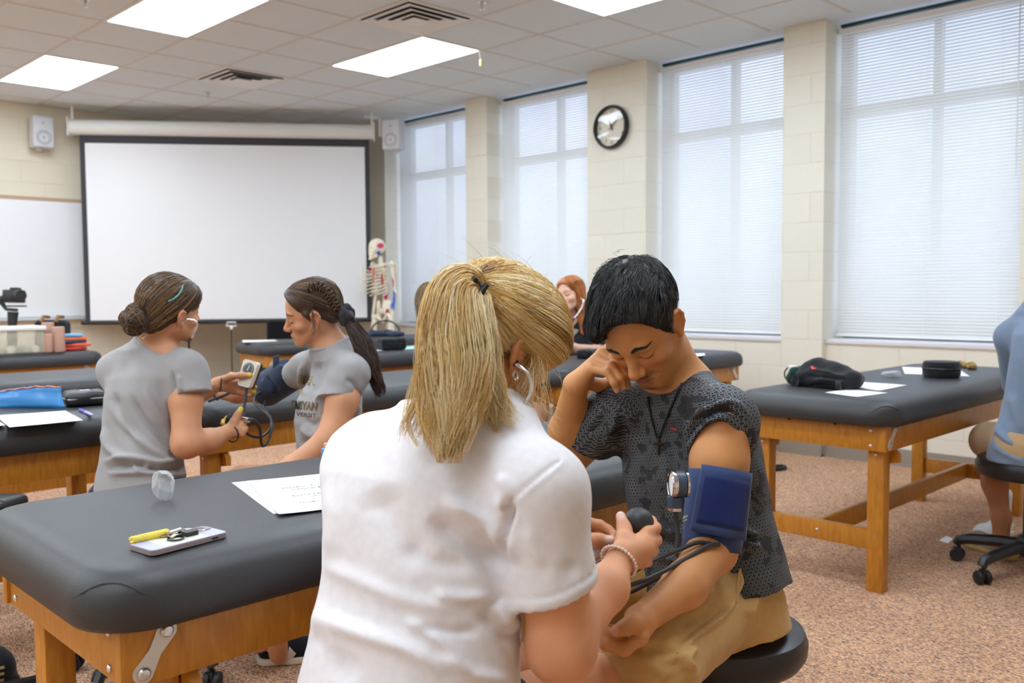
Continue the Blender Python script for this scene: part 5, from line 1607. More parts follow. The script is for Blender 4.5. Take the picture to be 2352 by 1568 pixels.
hem = P(777, 913, 2.945); S.chain([Ls, hem+(hem-Ls)*.3], [.054, .063], .03); S.plane(hem, P(774, 960, 2.93)-P(777, 913, 2.945), .2)
hem2 = P(676, 862, 3.33); S.chain([Rs, hem2], [.049, .054], .03); S.plane(hem2, Re-Rs, .09)
S.loft(a2, w2, u2, v2, [(-.06, .0, 0, .15, .115), (.04, 0, .006, .142, .112), (.13, 0, .012, .136, .108), (.22, 0, .018, .14, .112), (.29, 0, .012, .145, .108), (.34, 0, 0, .135, .092), (.385, 0, 0, .105, .07), (.41, 0, 0, .075, .055)], 2.2)
S.chain([NB, Ls], [.052, .053], .05).chain([NB, Rs], [.052, .05], .05)
nd = unit(H2.w((0, -.022, -.045))-NB); S.cone(NB, NB+nd*.04, .064, .058, .02); S.plane(NB+nd*.036, nd, .1)
COLLAR_G2 = (NB+nd*.028, nd); S.cone(H2.w((0, -.022, -.05)), NB, .052, .056, .005, -1)
V, Q = S.mesh(.0055)
V = folds(V, Q, [([(700, 830), (690, 870), (700, 910)], 6, .006), ([(715, 820), (705, 870), (706, 900)], 6, -.006), ([(735, 830), (726, 860), (724, 905)], 7, -.008), ([(790, 870), (815, 885), (822, 930)], 6, -.006),
    ([(806, 900), (812, 960), (800, 1010)], 7, -.008), ([(690, 980), (715, 1000), (735, 985)], 8, .007), ([(690, 1010), (720, 1020), (740, 1000)], 7, -.008), ([(700, 960), (720, 975), (736, 960)], 6, -.006), ([(820, 930), (850, 960), (860, 1010)], 8, .005)])
N_ = normals(V, Q); V = V+N_*(.0018*vnoise(V, 50, 32))[:, None]
soft('shirt', V, Q, M_grey_tee, G2); b2 = bvh_of(V, Q)
M_gold = mat('print_gold', srgb(168, 148, 104), .7); M_pdk = mat('print_dark', srgb(78, 70, 58), .7); M_yel = mat('print_yellow', srgb(222, 180, 56), .7)
for tx, sz, x0, y0, ax, ay, of in (('BLA', 1, 704, 874, (22, 3.0), (3, -26), .0), ('ELEYAN', 1, 699, 932, (17, 1.6), (2, -24), .0)):
    decal('shirt_print', tx, sz, b2, M_pdk, G2, x0, y0, ax, ay, .05, .0012)
    decal('shirt_print', tx, sz, b2, M_gold if tx == 'BLA' else mat('print_bronze', srgb(128, 110, 78), .7), G2, x0, y0, ax, ay, .01, .0022)
decal('shirt_print', 'VERSIT', 1, b2, M_pdk, G2, 704, 953, (15, 1.2), (1, -13), .02)
shape_decal('shirt_logo', [[(677, 899), (684, 896), (690, 893), (694, 897), (692, 904), (688, 903), (682, 904)]], b2, M_yel, G2, .0016)
c_, n_ = COLLAR_G2; x1 = unit(np.cross(n_, FW)); x2 = np.cross(n_, x1)
MB().tube([c_+x1*.062*math.cos(t)+x2*.064*math.sin(t) for t in np.linspace(0, 6.2832, 33)], .0075, 8, flat=.8).build('collar', M_grey_tee, G2)
S = SDF(); S.loft(a2-w2*.10, w2, u2, v2, [(0, 0, 0, .155, .115), (.08, 0, 0, .14, .10)]); S.chain([hp-u2*.08, hp-u2*.08+(kL-hp+u2*.08)*.42], [.10, .085], .04).chain([hp+u2*.08, hp+u2*.08+(kR-hp-u2*.08)*.42], [.10, .085], .04)
soft('shorts', *S.mesh(.008), M_navyshort, G2)
S = SDF(); H2.e(S, (0, -.018, .036), (.079, .100, .087), .02); H2.e(S, (0, .035, .062), (.068, .058, .046), .03); H2.e(S, (0, -.07, -.015), (.064, .04, .055), .03)
for a in (1, -1): H2.c(S, (a*.072, .02, .015), (a*.074, .012, -.012), .012, .005, .015)
H2.e(S, (0, .108, .0), (.1, .078, .094), .012, -1)
for a in (1, -1): H2.e(S, (a*.088, -.008, -.02), (.026, .024, .032), .006, -1)
H2.e(S, (0, -.03, -.10), (.09, .1, .045), .01, -1)
tie = P(792, 722, 3.06)
V, Q = S.mesh(.004); B = bvh_of(V, Q)
BR2 = [(88, 68, 52), (70, 52, 42), (120, 94, 68), (142, 114, 82), (50, 38, 32)]
st = scalp_strands(H2, B, tie, 1500, 14, 51, lambda d: not (d[1] > .22 and d[2] < .62) and d[2] > -.5 and not (abs(d[0]) > .62 and d[2] < .2 and d[1] > -.45))
br = []
gp = np.array(smooth_path([p for p in (on(B, *q, .006) for q in ((706, 664), (728, 660), (747, 669), (761, 686), (772, 704), (784, 722))) if p is not None] + [tie], 10))
r_ = np.random.default_rng(52)
tt = np.linspace(0, 1, 40); G = np.stack([np.interp(tt, np.linspace(0, 1, len(gp)), gp[:, i]) for i in range(3)], 1)
T = np.gradient(G, axis=0); T /= np.linalg.norm(T, axis=1, keepdims=True); X1 = unit_rows(np.cross(T, FW[None])); X2 = np.cross(T, X1)
for i in range(260):
    k = i % 3; o_ = r_.normal(0, .0035, 2); ph = 2*math.pi*k/3
    br.append(G + X1*(.009*np.sin(tt*34+ph)+o_[0])[:, None] + X2*(.005*np.sin(tt*68+2*ph)+o_[1])[:, None])
br = np.array(br)
pt = pathset([P(792, 722, 3.06), P(808, 748, 3.03), P(832, 790, 3.01), P(852, 838, 3.0), P(866, 880, 3.0), P(874, 912, 3.0)], 900, 22, [(.012, .012), (.022, .02), (.03, .022), (.026, .02), (.018, .014), (.012, .01)], .009, 53)
wl = pathset([P(716, 708, 2.97), P(722, 745, 2.965), P(716, 775, 2.96)], 22, 10, [(.004, .003), (.006, .004), (.005, .004)], .006, 54)
V_, Q_ = join((V, Q), strands(st, np.full(len(st), .0009)), strands(br, np.full(len(br), .0011)), strands(pt, np.full(len(pt), .0011)), strands(wl, np.full(22, .0005)))
soft('hair', V_, Q_, M_hair, G2, np.concatenate([np.tile(srgb(70, 52, 42), (len(V), 1)), hair_cols(len(st), 14, 3, BR2, 55, [.36, .26, .2, .08, .1]), hair_cols(len(br), 40, 3, BR2, 56), hair_cols(len(pt), 22, 3, [(72, 52, 42), (56, 40, 34), (92, 66, 50)], 57), hair_cols(22, 10, 3, BR2, 58)]))
brows(H2, G2, bB2, (66, 48, 36), 70, 3); lashes(H2, G2, bB2, (40, 30, 26))
S = SDF()
for i in range(12):
    t = 2*math.pi*i/12; S.ell(P(796, 724, 3.04)+RT*.022*math.cos(t)*.6+UP*.026*math.sin(t)+FW*.02*math.cos(t), .0125+.003*math.sin(5*t), k=.006)
S.cone(P(802, 728, 3.02), P(818, 739, 3.02), .012, .004, .006); S.cone(P(802, 720, 3.02), P(812, 728, 3.0), .012, .005, .006)
soft('scrunchie', *S.mesh(.003), mat('bandana', srgb(46, 46, 52), .8, var=(420, .9, (1, 1, 1))), G2)
MB().ball(H2.w((-.0795, .0, -.043)), .0028, 8).build('earring', M_chrome, G2)
h0 = PZ(640, 1478, 0.); t0 = PZ(562, 1490, 0.); shoe(G2, h0, h0+unit(t0-h0)*.26, (M_shoewht, M_sole))

# ---- the red-haired woman and her partner, the man by the stool at the right
RH = thing('person', 'red-haired woman in a black T-shirt wearing a stethoscope, behind a table', 'person', (*P(1325, 870, 6.5)[:2], 0))
H3 = Head(-39.5, -.2, -3.7, P(1310, 677.2, 6.4), 1.08)
a3, w3, u3, v3, l3 = torso_frame(P(1338, 872, 6.5), P(1324, 740, 6.48), -35)
Ls, Rs, NB = P(1372, 764, 6.42), P(1280, 760, 6.6), P(1322, 738, 6.48)
S = SDF(); H3.skull(S); H3.neck(S, NB, .05, .055)
S.loft(a3, w3, u3, v3, [(-.1, 0, 0, .12, .09), (.3, 0, 0, .12, .08), (.40, 0, 0, .07, .05)]); S.chain([NB, Ls], .05, .05).chain([NB, Rs], .05, .05)
S.chain([Ls, P(1374, 806, 6.36), P(1318, 800, 6.1), P(1300, 786, 6.02)], [.05, .042, .03, .026], .03).chain([Rs, P(1262, 822, 6.5), P(1290, 806, 6.15)], [.05, .04, .03], .03)
k_ = [(1293, 792, 6.0), (1298, 796, 5.99), (1303, 798, 5.99), (1308, 798, 6.0)]; palm(S, P(1300, 784, 6.02), k_, .018, .011)
for i, q in enumerate(k_): finger(S, [q, (q[0]-1, q[1]+8, 5.98), (q[0]-2, q[1]+15, 5.98)], [.011, .010, .008])
S.chain([a3+u3*.09, a3+u3*.09+v3*.4-w3*.02, np.array([*(a3+u3*.09+v3*.42)[:2], .1])], [.085, .06, .035], .03).chain([a3-u3*.09, a3-u3*.09+v3*.4-w3*.02, np.array([*(a3-u3*.09+v3*.42)[:2], .1])], [.085, .06, .035], .03)
V, Q = S.mesh(.009, [(H3.o-.13, H3.o+.13, .004), (P(1300, 795, 6)-.05, P(1300, 795, 6)+.05, .005)])
soft('body', V, Q, skin('skin_pale'), RH, skin_cols(V, H3, SK_PINK, srgb(204, 120, 112), srgb(176, 120, 84)))
S = SDF(); S.chain([Ls, P(1375, 798, 6.38)], [.065, .07], .03); S.plane(P(1375, 790, 6.38), -UP, .1); S.chain([Rs, P(1272, 800, 6.54)], [.06, .064], .03)
S.loft(a3, w3, u3, v3, [(-.1, 0, 0, .16, .12), (.1, 0, 0, .15, .11), (.3, 0, 0, .155, .105), (.38, 0, 0, .1, .07), (.41, 0, 0, .07, .05)]); S.chain([NB, Ls], .06, .05).chain([NB, Rs], .06, .05)
S.cone(H3.w((0, -.02, -.05)), NB+v3*.02, .055, .06, .006, -1)
V, Q = S.mesh(.008); soft('shirt', V, Q, fabric('black_jersey', srgb(36, 38, 44)), RH); b3 = bvh_of(V, Q)
shape_decal('shirt_print', [[(1305, 752), (1312, 753), (1310, 772), (1303, 776)], [(1314, 754), (1330, 757), (1326, 764), (1318, 772), (1313, 774)]], b3, mat('print_grey', srgb(150, 142, 124), .8), RH, .004)
S = SDF(); S.loft(a3-w3*.12, w3, u3, v3, [(0, 0, 0, .17, .13), (.1, 0, 0, .15, .11)]); S.chain([a3+u3*.09, a3+u3*.09+v3*.3], [.1, .085], .04).chain([a3-u3*.09, a3-u3*.09+v3*.3], [.1, .085], .04)
soft('shorts', *S.mesh(.01), M_navyshort, RH)
S = SDF(); H3.e(S, (0, -.018, .04), (.082, .102, .09), .02); H3.e(S, (0, .03, .06), (.07, .06, .045), .03); H3.e(S, (-.068, -.02, -.03), (.022, .045, .07), .03); H3.e(S, (.066, -.02, -.03), (.02, .045, .07), .03)
H3.e(S, (0, .096, -.02), (.068, .065, .09), .01, -1)
S.chain([H3.w((-.07, -.03, -.07)), P(1346, 735, 6.36), P(1340, 762, 6.33)], [.035, .045, .02], .04); S.chain([H3.w((.06, -.05, -.07)), P(1297, 745, 6.55)], [.04, .03], .03)
V, Q = S.mesh(.005); B = bvh_of(V, Q)
RD = [(196, 120, 58), (178, 102, 46), (214, 144, 80), (150, 86, 40)]
st = scalp_strands(H3, B, H3.w((-.06, -.06, -.12)), 700, 12, 61, lambda d: not (d[1] > .35 and d[2] < .35) and d[0] < .2)
pt = pathset([H3.w((-.078, -.01, .02)), H3.w((-.082, -.02, -.06)), P(1344, 738, 6.32), P(1342, 766, 6.3)], 420, 14, [(.02, .03), (.03, .035), (.036, .03), (.022, .016)], .008, 62)
V_, Q_ = join((V, Q), strands(st, np.full(len(st), .0016)), strands(pt, np.full(len(pt), .0016)))
soft('hair', V_, Q_, M_hair, RH, np.concatenate([np.tile(srgb(176, 104, 50), (len(V), 1)), hair_cols(len(st), 12, 3, RD, 63), hair_cols(len(pt), 14, 3, RD, 64)]))

BH = thing('person', 'woman with long brown hair and a grey top, mostly hidden behind the blonde woman', 'person', (*P(1020, 900, 5.6)[:2], 0))
H4 = Head(-160, 12, 0, P(1022, 688, 5.6))
H4 = Head(120, 8, 0, P(1022, 690, 5.6))
a4, w4, u4, v4, l4 = torso_frame(P(1020, 900, 5.62), P(1024, 770, 5.62), 118)
NB = P(1024, 762, 5.62); Ls, Rs = NB-u4*.18-w4*.06, NB+u4*.18-w4*.06
S = SDF(); H4.skull(S); H4.neck(S, NB, .05, .055); S.loft(a4, w4, u4, v4, [(-.1, 0, 0, .12, .09), (.28, 0, 0, .12, .08), (.36, 0, 0, .07, .05)]); S.chain([NB, Ls], .05, .05).chain([NB, Rs], .05, .05)
for s_ in (Ls, Rs): S.chain([s_, s_+v4*.12-w4*.24, s_+v4*.34-w4*.2], [.048, .04, .028], .03)
for s_ in (1, -1): S.chain([a4+u4*.09*s_, a4+u4*.09*s_+v4*.4, np.array([*(a4+u4*.09*s_+v4*.42)[:2], .09])], [.085, .06, .035], .03)
V, Q = S.mesh(.009); soft('body', V, Q, skin('skin_tan'), BH, skin_cols(V, H4, SK_LIGHT, srgb(180, 110, 96), srgb(90, 66, 48)))
S = SDF(); S.loft(a4, w4, u4, v4, [(-.12, 0, 0, .165, .125), (.1, 0, 0, .15, .115), (.27, 0, 0, .155, .105), (.34, 0, 0, .1, .07), (.37, 0, 0, .07, .05)]); S.chain([NB, Ls], .058, .05).chain([NB, Rs], .058, .05)
for s_ in (Ls, Rs): S.chain([s_, s_+v4*.06-w4*.14], [.06, .062], .03)
V, Q = S.mesh(.008); V = folds(V, Q, [([(950, y), (975, y+4), (1010, y+2)], 5, .01) for y in range(820, 970, 20)]); soft('shirt', V, Q, fabric('pale_grey_knit', srgb(176, 176, 178)), BH)
S = SDF(); S.loft(a4-w4*.14, w4, u4, v4, [(0, 0, 0, .17, .13), (.1, 0, 0, .15, .11)]); S.chain([a4+u4*.09, a4+u4*.09+v4*.34], [.1, .085], .04).chain([a4-u4*.09, a4-u4*.09+v4*.34], [.1, .085], .04)
soft('leggings', *S.mesh(.01), M_navyshort, BH)
S = SDF(); H4.e(S, (0, -.018, .04), (.084, .104, .092), .02); H4.e(S, (0, .03, .06), (.07, .06, .045), .03); H4.e(S, (0, .1, -.03), (.075, .06, .09), .01, -1)
S.chain([H4.w((0, -.06, 0)), P(990, 760, 5.5), P(975, 815, 5.45)], [.08, .075, .045], .04)
V, Q = S.mesh(.006); B = bvh_of(V, Q)
pt = pathset([H4.w((0, -.08, .07)), H4.w((0, -.115, 0)), P(992, 755, 5.42), P(972, 830, 5.4)], 900, 16, [(.05, .02), (.075, .02), (.085, .03), (.05, .02)], .012, 71)
st = scalp_strands(H4, B, H4.w((0, -.1, -.08)), 700, 12, 72, lambda d: not (d[1] > .35 and d[2] < .35))
B4 = [(120, 98, 72), (98, 80, 60), (146, 122, 90), (168, 142, 104)]
V_, Q_ = join((V, Q), strands(st, np.full(len(st), .0016)), strands(pt, np.full(len(pt), .0016)))
soft('hair', V_, Q_, M_hair, BH, np.concatenate([np.tile(srgb(100, 80, 60), (len(V), 1)), hair_cols(len(st), 12, 3, B4, 73), hair_cols(len(pt), 16, 3, B4, 74)]))
dup(ST, (*a4[:2], 0), .3, 'black stool under the woman with long brown hair')
dup(ST, (*a3[:2], 0), .9, 'black stool under the red-haired woman')

RM = thing('person', 'man in a blue-grey T-shirt and khaki shorts seated at the right edge, back turned', 'person', (*P(2370, 1080, 3.8)[:2], 0))
a5, w5, u5, v5, l5 = torso_frame(P(2368, 1030, 3.80), P(2392, 730, 3.83), -135)
NB = P(2402, 705, 3.83); H5 = Head(-130, 10, 0, P(2425, 575, 3.85))
Ls, Rs = P(2325, 775, 3.93), P(2478, 785, 3.70)
S = SDF(); H5.skull(S, True); H5.neck(S, NB, .056, .062); S.loft(a5, w5, u5, v5, [(-.06, 0, 0, .15, .10), (.22, 0, 0, .14, .09), (.44, 0, 0, .14, .08), (.52, 0, 0, .08, .06)]); S.chain([NB, Ls], .055, .05).chain([NB, Rs], .055, .05)
S.chain([Ls, P(2352, 930, 4.10), P(2370, 880, 4.35)], [.052, .044, .03], .03).chain([Rs, Rs-w5*.28-v5*.02, Rs-w5*.45+v5*.16+u5*.04], [.052, .044, .03], .03)
kL, kR = P(2272, 1012, 4.14), P(2440, 1060, 4.05)
aL = P(2300, 1190, 4.02); aR = np.array([*kR[:2], .1])
S.chain([a5-u5*.1, kL], [.09, .066], .04).chain([kL, P(2285, 1110, 4.04), aL], [.054, .05, .036], .03).chain([aL, aL*[1, 1, 0]+[0, 0, .05]], [.036, .034], .03).chain([a5+u5*.1, kR], [.09, .066], .04).chain([kR, aR], [.056, .036], .03)
V, Q = S.mesh(.009); soft('body', V, Q, skin('skin_brown'), RM, skin_cols(V, H5, srgb(176, 118, 84), srgb(160, 96, 80), srgb(50, 36, 28)))
S = SDF(); S.loft(a5, w5, u5, v5, [(-.075, 0, 0, .198, .158), (.0, 0, 0, .19, .148), (.06, 0, -.01, .182, .137), (.22, 0, -.03, .18, .135), (.36, 0, -.035, .19, .13), (.46, 0, -.02, .17, .11), (.52, 0, 0, .11, .08), (.55, 0, 0, .075, .06)]); S.chain([NB, Ls], [.065, .068], .06).chain([NB, Rs], [.065, .068], .06)
S.chain([Ls, P(2340, 880, 4.05)], [.066, .068], .03); S.cone(H5.w((0, -.02, -.06)), NB, .058, .062, .006, -1)
V, Q = S.mesh(.007); V = folds(V, Q, [([(2280, 960), (2300, 1000), (2340, 1030)], 10, .010), ([(2275, 990), (2300, 1022), (2350, 1050)], 8, -.010), ([(2282, 1020), (2310, 1040), (2350, 1062)], 8, .009), ([(2290, 860), (2300, 930), (2330, 990)], 14, -.008), ([(2320, 900), (2335, 960), (2352, 1000)], 14, .006)])
soft('shirt', V, Q, fabric('blue_grey_jersey', srgb(112, 126, 146)), RM)
S = SDF(); S.loft(a5-w5*.09, w5, u5, v5, [(0, 0, 0, .18, .14), (.08, 0, 0, .165, .12), (.12, 0, 0, .15, .11)]); S.chain([a5-u5*.1, a5-u5*.1+(kL-a5+u5*.1)*.98], [.10, .088], .04).chain([a5+u5*.1, a5+u5*.1+(kR-a5-u5*.1)*.95], [.10, .088], .04)
V, Q = S.mesh(.008); V = folds(V, Q, [([(2260, 1040), (2290, 1075), (2330, 1092)], 5, .008), ([(2256, 1060), (2280, 1090), (2330, 1110)], 5, -.006)]); soft('shorts', V, Q, fabric('khaki_twill', srgb(176, 146, 108)), RM)
S = SDF(); H5.e(S, (0, -.018, .044), (.082, .103, .094), .02); H5.e(S, (0, .03, .066), (.07, .06, .048), .03); H5.e(S, (0, .09, -.03), (.09, .06, .09), .01, -1); soft('hair', *(lambda q: q)(S.mesh(.008)), mat('dark_brown_hair', srgb(50, 38, 30), .6), RM)
M_tan = fabric('tan_knit', srgb(150, 132, 108)); M_gum = mat('gum_sole', srgb(178, 146, 92), .6)
h0 = PZ(2345, 1262, 0.); t0 = PZ(2240, 1256, 0.); h0 = aL*[1, 1, 0]+unit(h0-t0)*.06; shoe(RM, h0, h0-unit(h0-t0)*.29, (M_tan, M_gum), w=.05)
shoe(RM, aR[:2]-v5[:2]*.05, aR[:2]+v5[:2]*.22, (M_tan, M_gum))
wt = thing('sneaker', 'white lace-up sneaker with a white sock, behind the tan shoe at right', 'shoe', (*PZ(2290, 1246, 0.)[:2], 0))
h0 = PZ(2318, 1226, 0.); t0 = PZ(2216, 1250, 0.); fz = shoe(wt, h0, h0+unit(t0-h0)*.29, (fabric('white_leather', srgb(226, 226, 228)), mat('white_sole', srgb(214, 210, 206), .6)), w=.046)
S = SDF(); S.chain([fz(0, .22, .07), fz(0, .18, .20)], [.036, .038], .01); soft('sock', *S.mesh(.005), fabric('white_rib', srgb(226, 228, 230)), wt)
g = MB()
for i in range(4): g.tube([fz(-.022, .42+.08*i, .075-.008*i), fz(0, .43+.08*i, .086-.009*i), fz(.022, .44+.08*i, .075-.008*i)], .003, 6)
g.build('laces', M_paper, wt)

for o in COL.objects:
    if o.get('label') == 'black stool under the man in the blue-grey shirt': o.scale = (1.05, 1.05, 1.06); o.location = (*a5[:2], 0)
# ---------------------------------------------------------------- things on the man's arm and in the hands
def arc_patch(A, B, r0, r1, a0, a1, th, n=18, m=10, edge=0.):
    "a curved slab round the axis A-B; angles are measured from the side one sees"
    A, B = np.asarray(A), np.asarray(B); w_ = unit(B-A); x = unit(-FW-w_*(-FW @ w_)); y = np.cross(w_, x)
    V = []; F = []
    for k, dr in enumerate((0, th)):
        for i in range(m+1):
            t = i/m; r = r0+(r1-r0)*t+dr
            for j in range(n+1):
                a = a0+(a1-a0)*j/n
                V.append(A+(B-A)*t + (x*math.cos(a)+y*math.sin(a))*r)
    N = (n+1)*(m+1)
    for k in (0, 1):
        for i in range(m):
            for j in range(n):
                q = [k*N+i*(n+1)+j, k*N+i*(n+1)+j+1, k*N+(i+1)*(n+1)+j+1, k*N+(i+1)*(n+1)+j]; F.append(q if k else q[::-1])
    rim = [i for i in range(n+1)] + [(i+1)*(n+1)+n for i in range(m)] + [m*(n+1)+j for j in range(n-1, -1, -1)] + [i*(n+1) for i in range(m-1, 0, -1)]
    for a, b in zip(rim, rim[1:]+rim[:1]): F.append([a, b, b+N, a+N])
    return np.array(V), np.array(F)


M_navy = fabric('navy_nylon', srgb(58, 72, 112), 500, .3); M_velcro = fabric('velcro', srgb(32, 46, 100), 1500, .9)
M_navy2 = mat('navy_plastic', srgb(62, 76, 98), .4); M_tube = mat('black_tube', srgb(52, 50, 54), .42)
cA, cB = P(1651, 1085, 1.812), P(1634, 1262, 1.785)
t = thing('blood_pressure_cuff', 'navy blood pressure cuff with velcro flap, gauge and tubes on the man\'s arm', 'blood pressure cuff', tuple(cB))
V, Q = arc_patch(cA, cB, .0565, .0535, -math.pi*.98, math.pi*.98, .005, 44, 8); V = V+normals(V, Q)*(.0012*vnoise(V, 60, 81))[:, None]
soft('sleeve', V, Q, M_navy, t)
dA, dB = P(1662, 1078, 1.805), P(1640, 1228, 1.785)
V, Q = arc_patch(dA, dB, .062, .068, -.74, .95, .004, 20, 10); soft('flap', V, Q, M_navy, t)
V, Q = arc_patch(dA+(dB-dA)*.14, dA+(dB-dA)*.86, .0668, .0705, -.60, .78, .0025, 20, 10); V = V + normals(V, Q)*(.0004*vnoise(V, 900, 82))[:, None]; soft('velcro_patch', V, Q, M_velcro, t)
cB_ = bvh_of(*arc_patch(cA, cB, .0615, .0585, -math.pi*.98, math.pi*.98, .001, 44, 8))
M_lbl = mat('label_print', srgb(226, 230, 160), .6)
for tx, sc, x0, y0 in (('RDIAN', 6.2, 1575, 1187), ('LTHCARE', 4.2, 1574, 1195), ('ERY', 6.2, 1566, 1207)):
    try: decal('label_text', tx, 1, cB_, M_lbl, t, x0, y0, (sc*.62, -sc*.26), (-sc*.22, -sc*1.2), 0, .0012)
    except Exception: pass
gc = P(1557, 1112, 1.735)
gx = unit(-RT*.995-FW*.06); gz = unit(UP-gx*(UP @ gx)); gy = np.cross(gz, gx)
GM = frame(gc, gy, gz, gx)
b = MB().lathe([(.004, -.013), (.024, -.013), (.0255, -.010), (.0255, .004)], 32, GM).build('gauge_body', M_navy2, t)
MB().lathe([(.0258, .004), (.0272, .006), (.0272, .013), (.0245, .0155), (.022, .014)], 32, GM, cap=False).build('bezel', M_chrome, b)
MB().lathe([(.001, .012), (.0242, .012)], 32, GM, cap=False).build('dial', M_paper, b)
MB().lathe([(.02, -.0135), (.0252, -.014), (.0252, -.018), (.018, -.019)], 28, GM).build('back_ring', M_chrome, b)
vc = P(1551, 1150, 1.735)
MB().tube([gc-UP*.02+gx*-.002, vc], .0065, 10).tube([vc+UP*.008, vc-UP*.012], .0155, 18).build('valve_knob', M_navy2, t)
MB().tube([vc-UP*.012, vc-UP*.018], [.0165, .0155], 20).build('valve_ring', M_chrome, t)
MB().tube([P(*q) for q in ((1553, 1172, 1.735), (1552, 1190, 1.735), (1556, 1210, 1.73), (1557, 1235, 1.725), (1555, 1262, 1.72), (1552, 1280, 1.715))], .0046, 10).build('tube', M_tube, t)
for pl in (((1632, 1248, 1.725), (1600, 1246, 1.715), (1560, 1262, 1.70), (1510, 1283, 1.66), (1466, 1306, 1.63), (1440, 1332, 1.61), (1428, 1352, 1.60)),
           ((1652, 1250, 1.722), (1628, 1252, 1.71), (1590, 1274, 1.69), (1535, 1306, 1.645), (1480, 1332, 1.61), (1445, 1344, 1.60), (1424, 1346, 1.60)),
           ((1560, 1300, 1.69), (1512, 1326, 1.66), (1475, 1346, 1.64), (1450, 1358, 1.63), (1430, 1360, 1.62), (1412, 1352, 1.62))):
    MB().tube(smooth_path([P(*q) for q in pl], 6), .0043, 10).build('tube', M_tube, t)
bl = P(1466, 1200, 1.60)
S = SDF(); S.ell(bl, (.0235, .0235, .022)); S.cone(bl, P(1440, 1216, 1.60), .0215, .012, .02)
soft('bulb', *S.mesh(.0025), mat('bulb_rubber', srgb(50, 50, 52), .5), t)
MB().tube(smooth_path([P(*q) for q in ((1440, 1216, 1.60), (1410, 1256, 1.63), (1388, 1282, 1.64), (1355, 1304, 1.64), (1330, 1318, 1.64))], 5), .0042, 8).build('bulb_tube', M_tube, t)

# her stethoscope
t = thing('stethoscope', 'silver stethoscope hooked in the blonde woman\'s ear', 'stethoscope', tuple(P(1190, 850, 1.44)))
M_silver = mat('bright_silver', (.85, .86, .88), .22, .9)
MB().tube(smooth_path([P(*q) for q in ((1186, 836, 1.452), (1200, 846, 1.445), (1213, 860, 1.44), (1220, 880, 1.438), (1218, 902, 1.436), (1207, 924, 1.432), (1190, 944, 1.43), (1174, 958, 1.43))], 6), .0034, 10).build('ear_tube', M_silver, t)
MB().ball(P(1184, 834, 1.455), .006, 12).build('ear_tip', M_black, t)
dc = P(1354, 1268, 1.675)
MB().tube([dc+UP*.006, dc-UP*.006], .02, 20).build('chest_piece', mat('clear_plastic', (.9, .9, .9), .12, alpha=.45), t)
MB().tube(smooth_path([P(1174, 958, 1.43), P(1165, 985, 1.47), P(1200, 1060, 1.62), P(1290, 1200, 1.74), P(1340, 1262, 1.69)], 6), .004, 8).build('rubber_tube', M_tube, t)

# necklace
t = thing('cross_necklace', 'dark beaded cord necklace with a small wooden cross on the grey patterned shirt', 'necklace', tuple(on(mB, 1512, 1010, .002)))
def laid(pts, B, lift): return [q for q in (on(B, *p, lift) for p in pts) if q is not None]
c = MB()
pts = [P(1581, 792, 1.985), P(1584, 808, 1.975)]+laid([(1583, 826), (1578, 850), (1566, 885), (1548, 925), (1530, 965), (1516, 1000), (1512, 1010)], mB, .003)
c.tube(smooth_path(pts, 4), .0021, 6); c.build('cord', M_dark, t)
pts = laid([(1489, 912), (1492, 935), (1498, 965), (1506, 995), (1512, 1010)], mB, .003)
if len(pts) > 2: MB().tube(smooth_path(pts, 4), .0021, 6).build('cord', M_dark, t)
x0 = on(mB, 1513, 1022, .005)
MB().tube([x0+UP*.014, x0-UP*.021], .0032, 6).tube([x0+UP*.003-RT*.010, x0+UP*.003+RT*.010], .003, 6).build('cross', mat('dark_wood', srgb(58, 42, 34), .5), t)
M_red = mat('red_print', srgb(222, 52, 44), .5)
shape_decal('shirt_mark', [[(1541, 981), (1555, 984), (1556, 988), (1542, 985)]], mB, M_red, MN, .0022)
try: shape_decal('white_mark', [[(1622, 1322), (1634, 1330), (1644, 1340), (1632, 1336), (1622, 1328)]], kB, mat('white_print', srgb(236, 236, 236), .5), MN, .0025)
except Exception: pass

# the gauge, cuff and tubes between the two women
t = thing('blood_pressure_gauge', 'cream handheld aneroid gauge with round dial held by the woman with the bun', 'blood pressure gauge', tuple(P(570, 860, 3.15)))
gz = unit(-FW*.9-RT*.35+UP*.2); gu = unit(UP+RT*.22-gz*((UP+RT*.22) @ gz)); gr = np.cross(gu, gz)
GM = frame(P(571, 857, 3.15), gr, gu, gz); M_crm = mat('cream_plastic', srgb(232, 228, 212), .45)
out = []
for k, (sx, sy) in enumerate(((1, 1), (-1, 1), (-1, -1), (1, -1))):
    for j in range(6):
        a = math.pi/2*(k+j/5); out.append((sx*.018+.011*math.cos(a), sy*.036*(1 if sy > 0 else 1)+.011*math.sin(a)-.002))
b = MB().prism([(x*(1.1 if y > 0 else .92), y) for x, y in out], -.010, .008, GM).build('case', M_crm, t)
MB().prism([(x*(1.12 if y > 0 else .94), y*1.02) for x, y in out], -.02, -.010, GM).build('back_case', M_black, t)
MB().lathe([(.001, .0095), (.0235, .0095), (.0245, .008)], 32, GM @ Matrix.Translation((0, .012, 0)), cap=False).build('dial', mat('dial_grey', srgb(96, 100, 100), .5), t)
for k in range(13):
    a = math.radians(-120+20*k+90); MB().box((.018, -.0006, 0), (.022, .0006, .0006), M=GM @ Matrix.Translation((0, .012, .0098)) @ Matrix.Rotation(a, 4, 'Z')).build('tick_mark', M_paper, t)
MB().box((-.004, -.0011, 0), (.016, .0011, .0008), M=GM @ Matrix.Translation((0, .012, .0105)) @ Matrix.Rotation(math.radians(80), 4, 'Z')).build('needle', M_paper, t)
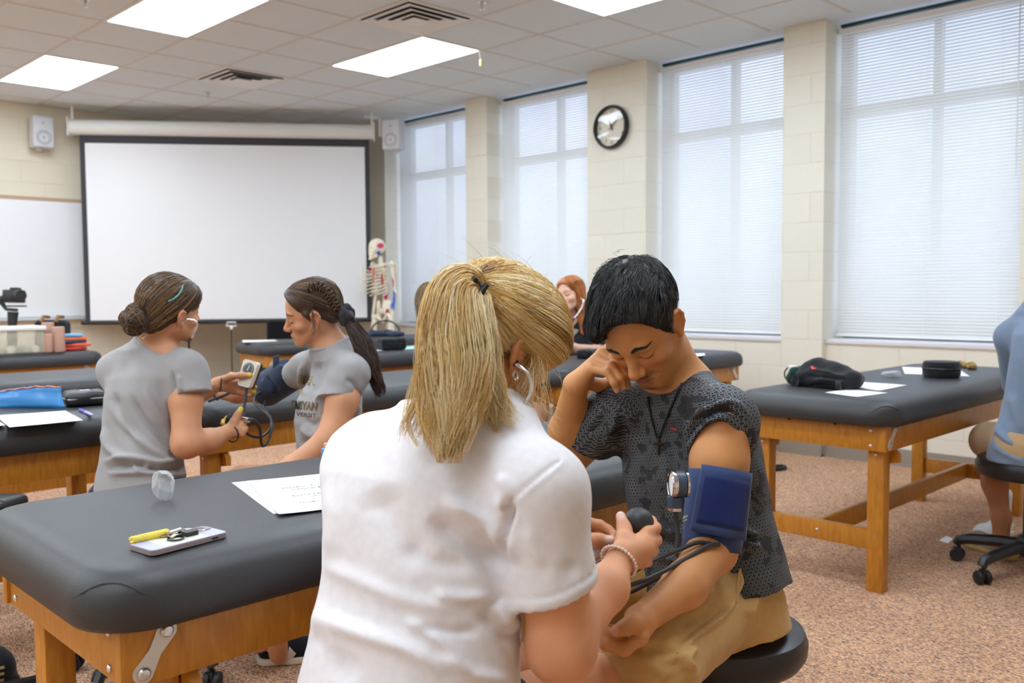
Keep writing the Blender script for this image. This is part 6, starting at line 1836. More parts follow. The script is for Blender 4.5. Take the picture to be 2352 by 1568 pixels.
MB().tube(smooth_path([P(*q) for q in ((567, 884, 3.15), (565, 905, 3.13), (561, 935, 3.10), (558, 958, 3.08))], 5), .0052, 8).build('tube', M_tube, t)
MB().tube([P(556, 962, 3.06), P(572, 965, 3.04)], .0085, 12).build('valve', M_chrome, t)
MB().ball(P(532, 968, 3.09), (.022, .022, .03), 16).build('bulb', M_blackrub, t)
MB().tube(smooth_path([P(*q) for q in ((570, 962, 3.04), (585, 966, 3.05), (597, 985, 3.08), (599, 1010, 3.1), (604, 1024, 3.12), (616, 1012, 3.14), (625, 980, 3.18), (620, 955, 3.24), (606, 935, 3.3), (610, 922, 3.36))], 6), .005, 8).build('tube', M_tube, t)
MB().tube(smooth_path([P(*q) for q in ((556, 985, 3.07), (575, 1000, 3.08), (600, 1003, 3.12), (620, 985, 3.18), (622, 960, 3.22), (600, 940, 3.28), (585, 925, 3.32), (588, 908, 3.36), (604, 896, 3.38))], 6), .005, 8).build('tube', M_tube, t)
t = thing('blood_pressure_cuff', 'dark navy blood pressure cuff round the long-plaited woman\'s upper arm', 'blood pressure cuff', tuple(P(630, 880, 3.4)))
S = SDF(); S.cone(P(662, 862, 3.355), P(613, 893, 3.45), .064, .066, .01)
for p, q in ((P(668, 850, 3.34), P(640, 873, 3.37)), (P(601, 903, 3.46), P(630, 880, 3.43))): S.plane(p, p-q, .14)
V, Q = S.mesh(.005); V = folds(V, Q, [([(604, 868), (612, 888), (632, 905)], 4, .009), ([(612, 862), (622, 880), (640, 900)], 4, -.007), ([(640, 838), (655, 850), (672, 880)], 4, .006)]); soft('sleeve', V, Q, fabric('navy_cotton', srgb(52, 62, 82)), t)
S = SDF(); S.box(P(634, 838, 3.32), (.012, .034, .003), np.stack([RT, unit(UP-RT*.35), FW], 1), .002); soft('flap_corner', *S.mesh(.004), fabric('navy_cotton', srgb(52, 62, 82)), t)
MB().box((-.01, -.008, -.002), (.01, .008, .002), M=frame(P(673, 856, 3.27), RT, UP, FW)).build('label', M_paper, t)
t = thing('stethoscope', 'thin silver stethoscope in the ear of the woman with the bun', 'stethoscope', tuple(P(440, 735, 2.86)))
MB().tube(smooth_path([P(*q) for q in ((419, 737, 2.885), (432, 733, 2.87), (446, 736, 2.87), (453, 746, 2.88), (448, 760, 2.90), (440, 775, 2.93))], 6), .0034, 8).build('ear_tube', M_silver, t)
MB().tube(smooth_path([P(440, 775, 2.93), P(434, 790, 3.0), P(445, 850, 3.25), P(500, 918, 3.42)], 6), .004, 8).build('rubber_tube', M_tube, t)
MB().tube([P(*q) for q in ((478, 921, 3.40), (520, 905, 3.40), (560, 888, 3.40))], .006, 8).build('twin_tube', M_tube, t)
t = thing('stethoscope', 'silver and black stethoscope worn by the red-haired woman', 'stethoscope', tuple(P(1335, 700, 6.25)))
MB().tube(smooth_path([P(*q) for q in ((1334, 684, 6.30), (1340, 690, 6.27), (1336, 706, 6.25), (1326, 722, 6.25), (1319, 730, 6.25))], 6), .0055, 8).build('ear_tube', M_silver, t)
MB().tube(smooth_path([P(*q) for q in ((1319, 730, 6.25), (1312, 745, 6.3), (1307, 765, 6.3), (1303, 785, 6.15))], 6), .005, 8).build('rubber_tube', M_tube, t)

# ---------------------------------------------------------------- things on the tables
def sheet(name, label, cat, cor, z=TT, m=M_paper, group=None, curl=0., th=.0006, lines=0):
    "a sheet of paper lying at height z with its corners at these pixels"
    c = [PZ(x, y, z+.0005) for x, y in cor]
    V = []; n = 8
    for i in range(n+1):
        for j in range(n+1):
            s_, u = i/n, j/n
            p = (c[0]*(1-s_)+c[1]*s_)*(1-u)+(c[3]*(1-s_)+c[2]*s_)*u
            V.append(p+np.array([0, 0, curl*(max(0, .25-s_)+max(0, s_-.75)*.6)**1.5*3+.0002*math.sin(9*s_+7*u)+.0003]))
    V = np.array(V); F = [(i*(n+1)+j, (i+1)*(n+1)+j, (i+1)*(n+1)+j+1, i*(n+1)+j+1) for i in range(n) for j in range(n)]
    me = np_mesh(name, V, np.array(F)); o = link(name, me, m)
    md = o.modifiers.new('thickness', 'SOLIDIFY'); md.thickness = th; md.offset = 1
    tag(o, label, cat, group)
    return o, c


def paper_text(o, c, rows, m=M_ink, z=.0030):
    "print lines of text on a sheet: (text, u, v, height fraction) with u to the right and v down the page"
    ux = c[1]-c[0]; uy = c[0]-c[3]
    for tx, u, v, h in rows:
        p = c[0]+ux*u-uy*v+np.array([0, 0, z]); L = np.linalg.norm(uy)
        text_mesh('printed_line', tx, h*L, m, frame(p, unit(ux), unit(uy), (0, 0, 1)), o, .0001, 'LEFT')


o, c = sheet('paper', 'lower white sheet peeking out left under the printed sheets on the nearest table', 'paper', [(532, 1108), (760, 1086), (820, 1160), (628, 1180)])
o2, c2 = sheet('paper', 'printed white sheet on top of the papers on the nearest table', 'paper', [(568, 1106), (776, 1084), (884, 1150), (640, 1183)], TT+.0042, curl=.006)
paper_text(o2, c2, [('Athletic Training P', .24, .36, .052), ('Clinical Educa', .32, .43, .052), ('Entry Level Ath', .27, .60, .052), ('Comp', .46, .67, .052), ('Name', .27, .80, .036)])
MB().box((0, 0, 0), (.10, .0016, .0003), M=frame(c2[0]+(c2[1]-c2[0])*.36-(c2[0]-c2[3])*.82+np.array([0, 0, .0032]), unit(c2[1]-c2[0]), unit(c2[0]-c2[3]), (0, 0, 1))).build('printed_line', M_ink, o2)

def crumple(name, label, px, py, z, r, seed, h=.8):
    rr = np.random.default_rng(seed); p = PZ(px, py, z); r = np.array(r)*1.12
    me = bpy.data.meshes.new(name); bm = bmesh.new(); bmesh.ops.create_icosphere(bm, subdivisions=4, radius=1)
    D = unit_rows(rr.normal(size=(34, 3))); A = rr.uniform(.55, 1.05, 34)
    for v in bm.verts:
        d = np.array(v.co); q = np.sort(A/np.maximum(D @ d, .15))[:2]; k = min(q[0], 1.25)
        v.co = Vector(d*k*np.array(r))
    zm = min(v.co.z for v in bm.verts)
    for v in bm.verts: v.co = Vector((v.co.x+p[0], v.co.y+p[1], max(v.co.z-zm, .0)+z+.001))
    bm.to_mesh(me); bm.free()
    return tag(link(name, me, M_film), label, 'plastic bag')


def film_mat():
    m = bpy.data.materials.new('clear_film'); m.use_nodes = True
    N = m.node_tree.nodes; L = m.node_tree.links; out = N['Material Output']; N.remove(N['Principled BSDF'])
    tp = N.new('ShaderNodeBsdfTransparent'); tp.inputs['Color'].default_value = (.97, .97, .98, 1)
    gl = N.new('ShaderNodeBsdfGlossy'); gl.inputs['Roughness'].default_value = .08
    df = N.new('ShaderNodeBsdfDiffuse'); df.inputs['Color'].default_value = (.9, .9, .92, 1)
    m1 = N.new('ShaderNodeMixShader'); m1.inputs[0].default_value = .55; L.new(gl.outputs[0], m1.inputs[1]); L.new(df.outputs[0], m1.inputs[2])
    lw = N.new('ShaderNodeLayerWeight'); lw.inputs['Blend'].default_value = .42
    mr = N.new('ShaderNodeMapRange'); mr.inputs['To Min'].default_value = .16; mr.inputs['To Max'].default_value = .62; L.new(lw.outputs['Facing'], mr.inputs['Value'])
    m2 = N.new('ShaderNodeMixShader'); L.new(mr.outputs['Result'], m2.inputs[0]); L.new(tp.outputs[0], m2.inputs[1]); L.new(m1.outputs[0], m2.inputs[2])
    L.new(m2.outputs[0], out.inputs['Surface'])
    nz = N.new('ShaderNodeTexNoise'); nz.inputs['Scale'].default_value = 70; nz.inputs['Detail'].default_value = 3; bp = N.new('ShaderNodeBump'); bp.inputs['Strength'].default_value = .5; bp.inputs['Distance'].default_value = .006
    L.new(nz.outputs['Fac'], bp.inputs['Height']); L.new(bp.outputs['Normal'], gl.inputs['Normal'])
    return m


M_film = film_mat()
crumple('plastic_bag', 'crumpled clear plastic bag on the nearest table behind the phone', 380, 1150, TT, (.030, .026, .034), 5)
crumple('plastic_bag', 'crumpled clear plastic bag on the window-side table', 2050, 866, TT, (.05, .035, .018), 6)

# phone with keys on top
p0, p1, p2, p3 = [PZ(x, y, TT+.009) for x, y in ((300, 1253), (450, 1211), (522, 1232), (345, 1279))]
ux = unit(PZ(520, 1230, TT)-PZ(345, 1275, TT)); uy = np.array([-ux[1], ux[0], 0.]); pc = PZ(412, 1247, TT)
PM = frame(pc, ux, uy, (0, 0, 1))
t = thing('phone', 'phone in a pale lilac case lying on the nearest table under the keys', 'phone', tuple(pc))
def rrect(hx, hy, r, n=6):
    o = []
    for k, (sx, sy) in enumerate(((1, 1), (-1, 1), (-1, -1), (1, -1))):
        for j in range(n+1):
            a = math.pi/2*(k+j/n); o.append((sx*(hx-r)+r*math.cos(a), sy*(hy-r)+r*math.sin(a)))
    return o
MB().prism(rrect(.074, .037, .011), .0008, .0085, PM).build('case_edge', mat('case_edge', srgb(150, 134, 132), .3), t)
MB().prism(rrect(.0728, .0358, .010), .0085, .0098, PM).build('case_back', mat('lilac_case', srgb(176, 176, 206), .3), t)
MB().prism([(-.045, -.034), (.035, -.034), (.035, .034), (-.045, .034)], .0098, .0101, PM).build('pale_panel', mat('pale_panel', srgb(214, 216, 196), .35), t)
MB().prism([(.040, -.0365+.0), (.052, -.0365), (.052, -.0375), (.040, -.0375)], .003, .006, PM).build('side_button', M_dark, t)
MB().prism(rrect(.013, .013, .004), .0098, .0112, PM @ Matrix.Translation((.055, .018, 0))).build('camera_bump', mat('case_edge', (0, 0, 0)), t)
k = thing('keychain', 'bunch of keys with a yellow twisted fob lying across the phone', 'keys', tuple(pc+np.array([0, 0, .012])))
fb0, fb1 = PZ(302, 1241, TT+.014), PZ(385, 1222, TT+.016); d = unit(fb1-fb0); s1 = np.array([-d[1], d[0], 0]); s2 = np.cross(d, s1)
for ph in (0, math.pi):
    tt = np.linspace(0, 1, 60); L = np.linalg.norm(fb1-fb0)
    MB().tube([fb0+(fb1-fb0)*q+(s1*math.cos(ph+q*38)+s2*math.sin(ph+q*38))*.0032 for q in tt], .0042, 8).build('twisted_fob', mat('yellow_cord', srgb(228, 206, 84), .6), k)
KM = lambda x, y, z=.0125: PM @ Matrix.Translation((x, y, z))
MB().lathe([(.0128, 0), (.0145, .001), (.0145, .0025), (.0128, .0035)], 26, KM(-.012, -.008, .0105), cap=False).build('black_ring', M_black, k)
MB().prism(rrect(.0125, .009, .0035), 0, .0075, KM(.020, -.002, .0105)).build('car_fob', M_black, k)
for (x, y, a, cl) in ((.004, .012, .5, 'brass'), (.010, .020, .1, 'silver_key'), (.0, .016, -.3, 'copper')):
    R = KM(x, y, .0118) @ Matrix.Rotation(a, 4, 'Z'); mt = mat(cl, {'brass': (.72, .62, .40), 'silver_key': (.75, .75, .76), 'copper': (.72, .46, .34)}[cl], .35, .9)
    MB().lathe([(.003, 0), (.010, 0), (.010, .002), (.003, .002)], 18, R @ Matrix.Translation((.02, 0, 0)), cap=False).box((-.022, -.0035, 0), (.012, .0035, .002), M=R).build('key', mt, k)
MB().lathe([(.0105, 0), (.0118, .0006), (.0105, .0012)], 24, KM(.046, .012, .0115), cap=False).build('split_ring', M_chrome, k)
MB().tube([PM @ Vector((.022, .03, .014)), PM @ Vector((-.012, .022, .014))], .0042, 8).build('silver_tool', M_steel, k)

# odd bright packet hidden behind her shoulder
q = PZ(752, 1052, TT)
t = thing('packet', 'blue and orange packet standing at the far edge of the nearest table', 'packet', tuple(q))
MB().box((-.004, -.05, 0), (.012, .012, .026), .002, M=frame(q+np.array([.0, -.0, 0]), (1, 0, 0), (0, 1, 0), (0, 0, 1))).build('blue_card', mat('blue_card', srgb(96, 156, 220), .5), t)
MB().box((-.002, -.05, .026), (.010, .006, .040), .003, M=frame(q, (1, 0, 0), (0, 1, 0), (0, 0, 1))).build('orange_top', mat('salmon', srgb(246, 170, 140), .5), t)

# second table: pouch, bag, papers, pen
MB_blue = mat('blue_vinyl', srgb(36, 128, 196), .32, coat=.3)
c0, c1 = PZ(2, 938, TT), PZ(147, 939, TT)
c0 = c0 + (c0-c1)*.25
V = []; n = 20
for i in range(n+1):
    s_ = i/n; b0 = c0+(c1-c0)*s_; h = .050+.028*min(1, s_*1.4)+.0025*math.sin(i*1.9)
    bow = np.array([.022*math.sin(s_*3.0)+.003*math.sin(s_*17), 0, 0])
    for j in range(7):
        u = j/6; V.append(b0+bow*(1-u*.5)+np.array([.035*u+.004*math.sin(6*u+4*s_), 0, h*u+.0015]))
F = [(i*7+j, (i+1)*7+j, (i+1)*7+j+1, i*7+j+1) for i in range(n) for j in range(6)]
t = thing('blue_pouch', 'bright blue open pouch with an orange rim on the left table', 'pouch', tuple(c0))
o = link('front_wall', np_mesh('front_wall', np.array(V), np.array(F)), MB_blue, t); md = o.modifiers.new('th', 'SOLIDIFY'); md.thickness = .004
o = link('back_wall', np_mesh('back_wall', np.array(V)*1+np.array([.065, 0, -.004]), np.array(F)), MB_blue, t); md = o.modifiers.new('th', 'SOLIDIFY'); md.thickness = .004
MB().tube([V[i*7+6]+np.array([0, 0, .001]) for i in range(n+1)], .0028, 6).build('rim', mat('orange_rim', srgb(226, 130, 100), .5), t)
MB().box((c0[0]+.02, min(c0[1], c1[1]), TT+.001), (c0[0]+.09, max(c0[1], c1[1]), TT+.006)).build('base', mat('orange_rim', (0, 0, 0)), t)


def pouch(name, label, p, L, Wd, Hh, ang, m, cat='pouch', zipm=None, lid=False, group=None, seed=1):
    t = thing(name, label, cat, tuple(p), group=group)
    ux = np.array([math.cos(ang), math.sin(ang), 0]); uy = np.array([-ux[1], ux[0], 0]); M3 = np.stack([ux, uy, [0, 0, 1]], 1)
    S = SDF(); S.box(np.asarray(p)+[0, 0, Hh*.5+.001], (L/2, Wd/2, Hh/2), M3, min(Hh*.42, .02), .01)
    V, Q = S.mesh(.005); N_ = normals(V, Q); V = V+N_*(.0022*vnoise(V, 70, seed))[:, None]
    V[:, 2] = np.maximum(V[:, 2], p[2]+.001)
    soft('body', V, Q, m, t)
    pts = []
    for a in np.linspace(0, 2*math.pi, 40):
        k = max(abs(math.cos(a)), abs(math.sin(a))); e = .25
        x, y = np.sign(math.cos(a))*abs(math.cos(a))**e, np.sign(math.sin(a))*abs(math.sin(a))**e
        pts.append(np.asarray(p)+ux*x*(L/2-.001)+uy*y*(Wd/2-.001)+np.array([0, 0, Hh*.55]))
    MB().tube(pts, .0024, 5, cap=False).build('zip', zipm or M_black, t)
    return t


M_nyl = fabric('black_nylon', srgb(34, 34, 38), 500, .35)
q = PZ(196, 930, TT); t = pouch('black_pouch', 'black zipped case between the blue pouch and the woman with the bun', q, .15, .12, .055, math.radians(82), mat('black_leatherette', srgb(36, 36, 40), .4, bump=(200, .2, (1, 1, 1))), 'case', M_steel, seed=91)
z_ = q+np.array([0, 0, .0585]); MB().box((-.006, -.018, -.002), (.006, .018, .001), .001, M=frame(z_, (1, 0, 0), (0, 1, 0), (0, 0, 1))).build('white_label', M_paper, t)
o, c = sheet('paper', 'white printed page on the left table beside the purple pen', 'paper', [(-10, 954), (150, 943), (192, 965), (22, 981)])
paper_text(o, c, [('lorem'.replace('lorem', '— — — — — — — —'), .12, .3+.16*i, .06) for i in range(4)], mat('faint_ink', srgb(190, 190, 200), .7))
o, c = sheet('paper', 'small corner of white paper at the left picture edge on the left table', 'paper', [(-60, 972), (-5, 966), (12, 976), (-50, 984)])
q0, q1 = PZ(184, 941, TT+.006), PZ(213, 953, TT+.005)
t = thing('pen', 'short purple pen on the left table', 'pen', tuple(q0))
MB().tube([q0, q0+(q1-q0)*.45], .006, 10).build('barrel', mat('purple_plastic', srgb(96, 70, 190), .3), t); MB().tube([q0+(q1-q0)*.45, q0+(q1-q0)*.92, q1], [.0058, .005, .0015], 10).build('grip', mat('pale_purple', srgb(168, 160, 214), .3), t)

# back-left table: bin, rolls, wraps, camera gimbal, bag
q = PZ(40, 812, TT)
t = thing('plastic_bin', 'clear plastic bin with a white lid holding rolled bandages on the back left table', 'bin', (7.3, -2.05, TT))
b0 = PX(104, 811, 7.05); bx, by = b0[0], b0[1]
M_clear = mat('frosted_plastic', srgb(238, 234, 214), .25, alpha=.38)
g = MB().box((bx, by, TT+.002), (bx+.26, by+.46, TT+.165), .012); g.build('tub', M_clear, t)
MB().box((bx-.012, by-.012, TT+.165), (bx+.272, by+.472, TT+.195), .008).build('lid', M_white, t)
for i in range(7):
    MB().tube([(bx+.04+.06*(i % 3), by+.05+.055*i, TT+.03), (bx+.1+.05*(i % 3), by+.05+.055*i, TT+.03)], .026, 14).build('bandage_roll', mat('bandage', srgb(240, 236, 216), .9), t)
GR = 'beige foam rolls beside the bin'
M_foam = fabric('beige_foam', srgb(196, 158, 140), 300, .5)
for i, (x, y, zt_, r, lb) in enumerate(((111, 812, 0, .033, 'short beige foam roll nearest the clear bin, front left'), (136, 810, 0, .042, 'beige foam roll in front, right of the other rolls'), (112, 806, .0, .042, 'tall pinkish foam roll behind the front beige rolls'))):
    q = PX(x, 812, 7.07 if i < 2 else 7.19)
    hh = (.135, .185, .215)[i]
    o = MB().lathe([(.006, .002), (r-.003, .002), (r, .008), (r, hh-.004), (r-.004, hh), (.012, hh-.001), (.006, hh-.004)], 26, Matrix.Translation((q[0], q[1], TT))).build('foam_roll', M_foam)
    tag(o, lb, 'foam roll', GR)
for i, (cl, dx, dz, a, lb) in enumerate((((224, 62, 50), 0, 0, .1, 'red folded splint wrap at the bottom of the bright stack'), ((242, 110, 62), -.05, .028, -.15, 'orange folded splint wrap in the middle of the bright stack'), ((44, 60, 110), .0, .052, .2, 'dark blue folded wrap in the bright stack'), ((246, 120, 64), .0, .074, .05, 'orange folded wrap on top of the bright stack'), ((120, 184, 230), .05, .10, -.1, 'pale blue folded wrap at the very top of the bright stack'))):
    q = PX(176, 805, 7.14)
    o = MB().box((-.035, -.10, 0), (.035, .085, .024), .010, M=Matrix.Translation((q[0]+.03, q[1]+.02+dx*.6, TT+.002+dz)) @ Matrix.Rotation(a, 4, 'Z')).build('folded_wrap', mat('wrap_%d' % i, srgb(*cl), .5))
    tag(o, lb, 'splint wrap', 'bright folded wraps beside the foam rolls')
t = thing('camera_gimbal', 'small black camera on a handheld gimbal standing behind the plastic bin', 'camera', tuple(PZ(28, 800, TT)))
d = 6.75
g = MB().tube([P(28, 812, d), P(28, 750, d)], [.035, .035], 12).tube([P(28, 750, d), P(30, 716, d)], [.03, .04], 10); g.build('grip', M_black, t)
MB().tube([P(40, 712, d), P(14, 710, d), P(4, 695, d), P(6, 685, d), P(20, 676, d)], [.012, .012, .02, .026, .018], 8).build('arm', M_black, t)
MB().box((-.065, -.05, -.045), (.06, .05, .05), .008, M=frame(P(33, 681, d), RT, FW, UP)).build('camera_body', mat('camera_black', srgb(30, 30, 32), .35), t)
MB().tube([P(40, 679, d-.04), P(49, 678, d-.1)], [.04, .038], 18).build('lens', M_black, t)
MB().box((-.03, -.03, .05), (.03, .03, .07), .006, M=frame(P(36, 682, d), RT, FW, UP)).build('viewfinder', M_black, t)
MB().box((-.075, -.02, -.075), (.075, .02, -.065), .002, M=frame(P(36, 681, d), RT, FW, UP)).build('mount_plate', M_black, t)
t = thing('carry_bag', 'black bag with buckled straps standing behind the foam rolls', 'bag', tuple(PZ(130, 800, TT)))
S = SDF(); bb = PX(122, 800, 7.42); bb[2] = TT+.115; S.box(bb, (.12, .07, .112), np.stack([RT, FW, UP], 1), .04, .02); S.cone(bb+RT*.1-UP*.02, bb+RT*.15-UP*.09, .03, .02, .03)
soft('body', *S.mesh(.01), M_nyl, t)
for x in (-.05, .06): MB().tube([bb+RT*x+UP*.09-FW*.075, bb+RT*x+UP*.135-FW*.04, bb+RT*x+UP*.135+FW*.04], .014, 6).build('buckle_strap', mat('tan_strap', srgb(140, 96, 40), .6), t)

# centre-back: sheet, pouch, papers, cuff
N5 = np.array([T5.location[0], T5.location[1]])
o, c = sheet('paper', 'white sheet on the table in front of the screen', 'paper', [(556, 781), (632, 780), (637, 783), (558, 786)])
q = PZ(898, 803, TT); pouch('black_pouch', 'black zipped case on the table behind the long-plaited woman', q, .20, .13, .085, math.radians(-100), M_nyl, 'case', seed=92)
sheet('paper', 'white paper left of the black case, behind the long plait', 'paper', [(838, 797), (876, 796), (880, 805), (842, 806)])
sheet('folder', 'mint green paper beside the black case', 'paper', [(922, 797), (960, 793), (962, 800), (926, 803)], m=mat('mint', srgb(170, 222, 206), .7))
t = thing('blood_pressure_cuff', 'crumpled dark cuff with a tube loop on the farthest table before the skeleton', 'blood pressure cuff', tuple(PZ(880, 772, TT)))
S = SDF(); rr = np.random.default_rng(95)
for i in range(11):
    q = PZ(832+8.5*i, 771+rr.normal(0, 1.2), TT); S.ell(q+np.array([0, 0, .022]), (.06, .05, .022+.012*rr.uniform()), k=.03)
V, Q = S.mesh(.008); V = V+normals(V, Q)*(.006*vnoise(V, 40, 96))[:, None]; V[:, 2] = np.maximum(V[:, 2], TT+.001); soft('sleeve', V, Q, fabric('navy_cotton', srgb(52, 62, 82)), t)
q = PZ(885, 772, TT); MB().tube([q+np.array([0, 0, .02])+RT*.14*math.cos(a)+UP*.13*math.sin(a) for a in np.linspace(0, math.pi, 18)], .008, 6).build('tube', M_tube, t)

# table of the red-haired woman
q = PZ(1352, 822, TT); pouch('black_pouch', 'black case by the red-haired woman\'s hands', q, .17, .11, .055, math.radians(-70), M_nyl, 'case', seed=97)
sheet('paper', 'small white slip on the far end of the red-haired woman\'s table', 'paper', [(1590, 812), (1618, 811), (1620, 816), (1598, 818)])

# window-side table
sheet('paper', 'white page half under the black sling bag, nearer the table edge', 'paper', [(1895, 901), (1950, 893), (2040, 902), (1970, 911)])
sheet('paper', 'second white page beside the black sling bag, farther back', 'paper', [(1930, 884), (1968, 876), (2084, 884), (2020, 897)], TT+.001)
sheet('paper', 'folded white sheets under the round black case', 'paper', [(2072, 842), (2140, 845), (2150, 860), (2078, 858)])
sheet('paper', 'white sheet sticking out right of the round black case', 'paper', [(2150, 846), (2200, 846), (2228, 864), (2160, 862)])
q = PZ(2162, 866, TT)
t = thing('round_case', 'round black zipped case on the window-side table', 'case', tuple(q))
MB().lathe([(.004, .001), (.075, .001), (.084, .012), (.085, .034), (.084, .05), (.083, .068), (.076, .077), (.004, .079)], 36, Matrix.Translation(tuple(q))).build('body', M_nyl, t)
MB().lathe([(.0865, .04), (.0885, .044), (.0865, .048)], 36, Matrix.Translation(tuple(q)), cap=False).build('zip', M_black, t)
t = thing('lanyard_keys', 'tan braided lanyard and keys behind the round black case', 'keys', tuple(PZ(2200, 843, TT)))
S = SDF(); rr = np.random.default_rng(98)
pp = [PZ(x, y, TT)+np.array([0, 0, .014]) for x, y in ((2180, 838), (2192, 843), (2206, 839), (2218, 845), (2232, 842), (2238, 848), (2224, 849))]
S.chain(pp, .012, .006); V, Q = S.mesh(.004); V = V+normals(V, Q)*(.003*vnoise(V, 160, 99))[:, None]; soft('braid', V, Q, mat('tan_braid', srgb(150, 120, 60), .7), t)
MB().lathe([(.016, 0), (.018, .002), (.016, .004)], 20, Matrix.Translation(tuple(pp[0]+np.array([0, .03, -.012]))), cap=False).build('key_ring', M_chrome, t)
# sling bag
t = thing('sling_bag', 'black nylon sling bag with a small red mark on the window-side table', 'bag', tuple(PZ(1880, 890, TT)))
ba, bb = PZ(1812, 884, TT), PZ(1958, 897, TT); dv = unit(bb-ba); sv = np.array([-dv[1], dv[0], 0])
if sv @ FW < 0: sv = -sv
S = SDF(); L = np.linalg.norm(bb-ba)
f = lambda a, b, c: ba+dv*a*L+sv*b+np.array([0, 0, c])
S.chain([f(.10, .05, .045), f(.35, .06, .058), f(.62, .06, .052), f(.9, .05, .040)], [.044, .056, .050, .038], .04)
S.box(f(.5, .055, .035), (L*.46, .08, .034), np.stack([dv, sv, [0, 0, 1]], 1), .03, .03)
S.plane(f(.5, 0, .001), (0, 0, -1), .5)
V, Q = S.mesh(.0045)
V = folds(V, Q, [([(1850, 862), (1890, 866), (1940, 872)], 3, -.006), ([(1862, 876), (1900, 872), (1950, 880)], 4, .007), ([(1848, 890), (1890, 884), (1940, 892)], 4, -.006), ([(1830, 850), (1840, 870), (1830, 890)], 4, .008), ([(1870, 848), (1900, 856), (1945, 866)], 3, .005)])
V = V+normals(V, Q)*(.0035*vnoise(V*[1, 1, 1.8], 55, 101))[:, None]; V[:, 2] = np.maximum(V[:, 2], TT+.001)
soft('body', V, Q, M_nyl, t); sB = bvh_of(V, Q)
shape_decal('logo_mark', [[(1863, 842), (1868, 841), (1869, 845), (1877, 846), (1870, 848), (1866, 849), (1864, 846)]], sB, M_red, t, .003)
S = SDF(); S.chain([f(.02, .02, .03), f(.10, .0, .06)], [.03, .026], .02); soft('side_pocket', *S.mesh(.004), fabric('dark_green_mesh', srgb(30, 60, 50)), t)
S = SDF(); S.box(f(.06, .0, .065), (.02, .012, .024), None, .006); soft('silver_tag', *S.mesh(.004), mat('silver_tag', srgb(206, 204, 196), .4), t)
MB().tube(smooth_path([f(.12, .0, .08), f(.02, .0, .085), f(-.07, .0, .06), f(-.06, .0, .03), f(.02, .0, .02)], 6), .003, 6).build('loop', M_black, t)
MB().box((-.014, -.006, -.018), (.014, .006, .018), .003, M=frame(f(.86, -.035, .022), dv, sv, (0, 0, 1))).build('buckle', M_black, t)
t = None

# ---------------------------------------------------------------- things about the room
q = PZ(2172, 1241, 0); V = np.array([PZ(x, y, .002) for x, y in ((2157, 1240), (2174, 1236), (2189, 1238), (2177, 1247))])+np.array([[0, 0, .0], [0, 0, .012], [0, 0, .004], [0, 0, .0]])
o = link('paper_scrap', np_mesh('paper_scrap', V, np.array([[0, 3, 2, 1]]), False), M_paper); md = o.modifiers.new('th', 'SOLIDIFY'); md.thickness = .001; tag(o, 'torn white scrap of paper on the carpet', 'paper scrap')
o = MB().tube(smooth_path([PZ(x, y, .014) for x, y in ((1745, 1076), (1765, 1078), (1785, 1077), (1802, 1074), (1800, 1071), (1780, 1071))], 5), .014, 8).build('strap', M_nyl); tag(o, 'loose black strap end on the carpet behind the window-side table', 'strap')
t = thing('carry_bag', 'black bag with tan stripes on the floor at the bottom left corner', 'bag', tuple(PZ(5, 1560, 0.)))
bq = PZ(-40, 1600, 0.); S = SDF(); S.chain([bq+np.array([0, .05, .10]), bq+np.array([0, -.04, .08])], [.10, .05], .05); S.cone(bq+np.array([0, -.02, .1]), PZ(30, 1560, .02), .05, .02, .03); S.plane(bq+np.array([0, 0, .002]), (0, 0, -1), .5)
V, Q = S.mesh(.006); soft('body', V, Q, M_nyl, t); bB_ = bvh_of(V, Q)
for i in range(4):
    try: shape_decal('tan_stripe', [[(-2, 1530+14*i), (8, 1528+14*i), (9, 1534+14*i), (-2, 1537+14*i)]], bB_, mat('tan_stripe', srgb(214, 184, 120), .6), t, .003)
    except Exception: pass
q = P(-72, 1176, 2.55)
t = thing('stool', 'black padded seat edge just behind the left end of the nearest table', 'chair', tuple(q*[1, 1, 0]))
c = P(-72, 1176, 2.55)
S = SDF(); S.box(c, (.09, .16, .03), np.stack([RT, FW, UP], 1), .02); S.cone(c+RT*.05, c+RT*.085+UP*.012, .02, .014, .02); soft('seat', *S.mesh(.006), mat('stool_vinyl', (0, 0, 0)), t)
MB().tube([c-UP*.02, c*[1, 1, 0]+[0, 0, .06]], .025, 12).build('post', M_black, t)
for k in range(5):
    a = 2*math.pi*k/5; MB().tube([c*[1, 1, 0]+[0, 0, .07], c*[1, 1, 0]+np.array([.26*math.cos(a), .26*math.sin(a), .03])], [.024, .016], 8).build('base_arm', M_black, t)

# chair and hook stand in front of the dark corner
d = 8.95
t = thing('chair', 'black office chair back in the shade under the screen', 'chair', tuple(P(648, 760, d)*[1, 1, 0]))
S = SDF(); S.box(P(648, 764, d), (.15, .03, .075+.05), np.stack([RT, FW, UP], 1), .025); soft('backrest', *S.mesh(.012), fabric('black_felt', srgb(18, 18, 20)), t)
c = P(648, 764, d-.3); c[2] = .46; S = SDF(); S.box(c, (.22, .22, .035), None, .03); soft('seat', *S.mesh(.012), fabric('black_felt', (0, 0, 0)), t)
MB().tube([c, c*[1, 1, 0]+[0, 0, .08]], .03, 10).tube([c+FW*.2, P(648, 775, d+.02)], .02, 8).build('post', M_black, t)
for k in range(5):
    a = 2*math.pi*k/5; MB().tube([c*[1, 1, 0]+[0, 0, .09], c*[1, 1, 0]+np.array([.3*math.cos(a), .3*math.sin(a), .03])], [.03, .018], 8).build('base_arm', M_black, t)
d = 9.15
t = thing('card_stand', 'thin metal stand with a small card holder below the screen', 'stand', tuple(P(531, 770, d)*[1, 1, 0]))
fl = P(531, 770, d)*[1, 1, 0]
